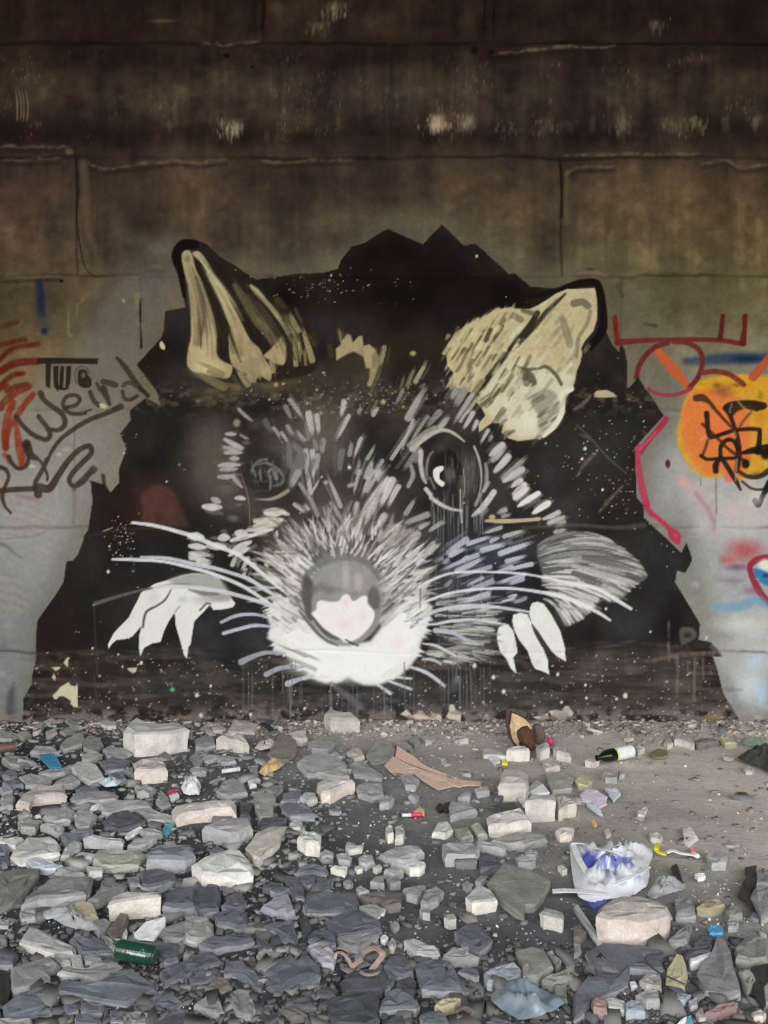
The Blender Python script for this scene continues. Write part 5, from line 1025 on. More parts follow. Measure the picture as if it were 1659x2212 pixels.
def prism(poly, ztop, slope, zb, rough=0.02, flare=1.03, sides=None):
    """A broken stone: a bevelled slab over the outline POLY (x, y), its top on a sloping plane, its sides going down to ZB. Returns verts, faces, material indices."""
    p = np.array(poly, float)
    area = 0.5 * np.sum(p[:, 0] * np.roll(p[:, 1], -1) - np.roll(p[:, 0], -1) * p[:, 1])
    if area < 0: p = p[::-1]
    size = max(np.ptp(p[:, 0]), np.ptp(p[:, 1]))
    q = []
    for i in range(len(p)):
        a, b_ = p[i], p[(i + 1) % len(p)]
        q.append(a)
        if np.linalg.norm(b_ - a) > 0.34 * size: q.append((a + b_) / 2 + sr.normal(0, 0.018 * size, 2))
    p = np.array(q); n = len(p); c = p.mean(0)
    h = max(ztop - zb, 0.01)
    bev = min(0.16 * h, 0.05 * size, 0.014)
    zt = lambda v: ztop + slope[0] * (v[0] - c[0]) + slope[1] * (v[1] - c[1])
    r0 = c + (p - c) * (1 - min(0.12, 1.6 * bev / (0.5 * size)))
    chip = np.where(sr.rand(n) < 0.22, sr.uniform(1.3, 2.4, n), 1.0)
    r0 = c + (r0 - c) * (1 - 0.03 * (chip - 1))[:, None]
    und = min(0.025 * size, 0.08 * h, 0.006)
    inn = [(*(c + (v - c) * sr.uniform(0.38, 0.68)), zt(v) * .5 + ztop * .5 + sr.normal(0, und)) for v in p]
    top = [(*v, zt(v) + sr.normal(0, 0.25 * bev)) for v in r0]
    rim = [(*v, zt(v) - bev * sr.uniform(0.7, 1.7) * q) for v, q in zip(p, chip)]
    mid = [(*(c + (v - c) * sr.uniform(0.93, flare + .02)), zb + (zt(v) - zb) * sr.uniform(0.3, 0.65)) for v in p]
    bot = [(*(c + (v - c) * sr.uniform(0.90, 1.0)), zb) for v in p]
    vs = inn + top + rim + mid + bot
    fs, mi = [], []
    fs.append(list(range(n))); mi.append(0)
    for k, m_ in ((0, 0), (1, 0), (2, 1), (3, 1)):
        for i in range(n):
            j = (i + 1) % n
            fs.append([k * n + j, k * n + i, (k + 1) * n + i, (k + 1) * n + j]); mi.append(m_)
    return np.array(vs), fs, mi


def rock(poly, ztop, slope, zb, key, name, px, wpx, hpx):
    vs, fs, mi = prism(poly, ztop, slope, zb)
    vs[:, 1] = np.minimum(vs[:, 1], -0.012)
    o0 = np.array([*vs[:, :2].mean(0), vs[:, 2].min()])
    me = bpy.data.meshes.new(name); me.from_pydata([tuple(v - o0) for v in vs], [], fs); me.update()
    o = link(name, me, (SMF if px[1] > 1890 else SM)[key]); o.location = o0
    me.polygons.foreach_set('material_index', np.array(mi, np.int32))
    ROCKS.append((o, px, wpx, hpx, key))
    return o


def shrink(p, f): c = p.mean(0); return c + (p - c) * f


def stone(tile, pts, h, key, name=None, tilt=None):
    p = shrink(tp(tile, pts), 1.03)
    hp = h / ZT
    x0, x1, y1 = p[:, 0].min(), p[:, 0].max(), p[:, 1].max()
    d = CH * F / (y1 + hp - CY)
    H_ = max(hp * d / F, min(0.022, 0.28 * (x1 - x0) * d / F))
    c = p.mean(0)
    cw = ground_at(*c, H_)
    sl = tilt if tilt is not None else (sr.uniform(-.08, .08), sr.uniform(-.02, .10))
    cam_p = np.array([0, -D, CH])
    out = []
    for v in p:
        r = np.array([(v[0] - CX) / F, 1.0, -(v[1] - CY) / F])
        t = (H_ + sl[0] * (cam_p[0] - cw[0]) + sl[1] * (cam_p[1] - cw[1]) - cam_p[2]) / (r[2] - sl[0] * r[0] - sl[1] * r[1])
        out.append((cam_p + t * r)[:2])
    big = (x1 - x0) > 60
    nm = name or ('concrete_chunk' if key in ('pale', 'pink', 'beige') and h >= 40 else 'flat_stone' if h < 22 and big else 'stone')
    return rock(out, H_, sl, -0.02, key, nm, c, x1 - x0, p[:, 1].max() - p[:, 1].min() + hp)


T = {
'D1': [([1060,195,1150,128,1340,168,1540,158,1610,208,1455,232,1150,243],200,'pale'), ([1140,505,1200,470,1340,455,1410,500,1425,550,1150,562],115,'pink'), ([140,830,200,760,320,690,540,690,572,762,280,800,250,862],72,'pink'),
 ([610,540,660,490,760,490,850,560,890,630,780,665,680,620],15,'pale'), ([600,800,650,750,900,740,1010,780,990,808,760,825,650,850],40,'grey'), ([850,850,1000,815,1260,820,1290,880,1060,890,930,930,870,920],40,'grey'),
 ([880,1000,960,930,1090,905,1190,940,1240,1000,1130,1040,1010,1075,900,1040],20,'dark'), ([1160,890,1270,882,1370,930,1490,970,1480,1000,1260,985],15,'grey'), ([90,1300,140,1210,230,1140,430,1130,510,1200,510,1270,330,1290,180,1330],18,'pale'),
 ([0,1150,130,1135,200,1140,130,1210,0,1175],12,'pale'), ([710,1140,760,1125,1060,1150,1050,1172,720,1152],70,'grey'), ([800,1320,850,1240,1190,1250,1260,1290,1180,1370,960,1382,860,1370],10,'olive'),
 ([1250,1270,1330,1200,1640,1200,1665,1270,1580,1300,1260,1300],120,'slate'), ([515,350,560,300,690,240,715,270,700,340,600,370,540,390],20,'olive'), ([720,300,770,270,850,290,880,340,800,400,720,370],10,'grey'), ([880,380,930,355,1060,380,1120,420,1050,460,930,450],10,'grey'),
 ([860,500,950,450,1120,480,1060,550,900,560],6,'slate'), ([20,460,60,430,240,450,250,490,170,530,90,510],15,'olive'), ([330,580,400,560,540,550,610,545,560,580,420,605,340,600],20,'grey'), ([370,150,440,110,480,140,430,180],30,'beige'), ([280,200,330,160,385,160,350,220],35,'olive'),
 ([830,160,900,125,1000,150,990,185,920,190],25,'pale'), ([260,400,300,350,460,360,500,410,340,430],8,'grey'), ([640,1000,680,920,790,910,830,950,760,1040,680,1060],12,'grey'), ([360,960,440,900,580,860,640,910,600,990,450,1000],15,'grey'), ([630,950,700,870,770,840,760,870,660,960],10,'grey'),
 ([770,880,850,830,980,812,970,832,850,860],15,'pale'), ([520,1290,560,1210,650,1160,700,1180,680,1240,590,1300],15,'grey'), ([520,1120,570,1090,690,1130,640,1170,560,1200],10,'slate'), ([220,1330,300,1310,440,1345,540,1375,480,1405,280,1395],10,'bluish'), ([640,1290,700,1260,820,1280,780,1310,660,1315],8,'grey'),
 ([1090,1200,1150,1150,1290,1120,1340,1140,1240,1200,1130,1220],10,'grey'), ([1190,1070,1260,1050,1390,1090,1380,1110,1250,1100],8,'grey'), ([1150,700,1250,690,1330,720,1270,770,1170,750],8,'grey'), ([1330,820,1370,740,1440,800,1460,860,1380,890],10,'grey'),
 ([930,600,990,570,1060,600,1080,640,980,650],8,'slate'), ([0,800,60,760,130,790,110,870,0,880],10,'grey'), ([0,710,90,700,110,740,30,760],10,'grey'), ([160,620,260,590,330,610,440,650,360,690,220,690],8,'grey'), ([450,690,480,650,620,590,680,650,620,680],8,'grey'), ([650,720,720,690,840,720,800,750,690,750],8,'slate'),
 ([20,600,60,560,140,570,150,600,90,630],8,'slate'), ([340,1020,440,1010,550,1040,540,1090,500,1110,430,1060],15,'grey'), ([0,1190,60,1180,80,1240,40,1290,0,1270],10,'slate'), ([0,1300,80,1322,60,1370,0,1382],5,'slate'), ([150,1000,260,960,340,1000,300,1060,180,1050],8,'olive'), ([600,1080,700,1060,800,1070,760,1110,640,1120],8,'slate'),
 ([140,250,230,220,270,260,200,290],10,'olive'), ([390,240,470,205,490,240,400,280],12,'beige'), ([500,230,600,190,660,200,560,260],10,'olive'), ([0,250,90,230,180,260,100,300,0,300],10,'olive'), ([560,120,640,150,700,190,620,200],10,'olive'), ([1150,620,1060,560,1130,540],8,'grey'), ([700,430,820,400,870,430,800,500,700,480],6,'grey'), ([20,660,150,640,200,680,100,700],6,'slate')],
'D2': [([230,285,330,240,430,250,508,330,435,322],88,'beige'), ([310,240,370,130,470,140,580,180,555,250,450,240],15,'pink'), ([100,200,160,165,260,170,310,210,280,225,130,230],25,'beige'), ([1150,84,1190,34,1250,65,1380,75,1450,130,1200,112],120,'beige'), ([850,250,900,230,970,235,1000,280,960,300,880,290],50,'beige'),
 ([660,430,720,340,790,260,860,260,910,350,900,430,840,480,740,470],15,'brown'), ([920,490,1000,440,1150,400,1340,500,1360,560,1100,600,1010,600],25,'grey'), ([1080,580,1330,515,1365,620,1200,610],22,'olive'), ([1365,510,1480,480,1640,600,1640,640,1400,600],12,'grey'), ([1090,660,1200,620,1340,625,1405,655,1300,690,1200,740,1120,750],108,'pink'),
 ([940,790,980,750,1070,760,1090,800,1000,830],15,'pale'), ([780,820,850,750,930,730,960,770,900,820],12,'slate'), ([770,860,830,840,1000,850,1070,940,860,945],15,'slate'), ([550,760,700,750,735,800,710,960,600,965,555,880],15,'olive'), ([420,830,540,840,500,900,520,960,430,950],12,'dark'), ([225,740,280,660,370,630,470,700,490,750,330,785],10,'grey'),
 ([495,660,530,640,570,690,510,700],10,'white'), ([110,1040,240,980,380,960,510,985,530,1040,420,1090,330,1100],128,'grey'), ([475,1225,560,1100,690,1050,830,1045,770,1180,640,1280,600,1320,540,1300],55,'beige'), ([920,1130,960,1080,1060,1085,1120,1120,1110,1180,990,1170],110,'pale'), ([570,1030,620,970,740,960,830,980,760,1040,600,1060],10,'dark'),
 ([850,1020,900,980,960,1010,940,1050,880,1060],10,'pale'), ([1110,1270,1160,1240,1230,1270,1220,1300,1130,1300],10,'grey'), ([1250,1280,1330,1270,1380,1310,1360,1340,1270,1330],8,'grey'), ([1440,1310,1490,1280,1560,1290,1580,1340,1500,1370,1450,1350],8,'grey'), ([20,1370,110,1310,250,1260,340,1240,430,1245,500,1310,545,1400,530,1440,300,1450,100,1440],100,'pale'),
 ([1330,1210,1400,1220,1480,1200,1470,1230,1360,1245],8,'pale'), ([1340,410,1390,370,1450,380,1490,440,1400,470],20,'pink'), ([100,460,160,430,265,435,250,460,130,490],8,'grey'), ([240,470,290,440,380,450,400,490,270,495],8,'grey'), ([0,450,60,400,110,480,60,520],8,'grey'), ([0,550,60,530,150,545,140,575,20,580],8,'grey'), ([40,310,110,270,210,290,220,350,120,380,50,360],8,'grey'),
 ([1420,700,1500,660,1640,680,1659,780,1560,800,1440,760],8,'grey'), ([-150,880,0,850,190,820,385,825,385,880,270,890,130,900,-120,960],100,'pink'), ([560,130,640,140,690,190,700,130],25,'dark'), ([480,620,560,600,600,640,520,650],6,'grey'), ([1180,440,1240,400,1300,440,1230,470],8,'grey'), ([1000,330,1120,290,1240,330,1180,390,1040,380],6,'grey'), ([640,720,720,690,790,710,740,760],6,'slate'), ([520,530,590,520,580,590,500,600],8,'grey')],
'D3': [([-120,440,-40,330,20,290,60,310,140,390,120,450,30,500,-60,520],15,'olive'), ([1085,390,1110,365,1240,355,1280,385,1180,396],95,'pale'), ([1335,370,1400,325,1440,325,1450,370,1370,400],70,'pale'), ([1480,365,1560,340,1590,370,1630,430,1510,400],55,'pale'), ([1035,600,1060,552,1250,570,1265,640,1250,690,1010,690],135,'beige'), ([1240,830,1290,765,1490,775,1500,820,1270,828],160,'beige'),
 ([1500,800,1560,780,1660,800,1680,850,1600,870,1530,900],80,'beige'), ([915,960,1040,920,1210,885,1280,960,1290,1000,1100,1010,930,1030],95,'beige'), ([590,880,620,830,740,830,830,900,700,925,600,960],45,'grey'), ([960,1160,1060,1120,1300,1090,1410,1120,1420,1150,1230,1200,1090,1190],15,'olive'), ([820,1175,850,1165,1060,1200,1080,1225,1050,1240,830,1200],20,'grey'),
 ([540,1190,620,1170,800,1180,850,1240,830,1290,560,1290],90,'grey'), ([640,1312,760,1300,835,1305,830,1332,650,1338],62,'dark'), ([450,1090,500,1010,580,1005,630,1070,560,1110],30,'pale'), ([50,1060,80,1020,110,1040,120,1100,70,1110],70,'pale'), ([132,1050,190,1030,215,1080,200,1120,132,1130],70,'pale'), ([0,1290,130,1220,340,1210,375,1250,240,1300,60,1330],20,'grey'), ([90,1330,300,1312,390,1350,300,1382,150,1370],10,'grey'),  # the dark block stands in for the shaded hollow of its neighbour
 ([830,1300,900,1260,1000,1320,1040,1380,860,1400],10,'dark'), ([1160,1310,1210,1280,1330,1330,1300,1360,1180,1350],8,'grey'), ([1235,1260,1290,1240,1350,1260,1330,1290,1250,1290],8,'grey'), ([810,730,860,700,930,710,940,740,830,750],8,'grey'), ([670,790,720,750,780,745,770,790,700,800],8,'grey'), ([175,600,250,590,340,640,310,700,220,690],10,'grey'), ([0,810,60,780,125,800,80,840,0,850],8,'grey'), ([245,780,290,760,340,780,310,810],6,'grey'),
 ([880,390,920,370,1060,420,1080,440,890,440],8,'pale'), ([1390,490,1480,475,1540,530,1420,550],8,'beige'), ([1420,610,1560,560,1659,640,1640,720,1480,740],8,'olive'), ([1500,1080,1560,1050,1659,1060,1640,1110,1540,1120],10,'pink'), ([130,340,200,300,280,370,250,420,170,400],8,'olive'), ([240,290,320,280,350,310,300,350],8,'olive'), ([360,280,420,250,480,280,440,320,390,310],8,'grey'), ([640,1060,740,1040,800,1120,700,1150],6,'olive'), ([780,1030,850,1010,920,1110,840,1120],6,'olive'), ([520,470,560,460,580,500,530,510],8,'pale'), ([620,270,700,250,760,290,680,310],6,'beige')],
'D4': [([850,252,900,240,960,265,1030,320,1030,345,920,312,860,302],45,'pink'), ([1030,320,1090,290,1200,290,1240,320,1060,350],35,'brown'), ([1250,290,1330,285,1390,330,1290,332],40,'ochre'), ([10,650,80,600,160,660,120,700,40,680],12,'ochre'), ([240,600,300,555,380,580,370,630,270,630],8,'olive'), ([385,570,440,570,430,600,390,610],6,'grey'), ([540,920,590,885,630,880,600,950,550,950],8,'pink'), ([640,1110,700,1080,760,1130,740,1160,660,1140],8,'beige'),
 ([930,1060,1000,1045,1060,1130,980,1190,940,1160],12,'beige'), ([1130,1290,1190,1230,1310,1300,1300,1350,1180,1350],8,'grey'), ([1450,550,1490,525,1540,550,1520,580,1470,575],22,'pink'), ([510,370,560,330,610,380,550,400],12,'beige'), ([430,290,480,270,515,290,470,310],10,'beige'), ([690,310,730,290,760,310,720,330],8,'beige'), ([100,480,150,455,220,480,170,500],12,'beige'), ([260,1080,300,1060,320,1100,280,1125],10,'pink'), ([770,330,820,280,850,330,800,350],12,'beige')],
'E1': [([-20,250,0,90,130,50,340,55,330,110,250,220,100,350,-20,410],20,'olive'), ([200,330,240,270,440,110,690,105,790,110,750,230,730,262,590,275,330,292],95,'grey'), ([820,260,870,150,1080,190,1060,215,840,322,740,330],25,'grey'), ([940,300,1080,250,1370,250,1370,280,1100,310,920,342],145,'beige'), ([1210,190,1230,80,1360,50,1490,80,1510,110,1380,180,1260,200],25,'slate'), ([1390,350,1400,260,1500,215,1659,215,1659,350,1480,362],80,'slate'),
 ([170,650,250,555,330,575,640,715,630,765,400,750],60,'pale'), ([600,640,680,620,850,640,920,700,960,760,700,770],12,'slate'), ([-20,620,50,620,60,700,-20,760],10,'grey'), ([490,1060,520,1000,820,1030,960,960,1130,915,1340,1050,1330,1090,1080,1200,700,1130,500,1100],65,'slate'), ([500,930,560,880,740,905,850,850,1000,850,1060,890,840,1000],22,'grey'), ([100,900,430,790,510,870,440,930,440,1050,110,1090,90,980],15,'grey'),
 ([20,1220,130,1130,320,1060,440,1070,460,1180,440,1270,280,1310,60,1300],15,'slate'), ([-20,1330,270,1330,280,1400,-20,1420],6,'grey'), ([1370,920,1480,850,1659,810,1659,930,1560,1000,1400,1030],30,'slate'), ([1080,1290,1180,1250,1270,1290,1250,1382,1120,1382],8,'grey'), ([1290,1370,1420,1290,1550,1240,1659,1290,1659,1400,1300,1400],8,'slate'), ([1230,1190,1320,1130,1450,1110,1560,1190,1500,1230,1400,1270,1280,1230],10,'slate'),
 ([690,1200,790,1190,890,1220,870,1270,700,1260],20,'slate'), ([880,1230,930,1240,910,1350,880,1330],10,'slate'), ([540,1220,650,1210,670,1260,580,1290],10,'slate'), ([640,1310,740,1290,860,1320,840,1380,650,1370],10,'slate'), ([170,430,230,400,310,400,300,460,190,480],15,'grey'), ([590,350,700,335,800,360,840,470,720,470,650,400],15,'ochre'), ([780,500,900,480,940,510,850,580],8,'grey'), ([920,570,1030,420,1100,440,1080,500,1000,680,940,640],10,'brown'),
 ([1010,500,1050,500,1090,590,1080,640,1040,630],8,'white'), ([870,620,910,620,990,710,960,730,910,720],8,'pale'), ([720,800,760,770,870,820,780,850,730,850],8,'grey'), ([590,800,690,780,710,880,640,880],10,'pale'), ([460,780,600,800,600,850,520,870],10,'pale'), ([990,700,1050,670,1200,670,1530,690,1530,720,1340,735,1010,730],8,'slate'), ([1380,570,1480,520,1659,460,1659,590,1550,660,1400,640],12,'grey'), ([0,480,80,490,70,540,0,540],8,'grey'), ([1340,740,1520,730,1520,820,1400,840],8,'slate'), ([940,1260,1060,1270,1060,1360,940,1350],8,'slate'), ([470,30,640,40,720,90,560,105,470,80],8,'grey'), ([740,35,880,50,870,75,760,80],8,'pale'), ([1090,130,1190,110,1200,190,1110,180],8,'grey'), ([0,780,120,790,110,860,0,850],8,'slate')],
'E2': [([0,230,60,200,230,210,260,290,250,400,80,420,0,330],15,'slate'), ([270,370,330,290,400,245,480,320,460,380,400,385],10,'slate'), ([215,430,330,395,460,385,490,440,490,530,420,545,230,510],15,'slate'), ([-60,520,0,455,150,460,195,520,200,610,60,660,-40,620],20,'pale'), ([80,680,180,630,420,610,540,620,550,660,310,690,200,720],70,'slate'), ([610,385,720,290,800,250,850,270,900,420,840,450],45,'lilac'), ([620,540,720,510,880,480,910,600,910,690,800,660,720,580],55,'slate'),
 ([975,360,1060,260,1200,250,1420,260,1440,340,1430,380,1260,420,1000,410],45,'slate'), ([1150,500,1300,425,1440,398,1620,500,1640,560,1450,600,1260,620,1190,570],15,'slate'), ([1260,640,1450,605,1600,580,1615,620,1530,680,1430,740,1310,700],15,'grey'), ([1010,620,1060,580,1210,580,1250,620,1245,690,1150,690,1010,660],20,'slate'), ([1010,705,1100,675,1200,710,1250,800,1230,870,1130,860,1060,780],15,'lilac'),
 ([610,890,860,785,910,830,1010,790,1100,870,1115,960,870,1060,770,1110,650,1070,650,960],42,'slate'), ([570,790,620,735,700,735,730,790,650,840,610,860],10,'grey'), ([300,890,320,830,440,830,490,890,560,930,640,1000,620,1100,500,1030,400,960,310,950],40,'slate'), ([480,850,550,790,580,880,520,910],10,'brown'), ([360,1100,420,1065,490,1090,540,1170,560,1250,520,1310,400,1260,350,1180],20,'grey'), ([40,1210,130,1150,240,1125,270,1200,300,1290,180,1290],30,'grey'),
 ([150,1050,230,960,330,1000,360,1060,220,1100],8,'brown'), ([0,980,100,940,240,920,230,970,90,1030,0,1040],10,'slate'), ([0,1060,100,1035,140,1070,110,1130,0,1110],10,'slate'), ([-60,900,0,790,190,755,280,840,130,880,20,920],40,'slate'), ([1150,1170,1300,1130,1450,1110,1550,1095,1640,1150,1600,1250,1620,1330,1500,1382,1250,1382,1180,1280],20,'dark'), ([1280,1010,1340,950,1440,910,1659,900,1700,1000,1640,1080,1320,1100],20,'dark'), ([820,1190,900,1150,1030,1140,1080,1230,900,1220],15,'dark'),
 ([895,80,960,30,1060,10,1180,50,1160,90,1000,98],15,'slate'), ([920,115,1080,105,1070,175,1010,195,940,160],12,'slate'), ([1080,170,1105,130,1220,140,1200,200,1130,245],10,'slate'), ([820,130,900,110,960,180,980,300,910,290,850,220],15,'slate'), ([1540,160,1580,120,1659,110,1659,180],10,'grey'), ([1420,220,1450,200,1530,240,1440,260],8,'pale'), ([1450,280,1540,250,1680,250,1680,340,1560,330],15,'brown'), ([1450,365,1560,350,1650,400,1600,450,1500,410],15,'grey'), ([1200,40,1230,25,1345,40,1320,70],8,'pale'), ([1405,45,1440,30,1475,50,1430,65],8,'pale'),
 ([1560,40,1620,15,1640,40,1590,60],8,'pale'), ([0,1300,60,1290,130,1382,0,1400],5,'slate'), ([930,480,1000,440,1050,575,960,640],10,'dark'), ([920,700,1000,680,1005,760,930,770],10,'dark'), ([620,190,700,170,780,180,700,215],6,'dark'), ([690,230,780,190,850,215,790,250],6,'slate'), ([560,640,660,680,720,720,640,715],6,'dark'), ([1120,1060,1260,1080,1240,1130,1080,1120],8,'dark'), ([600,1270,700,1240,760,1320,640,1382],8,'dark'), ([760,1240,900,1240,1000,1300,860,1320],8,'brown')],
'E3': [([920,170,1050,5,1260,55,1450,150,1440,190,1330,360,1240,370,1230,460,1160,410,1000,280,960,220],12,'olive'), ([735,290,800,220,880,200,950,240,1000,310,880,330,790,332],88,'pale'), ([1365,420,1420,380,1570,430,1560,480,1490,460,1400,440],95,'pale'), ([550,470,580,440,640,445,655,480,600,490],48,'pale'), ([210,660,250,645,400,690,520,740,510,765,320,755],45,'pale'), ([530,800,620,725,760,710,790,790,850,800,640,815],42,'grey'), ([310,900,340,840,460,810,600,830,650,920,710,1070,540,1085,360,1070],52,'slate'),
 ([40,870,80,800,220,800,270,880,290,940,190,960,110,930],28,'slate'), ([0,1220,60,1120,150,1065,250,1120,340,1200,310,1235,0,1245],42,'slate'), ([0,930,60,910,130,980,90,1050,0,1080],15,'slate'), ([640,580,760,510,850,530,960,650,930,690,850,745,700,680],8,'slate'), ([670,930,730,880,840,920,850,960,820,975],20,'slate'), ([890,940,980,890,1150,850,1210,900,1200,950,1110,1000,1050,950,960,1020,920,1010],10,'bluish'), ([470,1210,530,1160,690,1155,640,1200,520,1232],12,'ochre'), ([340,1300,420,1265,510,1260,590,1330,540,1382,380,1370],15,'slate'),
 ([30,1370,120,1310,190,1300,220,1382,40,1400],8,'dark'), ([200,230,280,200,390,195,360,250,320,290,230,270],15,'grey'), ([350,330,390,240,480,200,545,240,500,300,400,350],15,'grey'), ([0,270,90,245,190,260,180,350,80,370,0,340],12,'brown'), ([710,180,750,160,790,185,750,215],10,'grey'), ([815,160,870,110,910,130,860,180],10,'grey'), ([1420,760,1470,750,1500,800,1550,840,1510,900],8,'grey'), ([220,20,300,0,390,15,340,50,260,50],8,'pale'), ([1520,30,1560,20,1600,60,1560,75],8,'pale'), ([0,380,50,400,40,440,0,450],8,'white'), ([1170,740,1300,720,1400,740,1480,890,1350,970,1220,980,1215,900],6,'olive'),
 ([1390,990,1500,940,1659,860,1659,1000,1480,1030],10,'olive'), ([900,1360,980,1325,1130,1360,1100,1400,920,1400],8,'slate'), ([5,640,40,610,75,640,50,670,15,665],10,'white'), ([65,700,105,640,140,680,120,725,80,720],10,'pale'), ([640,1270,720,1200,820,1260,760,1320,660,1330],8,'brown'), ([40,60,130,30,200,60,120,100],6,'grey'), ([60,140,160,120,180,160,90,180],6,'grey'), ([150,1010,260,970,310,1010,290,1100,200,1080],8,'dark'), ([340,400,430,400,430,435,370,430],6,'grey'), ([1480,1040,1600,1030,1600,1180,1500,1130],8,'olive'), ([90,520,140,490,170,530,130,560],6,'grey')],
'E4': [([200,430,230,370,400,290,580,290,720,330,840,370,800,402,560,455,300,452],250,'pink'), ([860,310,1010,295,1030,370,1040,440,870,440],8,'grey'), ([1040,960,1100,850,1180,750,1230,620,1290,660,1340,760,1360,880,1420,1090,1290,1130,1120,1110],25,'grey'), ([985,830,1080,790,1170,760,1170,800,1060,840,1000,855],10,'white'), ([810,660,900,580,980,510,1005,530,970,670],10,'grey'), ([1040,690,1070,620,1190,620,1180,680],10,'dark'), ([940,780,1020,730,1180,700,1170,750,960,800],8,'dark'), ([270,1160,350,1150,440,1190,430,1245,300,1228],80,'pale'),
 ([440,1200,480,1175,570,1180,610,1270,540,1262,450,1268],88,'bluish'), ([150,1180,190,1150,275,1170,285,1258,170,1240],95,'red'), ([530,1130,620,1090,720,1090,735,1160,620,1170],85,'grey'), ([110,760,240,690,640,720,780,750,770,900,480,890,460,1020,300,1085,200,960],6,'slate'), ([0,1130,120,960,250,980,450,1040,280,1110,160,1170,60,1300,0,1340],8,'slate'), ([560,1010,620,950,740,960,750,1060,620,1040],10,'beige'), ([475,1020,520,1010,545,1050,490,1075],10,'white'), ([1380,720,1470,640,1659,640,1659,820,1500,830,1390,800],10,'olive'),
 ([1510,290,1560,210,1680,190,1680,420,1600,470],15,'grey'), ([1560,90,1680,60,1680,170,1560,180],10,'grey'), ([1620,1050,1680,960,1680,1200,1640,1200],8,'grey'), ([1520,1280,1600,1255,1640,1280,1620,1310,1540,1312],38,'pink'), ([1120,1280,1230,1200,1400,1190,1380,1230,1200,1290],8,'red'), ([860,1130,920,1110,1000,1130,950,1170,880,1170],8,'bluish'), ([980,1185,1050,1150,1060,1220,1000,1240],8,'lilac'), ([1310,500,1350,470,1410,510,1390,550,1320,550],8,'grey'), ([0,545,60,535,110,590,60,640,0,640],10,'brown'), ([0,690,60,700,70,760,0,800],8,'grey'),
 ([1040,1290,1100,1240,1130,1320,1070,1330],8,'pink'), ([1400,930,1500,900,1560,1010,1480,1100],8,'olive'), ([1100,330,1250,300,1290,360,1150,400,1050,380],10,'ochre'), ([1290,400,1400,360,1440,430,1330,450],8,'olive'), ([750,1130,860,1110,850,1180,760,1200],8,'grey')]}
for tile, rows in T.items():
    for row in rows: stone(tile, *row)

# smaller stones between them, each placed where the ground still shows
def foot(o):
    bb = [o.matrix_basis @ Vector(c) for c in o.bound_box]
    return (min(v.x for v in bb) + max(v.x for v in bb)) / 2, (min(v.y for v in bb) + max(v.y for v in bb)) / 2, 0.42 * max(max(v.x for v in bb) - min(v.x for v in bb), max(v.y for v in bb) - min(v.y for v in bb))
TAKEN = [foot(r[0]) for r in ROCKS]
RESERVED = []                                           # filled with the places of the litter below

# ---------------------------------------------------------------- litter among the stones
def flat_mat(name, c, rough=0.6, lit='front', spec=0.4, trans=0.0, nz=0.18):
    m, nt, b = node_mat(name)
    col = front(c) if lit == 'front' else level(c)
    n = noise_node(nt, 40, 5, 0.6, coords(nt))
    nt.links.new(ramp(nt, n.outputs['Fac'], [(0.3, tuple(col * (1 - nz))), (0.7, tuple(np.clip(col * (1 + nz), 0, .9)))]), b.inputs['Base Color'])
    b.inputs['Roughness'].default_value = rough; b.inputs['Specular IOR Level'].default_value = spec
    if trans: b.inputs['Alpha'].default_value = 1 - trans
    return m


def glass_mat(name, rgb):
    m, nt, b = node_mat(name)
    b.inputs['Base Color'].default_value = (*rgb, 1); b.inputs['Roughness'].default_value = 0.08
    b.inputs['Transmission Weight'].default_value = 0.45; b.inputs['IOR'].default_value = 1.48
    return m


def reserve(px, py, w):
    g = ground_at(px, py); RESERVED.append((g[0], g[1], w * (g[1] + D) / F * 0.5))


MARKS = []                                              # landmarks for the labels of the stones: (px, py, words)


def lathe(name, prof, mat, parent=None, n=24, caps=True):
    """a body of revolution round the local x axis; prof = [(x, r), ...]"""
    v, f = [], []
    for x, r in prof:
        for k in range(n):
            a = 2 * math.pi * k / n; v.append((x, r * math.cos(a), r * math.sin(a)))
    for i in range(len(prof) - 1):
        for k in range(n):
            l = (k + 1) % n; f.append((i * n + k, i * n + l, (i + 1) * n + l, (i + 1) * n + k))
    if caps:
        f.append(tuple(range(n))[::-1]); f.append(tuple(range((len(prof) - 1) * n, len(prof) * n)))
    return pydata(name, v, f, mat, parent, True)


def on_barrel(verts, r, a0):
    """wrap flat lettering (x along the bottle, y across) round a barrel of radius r, facing angle a0"""
    return [(x, -r * math.cos(a0 + y / r), r * math.sin(a0 + y / r)) for x, y in verts]


def text_flat(body, size):
    cu = bpy.data.curves.new('lettering_outline', 'FONT'); cu.body = body; cu.size = size; cu.resolution_u = 3
    o = bpy.data.objects.new('lettering_outline', cu); COL.objects.link(o)
    dg = bpy.context.evaluated_depsgraph_get(); dg.update()
    me = bpy.data.meshes.new_from_object(o.evaluated_get(dg))
    v = [(p.co.x, p.co.y) for p in me.vertices]; f = [tuple(p.vertices) for p in me.polygons]
    bpy.data.objects.remove(o); bpy.data.curves.remove(cu); bpy.data.meshes.remove(me)
    return v, f


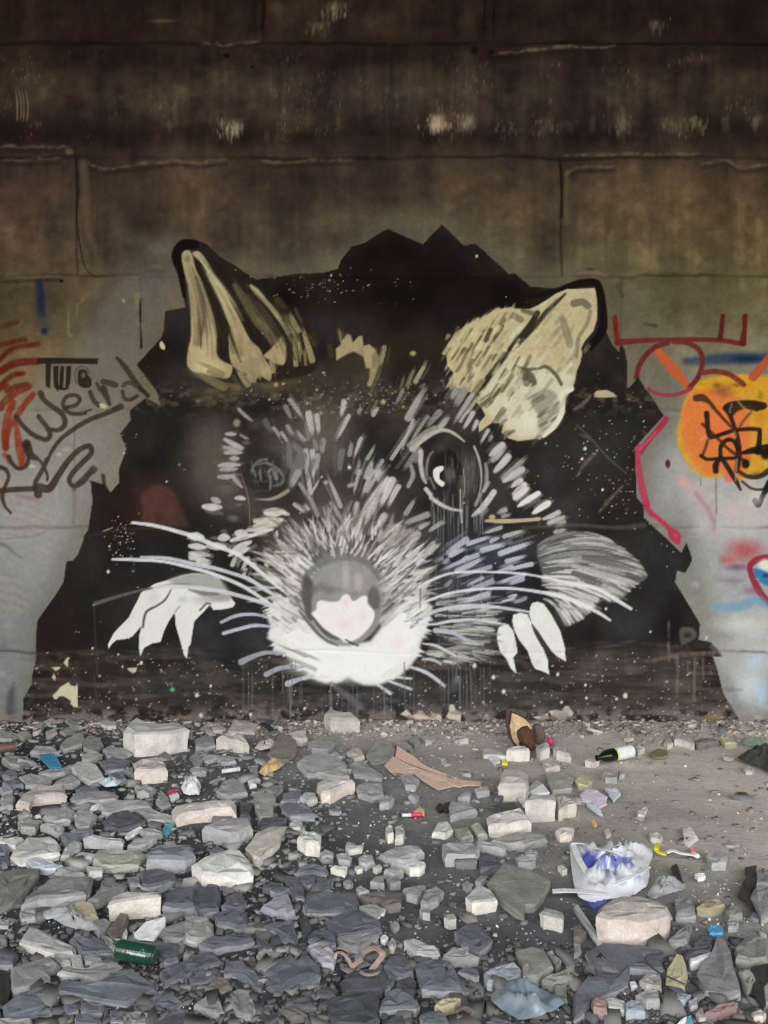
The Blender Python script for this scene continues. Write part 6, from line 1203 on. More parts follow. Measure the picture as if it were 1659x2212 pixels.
# broken green beer bottle among the front stones
GG = glass_mat('green_glass', (0.02, 0.075, 0.05)); M_wprint = flat_mat('white_print', (214, 226, 220), .5); M_rprint = flat_mat('red_print', (206, 70, 100), .5); M_gfoot = glass_mat('pale_green_glass', (0.06, 0.11, 0.08))
g0 = ground_at(256, 2088, 0.0); g1 = ground_at(340, 2092, 0.0)
bt = tag(empty('beer_bottle', (g0[0], g0[1], 0.062)), 'broken green beer bottle with white lettering lying among grey stones', 'bottle')
ax = g1 - g0; L = np.linalg.norm(ax)
bt.rotation_euler = (0, 0.08, math.atan2(ax[1], ax[0]) - 0.10)
R = 0.033
lathe('bottle_body', [(0.0, R * .96), (0.004, R), (L * .86, R), (L * .93, R * .94), (L * .97, R * .80), (L * .972, R * .5)], GG, bt)
lathe('bottle_foot', [(L * .95, R * .78), (L * 1.0, R * .74), (L * 1.005, R * .6), (L * .985, R * .3)], M_gfoot, bt)
sh = [(0.0, R * .9)]
v, f = [], []
for k in range(9):
    a = 2 * math.pi * k / 9; tipx = -0.006 - 0.022 * abs(math.sin(k * 2.3))
    v += [(0.002, R * .98 * math.cos(a - .3), R * .98 * math.sin(a - .3)), (0.002, R * .98 * math.cos(a + .3), R * .98 * math.sin(a + .3)), (tipx, R * .9 * math.cos(a), R * .9 * math.sin(a))]; f.append((3 * k, 3 * k + 1, 3 * k + 2))
pydata('broken_rim', v, f, GG, bt)
tv, tf = text_flat('Heineken', 0.0155)
wtx = max(p[0] for p in tv)
tv = [(L * .33 + x * (L * .49) / wtx, y - .004) for x, y in tv]
pydata('lettering', on_barrel(tv, R + .0007, 0.42), tf, M_wprint, bt)
stv = [(L * .24 + .0068 * (1 if k % 2 == 0 else .45) * math.sin(2 * math.pi * k / 10), .0015 + .0068 * (1 if k % 2 == 0 else .45) * math.cos(2 * math.pi * k / 10)) for k in range(10)]
pydata('star', on_barrel(stv, R + .0007, 0.42), [tuple(range(10))[::-1]], M_rprint, bt)
arc = [(L * .66 + L * .12 * t, .009 + .009 * math.sin(math.pi * min(t * 1.1, 1))) for t in np.linspace(0, 1, 12)]
arcv = [p for q in arc for p in (q, (q[0], q[1] + .0012))]
pydata('loop_mark', on_barrel(arcv, R + .0007, 0.42), [(2 * i, 2 * i + 2, 2 * i + 3, 2 * i + 1) for i in range(11)], M_wprint, bt)
reserve(300, 2068, 92); MARKS.append((300, 2070, 'green beer bottle'))

# dark bottle with a white label near the wall
DG = glass_mat('dark_green_glass', (0.012, 0.02, 0.006)); M_lab = flat_mat('white_paper_label', (236, 236, 234), .7); M_lime = flat_mat('lime_band', (206, 214, 130), .6); M_ink = flat_mat('grey_ink', (120, 120, 122), .7)
g0 = ground_at(1289, 1651); g1 = ground_at(1366, 1638)
wb = tag(empty('bottle', (g1[0], g1[1], 0.048)), 'dark green bottle with a white paper label lying on bare dirt', 'bottle')
ax = g0 - g1; L = np.linalg.norm(ax)
wb.rotation_euler = (0, 0.03, math.atan2(ax[1], ax[0]))
R = 0.040
lathe('bottle_body', [(0.006, R * .5), (0.0, R * .8), (0.004, R * .97), (0.012, R), (L * .66, R), (L * .74, R * .94), (L * .83, R * .72), (L * .89, R * .46), (L * .93, R * .36), (L * 1.0, R * .35), (L * 1.0, R * .2)], DG, wb)
lathe('paper_label', [(0.010, R + .0008), (L * .47, R + .0008)], M_lab, wb, 28, False); lathe('lime_band', [(L * .47, R + .0009), (L * .525, R + .0009)], M_lime, wb, 28, False)
lathe('bottle_lip', [(L * .96, R * .36), (L * .965, R * .45), (L * .995, R * .45), (L * 1.0, R * .36)], DG, wb)
pydata('printed_mark', on_barrel([(L * .22, -.008), (L * .235, -.008), (L * .235, .012), (L * .22, .012)], -(R + .0012), -0.25), [(0, 1, 2, 3)], M_ink, wb)
reserve(1330, 1640, 84); MARKS.append((1330, 1640, 'white-labelled bottle'))


def resample(p, n):
    q = np.vstack([p, p[:1]]); s = np.r_[0, np.cumsum(np.hypot(*np.diff(q, axis=0).T))]
    t = np.linspace(0, s[-1], n, endpoint=False)
    return np.stack([np.interp(t, s, q[:, 0]), np.interp(t, s, q[:, 1])], -1)


def crumple(name, tile, pts, zmax, mat, seed, label=None, cat=None, zb=0.008, n=44, rings=9, colour=None, parent=None, k_=ZT, o_=None, freq=14.0, group=None):
    """a crumpled thin sheet over the outline: sharp folds, down to the ground at its rim"""
    p = tp(tile, pts) if o_ is None else np.array(pts, float).reshape(-1, 2) / k_ + np.array(o_, float)
    g = np.array([ground_at(*q)[:2] for q in resample(p, n)])
    c = g.mean(0); r_ = np.random.RandomState(seed)
    vs, px = [], []
    for i in range(rings + 1):
        t = i / rings
        for j in range(n):
            q = c + (g[j] - c) * max(t, 0.02) + r_.normal(0, 0.0025, 2) * (t < 1)
            nv = Vector((q[0] * freq, q[1] * freq, seed * 3.7))
            w = 1 - abs(2 * mnoise.noise(nv)) * 1.2; w2 = 1 - abs(2 * mnoise.noise(nv * 2.3))
            z = zb + zmax * (1 - t ** 3) * max(0.05, 0.25 + 0.55 * w + 0.25 * w2) + (0.10 * zmax * r_.rand() if t == 1 else 0)
            vs.append((q[0], min(q[1], -0.02), z))
    fs = []
    for i in range(rings):
        for j in range(n):
            l = (j + 1) % n
            a, b_, d_, e = i * n + j, i * n + l, (i + 1) * n + l, (i + 1) * n + j
            fs += [(a, b_, d_), (a, d_, e)] if (i + j) % 2 else [(a, b_, e), (b_, d_, e)]
    v = np.array(vs); o0 = np.array([c[0], c[1], 0.0]) if parent is None else np.array(parent.location)
    cols = None
    if colour is not None:
        dd = v[:, 1] + D
        P_ = np.stack([CX + v[:, 0] * F / dd, CY + (CH - v[:, 2]) * F / dd], -1)
        cols = np.array([level(colour(*q)) for q in P_])
    me = mesh_np(name, v - o0, np.array(fs), cols)
    o = link(name, me, mat, parent)
    if parent is None: o.location = o0
    if label: tag(o, label, cat, group)
    reserve(*p.mean(0), np.ptp(p[:, 0]) * .8)
    return o


def flake(name, tile, pts, h, mats, label=None, cat=None, parent=None, tilt=(0, .05), zb=-0.004, k_=ZT, o_=None):
    """a flat scrap with its own thickness"""
    p = tp(tile, pts) if o_ is None else np.array(pts, float).reshape(-1, 2) / k_ + np.array(o_, float)
    d = CH * F / (p[:, 1].max() + h / ZT - CY); H_ = max(h / ZT * d / F, 0.014)
    g = [ground_at(*q, H_)[:2] for q in p]
    vs, fs, mi = prism(g, H_, tilt, zb)
    vs[:, 1] = np.minimum(vs[:, 1], -0.012)
    o0 = np.array([*vs[:, :2].mean(0), 0.0]) if parent is None else np.array(parent.location)
    o = pydata(name, vs - o0, fs, mats if isinstance(mats, (list, tuple)) else [mats, mats], parent)
    o.data.polygons.foreach_set('material_index', np.array(mi, np.int32))
    if parent is None: o.location = o0
    if label: tag(o, label, cat)
    reserve(*p.mean(0), np.ptp(p[:, 0]) * .8)
    return o


def ribbon(name, pts, w, mat, k_=1.0, o_=(0, 0), parent=None, label=None, cat=None, th=0.003):
    """a narrow strip through picture points (x, y, height)"""
    P3 = np.array([ground_at(x / k_ + o_[0], y / k_ + o_[1], z) for x, y, z in pts])
    P3 = np.stack([crom(P3[:, [0, i]], 5)[:, 1] if i else crom(P3[:, [0, 1]], 5)[:, 0] for i in range(3)], -1)
    o0 = np.array([*P3[:, :2].mean(0), 0.0]) if parent is None else np.array(parent.location)
    v, f = [], []
    for i, q in enumerate(P3):
        t = P3[min(i + 1, len(P3) - 1)] - P3[max(i - 1, 0)]; s = np.array([-t[1], t[0], 0]); s /= np.linalg.norm(s) + 1e-9
        for a, z in ((-.5, 0), (.5, 0), (.5, th), (-.5, th)): v.append(q + s * a * w + np.array([0, 0, z]))
    for i in range(len(P3) - 1):
        for k in range(4): f.append((4 * i + k, 4 * i + (k + 1) % 4, 4 * i + 4 + (k + 1) % 4, 4 * i + 4 + k))
    f += [(3, 2, 1, 0), tuple(4 * (len(P3) - 1) + k for k in range(4))]
    o = pydata(name, np.array(v) - o0, f, mat, parent)
    if parent is None: o.location = o0
    if label: tag(o, label, cat)
    return o


def lump(name, px, py, w, h, mat, seed, label=None, cat=None, parent=None, depth=None, z0=0.0, amp=0.25, sub=2, smooth=False):
    """a rounded or crumpled lump whose foot stands at the picture point"""
    import bmesh
    g = ground_at(px, py); dp = depth or w
    bm = bmesh.new(); bmesh.ops.create_icosphere(bm, subdivisions=sub, radius=1.0)
    for v in bm.verts:
        n_ = mnoise.noise(v.co * 2.1 + Vector((seed * 5.1, 0, 0))) + .5 * mnoise.noise(v.co * 5 + Vector((seed, 2, 0)))
        v.co *= 1 + amp * n_; v.co.x *= w / 2; v.co.y *= dp / 2; v.co.z = z0 + h / 2 + v.co.z * h / 2
    me = bpy.data.meshes.new(name); bm.to_mesh(me); bm.free()
    if smooth: me.polygons.foreach_set('use_smooth', np.ones(len(me.polygons), bool))
    o = link(name, me, mat, parent)
    loc = np.array([g[0], min(g[1] + dp / 2, -dp / 2 - .02), 0.0])
    o.location = loc - (np.array(parent.location) if parent is not None else 0)
    if label: tag(o, label, cat)
    if parent is None: reserve(px, py - h * F / (g[1] + D) / 2, w * F / (g[1] + D))
    return o


def paint_mat(name, rough=0.5, alpha=1.0, spec=0.4):
    m, nt, b = node_mat(name)
    a = nt.nodes.new('ShaderNodeAttribute'); a.attribute_name = 'paint'
    nt.links.new(a.outputs['Color'], b.inputs['Base Color'])
    b.inputs['Roughness'].default_value = rough; b.inputs['Alpha'].default_value = alpha; b.inputs['Specular IOR Level'].default_value = spec
    return m


# carrier bag: white film with blue print
M_film = paint_mat('printed_plastic_film', 0.35); M_white = flat_mat('white_plastic', (232, 233, 236), .4); M_clear = flat_mat('clear_plastic_film', (196, 199, 202), .2, spec=.7, trans=.45); M_blueprint = flat_mat('blue_print_film', (84, 100, 168), .4)
BO, BK = (1180, 1790), 6.9125
def inpoly(x, y, pts):
    r = False
    for i in range(len(pts)):
        (ax, ay), (bx, by) = pts[i], pts[(i + 1) % len(pts)]
        if (ay > y) != (by > y) and x < (bx - ax) * (y - ay) / (by - ay) + ax: r = not r
    return r
def bag_colour(px, py):
    x, y = (px - BO[0]) * BK, (py - BO[1]) * BK
    if math.hypot(x - 630, y - 470) < 120: return (72, 82, 150)
    if inpoly(x, y, [(740, 350), (1090, 400), (1290, 440), (1290, 570), (1150, 570), (900, 620), (760, 560), (700, 430)]): return (104, 112, 172) if mnoise.noise(Vector((x / 60, y / 60, 0))) > -.15 else (196, 198, 226)
    if inpoly(x, y, [(1030, 800), (1460, 590), (1490, 680), (1100, 850)]): return (128, 136, 176) if math.sin(x / 34.0) > -.2 else (214, 220, 234)
    if inpoly(x, y, [(900, 640), (1100, 650), (1000, 740), (870, 740)]): return (140, 140, 142)
    return (186, 188, 192)
bag = tag(empty('carrier_bag', (*ground_at(1310, 1905)[:2], 0)), 'crumpled white plastic carrier bag with blue print', 'bag')
crumple('bag_film', None, [(1230, 1835), (1250, 1830), (1290, 1838), (1320, 1826), (1340, 1842), (1378, 1822), (1412, 1838), (1408, 1862), (1400, 1880), (1404, 1892), (1398, 1920), (1360, 1945), (1310, 1950), (1280, 1958), (1250, 1945), (1240, 1920), (1234, 1880)], 0.085, M_film, 4, colour=bag_colour, n=60, rings=12, parent=bag, freq=9.5)
ribbon('bag_edge', [(395, 235, .05), (470, 420, .055), (580, 620, .05), (720, 800, .045), (830, 870, .03)], .028, M_white, BK, BO, bag); ribbon('bag_edge', [(370, 225, .055), (520, 225, .06), (760, 300, .075), (960, 335, .085), (1090, 370, .08)], .012, M_white, BK, BO, bag)
ribbon('bag_handle', [(90, 940, .012), (300, 930, .02), (560, 940, .035), (760, 955, .035), (915, 960, .025)], .034, M_white, BK, BO, bag); flake('printed_corner', None, [(540, 1000), (920, 990), (890, 1070), (720, 1165), (640, 1090)], 6, M_blueprint, parent=bag, k_=BK, o_=BO)
ribbon('bag_edge', [(850, 860, .03), (1010, 830, .04), (1180, 760, .05), (1380, 660, .05), (1500, 590, .04)], .022, M_white, BK, BO, bag)
MARKS.append((1310, 1890, 'white carrier bag'))
crumple('plastic_wrapper', None, [(1398, 1938), (1410, 1915), (1425, 1902), (1450, 1898), (1478, 1915), (1480, 1925), (1440, 1938), (1410, 1948)], .05, M_clear, 8, 'clear crumpled plastic wrapper with grey folds beside the carrier bag', 'wrapper', n=30, rings=6)
MARKS.append((1440, 1920, 'clear plastic wrapper'))

# curved broken piece of bark at the foot of the wall
M_tan = flat_mat('tan_wood', (206, 176, 140), .85, spec=.2, nz=.25); M_bark = flat_mat('dark_bark', (88, 76, 66), .9, spec=.2); M_core = flat_mat('rotten_brown_wood', (92, 66, 50), .9, spec=.15, nz=.4)
def plate(name, pts, k_, o_, d, th, mats, parent, lean=0.0, bulge=0.0):
    """an upright broken plate whose outline is seen at distance D from the camera"""
    p = np.array(pts, float) / k_ + np.array(o_, float)
    q = resample(p, 30); c = q.mean(0)
    def at(v, t):
        x, z = (v[0] - CX) * d / F, CH - (v[1] - CY) * d / F
        return (x, d - D + lean * z - bulge * (1 - t ** 2), z)
    vs = []
    for t in (0.05, .5, .86, 1.0): vs += [at(c + (v - c) * t, t) for v in q]
    vs += [(x, y + th, z) for x, y, z in vs[90:120]]
    fs, mi = [tuple(range(30))[::-1]], [0]
    for i in range(4):
        for j in range(30):
            l = (j + 1) % 30; fs.append((i * 30 + j, i * 30 + l, (i + 1) * 30 + l, (i + 1) * 30 + j)); mi.append(0 if i < 3 else 1)
    fs.append(tuple(range(120, 150))); mi.append(1)
    o = pydata(name, np.array(vs) - np.array(parent.location), fs, mats, parent)
    o.data.polygons.foreach_set('material_index', np.array(mi, np.int32))
    return o


gb = ground_at(1126, 1618)
bk = tag(empty('broken_bark', tuple(gb)), 'curved tan and dark brown piece of broken bark at the foot of the wall', 'wood')
WO, WK = (1080, 1520), 11.06
plate('dark_backing', [(180, 170), (300, 140), (430, 170), (520, 280), (640, 380), (760, 520), (810, 640), (830, 900), (480, 1090), (330, 1000), (220, 820), (160, 560), (160, 300)], WK, WO, 5.23, .03, [M_bark, M_bark], bk, .12, .01)
plate('tan_wood', [(300, 250), (420, 285), (520, 340), (620, 390), (740, 520), (795, 630), (700, 600), (560, 600), (450, 680), (425, 800), (440, 900), (470, 1040), (400, 990), (310, 880), (262, 700), (240, 560), (275, 420)], WK, WO, 5.17, .05, [M_tan, M_bark], bk, .12, .035)
plate('rotten_core', [(440, 710), (500, 650), (570, 605), (700, 600), (770, 680), (820, 800), (850, 930), (860, 1060), (780, 1140), (700, 1130), (600, 1060), (520, 970), (455, 880)], WK, WO, 5.10, .06, [M_core, M_core], bk, .10, .05)
plate('bark_flap', [(820, 560), (900, 520), (1020, 560), (1100, 700), (1080, 900), (960, 980), (860, 960), (830, 760)], WK, WO, 5.30, .03, [flat_mat('grey_brown_bark', (112, 96, 88), .9, spec=.15), M_bark], bk, .12, .02)
reserve(1128, 1600, 80); MARKS.append((1130, 1600, 'broken bark'))
M_red = flat_mat('red_plastic', (214, 62, 96), .45)
rc = tag(empty('plastic_nozzle', tuple(ground_at(1191, 1614))), 'small red plastic piece with a thin white stem between pale stones', 'plastic scrap')
lump('red_body', 1191, 1614, .052, .062, M_red, 6, parent=rc, depth=.05, amp=.12, z0=.0); ribbon('white_stem', [(1188, 1594, .055), (1182, 1586, .085)], .012, M_white, parent=rc)
MARKS.append((1190, 1606, 'small red plastic piece'))

# torn cardboard
M_card = flat_mat('torn_cardboard', (190, 164, 148), .9, 'level', .15); M_card2 = flat_mat('cardboard_edge', (158, 134, 120), .9, spec=.15)
cb = tag(empty('cardboard', tuple(ground_at(925, 1670))), 'torn pinkish brown cardboard strip lying flat on the dirt', 'cardboard')
flake('flap', 'D3', [(150, 402), (235, 452), (330, 512), (480, 560), (560, 592), (700, 628), (790, 652), (700, 645), (560, 605), (400, 556), (235, 508), (130, 470)], 22, [M_card, M_card2], parent=cb, tilt=(0, .1))
flake('flap', 'D3', [(40, 535), (110, 470), (235, 530), (400, 580), (560, 625), (740, 668), (870, 660), (865, 690), (740, 688), (680, 700), (640, 690), (500, 720), (440, 692), (350, 640), (280, 592), (180, 577), (100, 587)], 10, [M_card, M_card2], parent=cb)
MARKS.append((930, 1665, 'pinkish cardboard strip'))

M_black = flat_mat('black_plastic_and_gap_shade', (40, 38, 38), .45, 'level', .5); M_char = flat_mat('charcoal_plastic', (66, 68, 66), .5, 'level', .5); M_blue = flat_mat('blue_plastic', (62, 124, 158), .5, 'level'); M_paper = flat_mat('white_paper', (222, 222, 222), .85, spec=.2); M_ochre = flat_mat('ochre_paper', (186, 162, 118), .7, 'level'); M_lilac = flat_mat('lilac_paper', (188, 178, 190), .85, 'level', .2)
M_teal = flat_mat('teal_film', (88, 158, 168), .5); M_greenish = flat_mat('dusty_green_glass', (122, 136, 112), .35, 'level', .5); M_dkgreen = flat_mat('dark_green_glass_shard', (58, 74, 66), .3, 'level', .5); M_olive = flat_mat('olive_glass', (116, 112, 84), .3, 'level', .5); M_yellow = flat_mat('yellow_plastic', (214, 214, 50), .5); M_strap = flat_mat('tan_strapping', (140, 124, 112), .6, 'level')
M_steel = flat_mat('dull_metal', (150, 151, 150), .5, 'level', .5); M_wire = flat_mat('dark_wire', (70, 68, 66), .5); M_foil = flat_mat('wrinkled_foil', (178, 168, 160), .35, 'level', .7); M_slatefilm = flat_mat('blue_grey_plastic_film', (104, 116, 124), .3, 'level', .6, .12); M_palebl = flat_mat('pale_blue_cloth', (176, 186, 192), .9, 'level', .1); M_can = flat_mat('reddish_can', (112, 78, 70), .5)
M_lime2 = flat_mat('lime_film', (176, 184, 120), .6, 'level'); M_pinkp = flat_mat('pink_film', (214, 150, 150), .6)

for nm, tl, pts, h, m, lb, ct, mk in (
    ('plastic_shard', 'D1', [(335, 436), (465, 430), (492, 462), (530, 530), (430, 540), (350, 462)], 10, M_blue, 'bright blue plastic shard on grey rubble', 'plastic scrap', 'blue plastic shard'),
    ('wrapper', 'D1', [(1385, 1085), (1400, 1050), (1470, 1010), (1480, 1040), (1450, 1090), (1410, 1112)], 8, M_teal, 'small pale teal wrapper scrap in front of a pinkish block', 'wrapper', 'teal wrapper scrap'),
    ('glass_shard', 'D2', [(1040, 1062), (1100, 1045), (1160, 1108), (1110, 1112), (1060, 1090)], 8, M_dkgreen, 'dark green glass shard beside bare dust', 'glass', 'dark green shard'),
    ('glass_shard', 'D4', [(640, 420), (720, 386), (800, 400), (805, 440), (700, 452)], 10, M_olive, 'olive glass shard lying on dirt in front of a pink stone', 'glass', 'olive glass shard'),
    ('glass_shard', 'D4', [(1470, 300), (1500, 280), (1600, 290), (1640, 340), (1520, 350), (1440, 330)], 14, M_greenish, 'dusty green glass shard above the black bag', 'glass', None),
    ('wrapper', 'D4', [(1620, 330), (1690, 310), (1700, 370), (1640, 375)], 12, M_lime2, 'lime yellow film scrap at the wall foot behind the black bag', 'wrapper', None),
    ('narrow_strip', 'D3', [(925, 876), (1040, 852), (1150, 842), (1165, 880), (1060, 904)], 6, M_char, 'glossy charcoal plastic strip in front of a beige block', 'plastic scrap', 'charcoal plastic strip'),
    ('plastic_chip', 'E4', [(1030, 105), (1060, 95), (1120, 92), (1130, 115), (1110, 132), (1060, 135)], 6, M_white, 'small bright white plastic chip on the dirt', 'plastic scrap', 'bright white chip'),
    ('paper_scrap', 'E1', [(1140, 602), (1240, 512), (1412, 470), (1412, 545), (1360, 592), (1300, 660), (1250, 650), (1180, 650)], 10, M_paper, 'torn white paper scrap standing out behind the green bottle', 'paper', 'torn white paper'),
    ('plastic_shard', 'E4', [(1140, 562), (1180, 536), (1270, 550), (1272, 600), (1160, 605)], 10, M_blue, 'faded blue plastic shard under a leaning grey stone', 'plastic scrap', None),
    ('metal_strip', 'E4', [(0, 390), (30, 370), (240, 650), (247, 690), (205, 690), (60, 482)], 8, M_steel, 'long dull grey metal strip pointing at the carrier bag', 'metal', 'grey metal strip'),
    ('paper_scrap', 'D4', [(50, 782), (110, 732), (200, 742), (292, 790), (282, 850), (220, 872), (150, 832), (70, 812)], 10, M_lilac, 'lilac paper scrap, the largest of its torn cluster', 'paper', 'lilac paper scraps'),
    ('paper_scrap', 'D4', [(270, 722), (370, 720), (402, 762), (340, 822), (300, 772)], 8, M_palebl, 'pale grey paper scrap behind the lilac paper', 'paper', None),
    ('paper_scrap', 'D4', [(110, 850), (200, 862), (252, 942), (180, 902)], 6, M_palebl, 'thin pale paper sliver in front of the lilac paper', 'paper', None),
    ('narrow_strip', None, [(1450, 1872), (1462, 1866), (1476, 1905), (1456, 1897)], 6, M_black, 'narrow black flake as the shaded opening of the clear wrapper', 'plastic scrap', None),  # black flake drawn for the shade inside the wrapper's mouth
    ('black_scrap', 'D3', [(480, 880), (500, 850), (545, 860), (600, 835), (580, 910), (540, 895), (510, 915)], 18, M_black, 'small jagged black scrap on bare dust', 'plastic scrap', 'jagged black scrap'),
    ('thin_sheet', 'E4', [(1460, 60), (1560, 40), (1540, 180), (1500, 270), (1600, 440), (1560, 430), (1480, 330), (1400, 270), (1440, 180)], 4, M_black, 'thin black flake as the shade in a gap beside a streaked grey block', 'plastic scrap', 'black shaded gap'),  # black flake in place of the shade between two stones
    ('thin_sheet', 'E4', [(1520, 900), (1660, 870), (1680, 1000), (1620, 1060), (1620, 1230), (1560, 1150)], 4, M_black, 'black flake laid in as gap shade nearest the front corner', 'plastic scrap', None),  # another gap's shade, put in as a flat black piece
    ('thin_sheet', 'E1', [(-40, 940), (60, 960), (100, 1020), (60, 1180), (20, 1220), (-40, 1230)], 6, M_black, 'thin black flake low in the front rubble', 'plastic scrap', None),  # plain black flake at the near left corner of the heap
    ('white_strip', 'D1', [(1065, 1130), (1110, 1090), (1200, 1045), (1220, 1060), (1150, 1110), (1090, 1140)], 6, M_paper, 'narrow white paper strip among grey slabs', 'paper', 'narrow white strip'),
    ('plastic_chip', 'D1', [(300, 950), (330, 940), (352, 955), (325, 965)], 6, M_white, 'tiny white plastic chip under a pinkish brick', 'plastic scrap', None),
    ('wood_chip', 'D4', [(150, 1000), (170, 985), (200, 1020), (180, 1040)], 6, M_ochre, 'tiny ochre wood chip on the dirt', 'wood', None)):
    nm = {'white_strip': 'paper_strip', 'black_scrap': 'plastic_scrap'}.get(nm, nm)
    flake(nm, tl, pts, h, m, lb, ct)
    if mk: q = tp(tl, pts).mean(0); MARKS.append((q[0], q[1], mk))

for nm, tl, pts, z, m, sd, lb, ct, mk in (
    ('paper_wad', 'D1', [(1540, 735), (1560, 700), (1600, 690), (1640, 665), (1700, 680), (1720, 720), (1700, 790), (1640, 800), (1570, 790)], .07, M_paper, 2, 'crumpled white paper wad on the rubble', 'paper', 'crumpled white paper'),
    ('rag', 'D1', [(840, 690), (880, 660), (930, 635), (1000, 655), (1040, 682), (1000, 716), (900, 726)], .03, M_palebl, 3, 'pale bluish rag lying over grey stones', 'rag', 'pale bluish rag'),
    ('paper_wrapper', 'D2', [(585, 605), (610, 560), (660, 520), (720, 495), (790, 495), (800, 540), (760, 575), (690, 600), (640, 632)], .05, M_ochre, 5, 'crumpled ochre paper wrapper on grey stones', 'wrapper', 'ochre paper wrapper'),
    ('foil_wrapper', 'D2', [(548, 392), (600, 340), (700, 318), (742, 340), (690, 392), (610, 412)], .04, M_foil, 6, 'wrinkled pinkish foil wrapper near the wall', 'wrapper', 'pinkish foil wrapper'),
    ('plastic_film', 'E1', [(350, 450), (400, 432), (560, 350), (650, 400), (720, 500), (850, 585), (780, 612), (640, 590), (540, 560), (440, 500), (390, 520)], .035, M_clear, 7, 'clear plastic film crumpled over grey slabs', 'wrapper', 'clear plastic film'),
    ('thin_sheet', 'E3', [(955, 1160), (1020, 1090), (1110, 1030), (1220, 1042), (1340, 1095), (1460, 1152), (1602, 1225), (1500, 1290), (1400, 1330), (1200, 1382), (1100, 1330), (1040, 1290), (950, 1215)], .055, M_slatefilm, 9, 'blue-grey crumpled plastic sheet on dark front rubble', 'plastic scrap', 'blue-grey plastic sheet'),
    ('bin_bag', None, [(1630, 1622), (1650, 1616), (1700, 1616), (1720, 1660), (1700, 1692), (1660, 1672), (1640, 1660), (1618, 1652), (1592, 1642), (1600, 1634), (1622, 1632)], .10, M_char, 12, 'black bin bag at the wall foot', 'bag', 'black bin bag')):
    crumple(nm, tl, pts, z, m, sd, lb, ct, n=36, rings=7)
    if mk: q = tp(tl, pts).mean(0); MARKS.append((q[0], q[1], mk))

# packet with a red flap, drink can, paper roll, lighter, wrapper
pk = tag(empty('cigarette_packet', tuple(ground_at(372, 1722))), 'small white packet with a red flap beside crumpled paper', 'packet')
flake('packet_body', 'D1', [(1435, 785), (1520, 760), (1530, 785), (1470, 825), (1450, 815)], 14, M_white, parent=pk); flake('packet_flap', 'D1', [(1430, 745), (1495, 722), (1515, 758), (1435, 780)], 16, M_red, parent=pk)
g = ground_at(16, 1626)
cn = tag(empty('drink_can', (g[0], g[1], .034)), 'squashed reddish brown can at the edge of the rubble', 'can'); cn.rotation_euler = (0, 0, .5)
lathe('can_body', [(-.05, .026), (-.046, .031), (-.02, .032), (0.0, .029), (.02, .031), (.046, .031), (.05, .026)], M_can, cn, 18); lathe('can_rim', [(.048, .027), (.053, .027), (.053, .024), (.050, .022)], M_steel, cn, 18)
reserve(16, 1615, 36)
g = ground_at(497, 1672)
pr = tag(empty('paper_roll', (g[0], g[1], .022)), 'small rolled white paper tube on grey stones', 'paper'); pr.rotation_euler = (0, -.05, .25)
lathe('tube', [(-.05, .013), (.05, .0135)], M_paper, pr, 14); lathe('loose_end', [(.05, .0165), (.062, .012)], M_paper, pr, 14)
reserve(497, 1664, 36); MARKS.append((497, 1664, 'white paper tube'))
g = ground_at(888, 1766)
lg = tag(empty('lighter', (g[0], g[1], .014)), 'red lighter with a white end on bare dust', 'lighter'); lg.rotation_euler = (0, 0, .12)
lathe('lighter_body', [(-.0, .010), (.052, .011), (.056, .008)], M_red, lg, 14); lathe('lighter_end', [(-.048, .009), (-.001, .010)], M_white, lg, 14)
flake('paper_scrap', 'D3', [(295, 915), (340, 880), (385, 905), (385, 935), (340, 925)], 8, M_ochre, 'small tan paper scrap behind the red lighter', 'paper')
reserve(888, 1760, 60); MARKS.append((888, 1760, 'red lighter'))
wr = tag(empty('wrapper', tuple(ground_at(1075, 1645))), 'small white and blue wrapper with a yellow end beside a pale block', 'wrapper')
flake('wrapper_body', 'D3', [(930, 458), (965, 432), (1010, 450), (1032, 488), (985, 512), (960, 480)], 8, M_white, parent=wr); flake('blue_print', 'D3', [(935, 452), (970, 440), (1015, 470), (980, 472)], 14, M_blueprint, parent=wr); flake('yellow_end', 'D3', [(1040, 482), (1095, 488), (1090, 506), (1045, 502)], 8, M_yellow, parent=wr)
MARKS.append((1070, 1640, 'blue and white wrapper'))
ct = tag(empty('carton', tuple(ground_at(1140, 1730))), 'bent white carton with grey edges propped against beige blocks', 'carton')
flake('carton_edge', 'D3', [(1160, 785), (1340, 655), (1392, 688), (1190, 802)], 26, M_steel, parent=ct); flake('carton_side', 'D3', [(1290, 742), (1390, 684), (1452, 752), (1300, 764)], 20, M_white, parent=ct); flake('carton_side', 'D3', [(1190, 812), (1248, 780), (1240, 868), (1222, 860)], 16, M_white, parent=ct)
MARKS.append((1150, 1710, 'white carton'))
# yellow peel and white strip by the bag
YO, YK = (1360, 1800), 9.2167
yp = ribbon('narrow_strip', [(575, 215, .03), (530, 310, .03), (575, 385, .02), (725, 435, .012)], .022, M_yellow, YK, YO, None, 'curved bright yellow plastic strip beside the carrier bag', 'plastic scrap', .006)
ws = tag(empty('plastic_fork', tuple(ground_at(1475, 1850))), 'white plastic strip with a rounded tip next to the yellow strip', 'plastic scrap')
ribbon('strip', [(730, 395, .012), (860, 355, .022), (1000, 400, .02), (1180, 430, .014), (1310, 450, .012)], .02, M_white, YK, YO, ws, th=.005); lump('rounded_tip', 1508, 1857, .03, .022, M_white, 4, parent=ws, amp=.08, smooth=True); flake('pink_scrap', None, [(1190, 280), (1260, 270), (1330, 380), (1230, 380)], 10, M_pinkp, parent=ws, k_=YK, o_=YO)
ws.name = 'plastic_stirrer'; MARKS.append((1470, 1840, 'white plastic strip'))
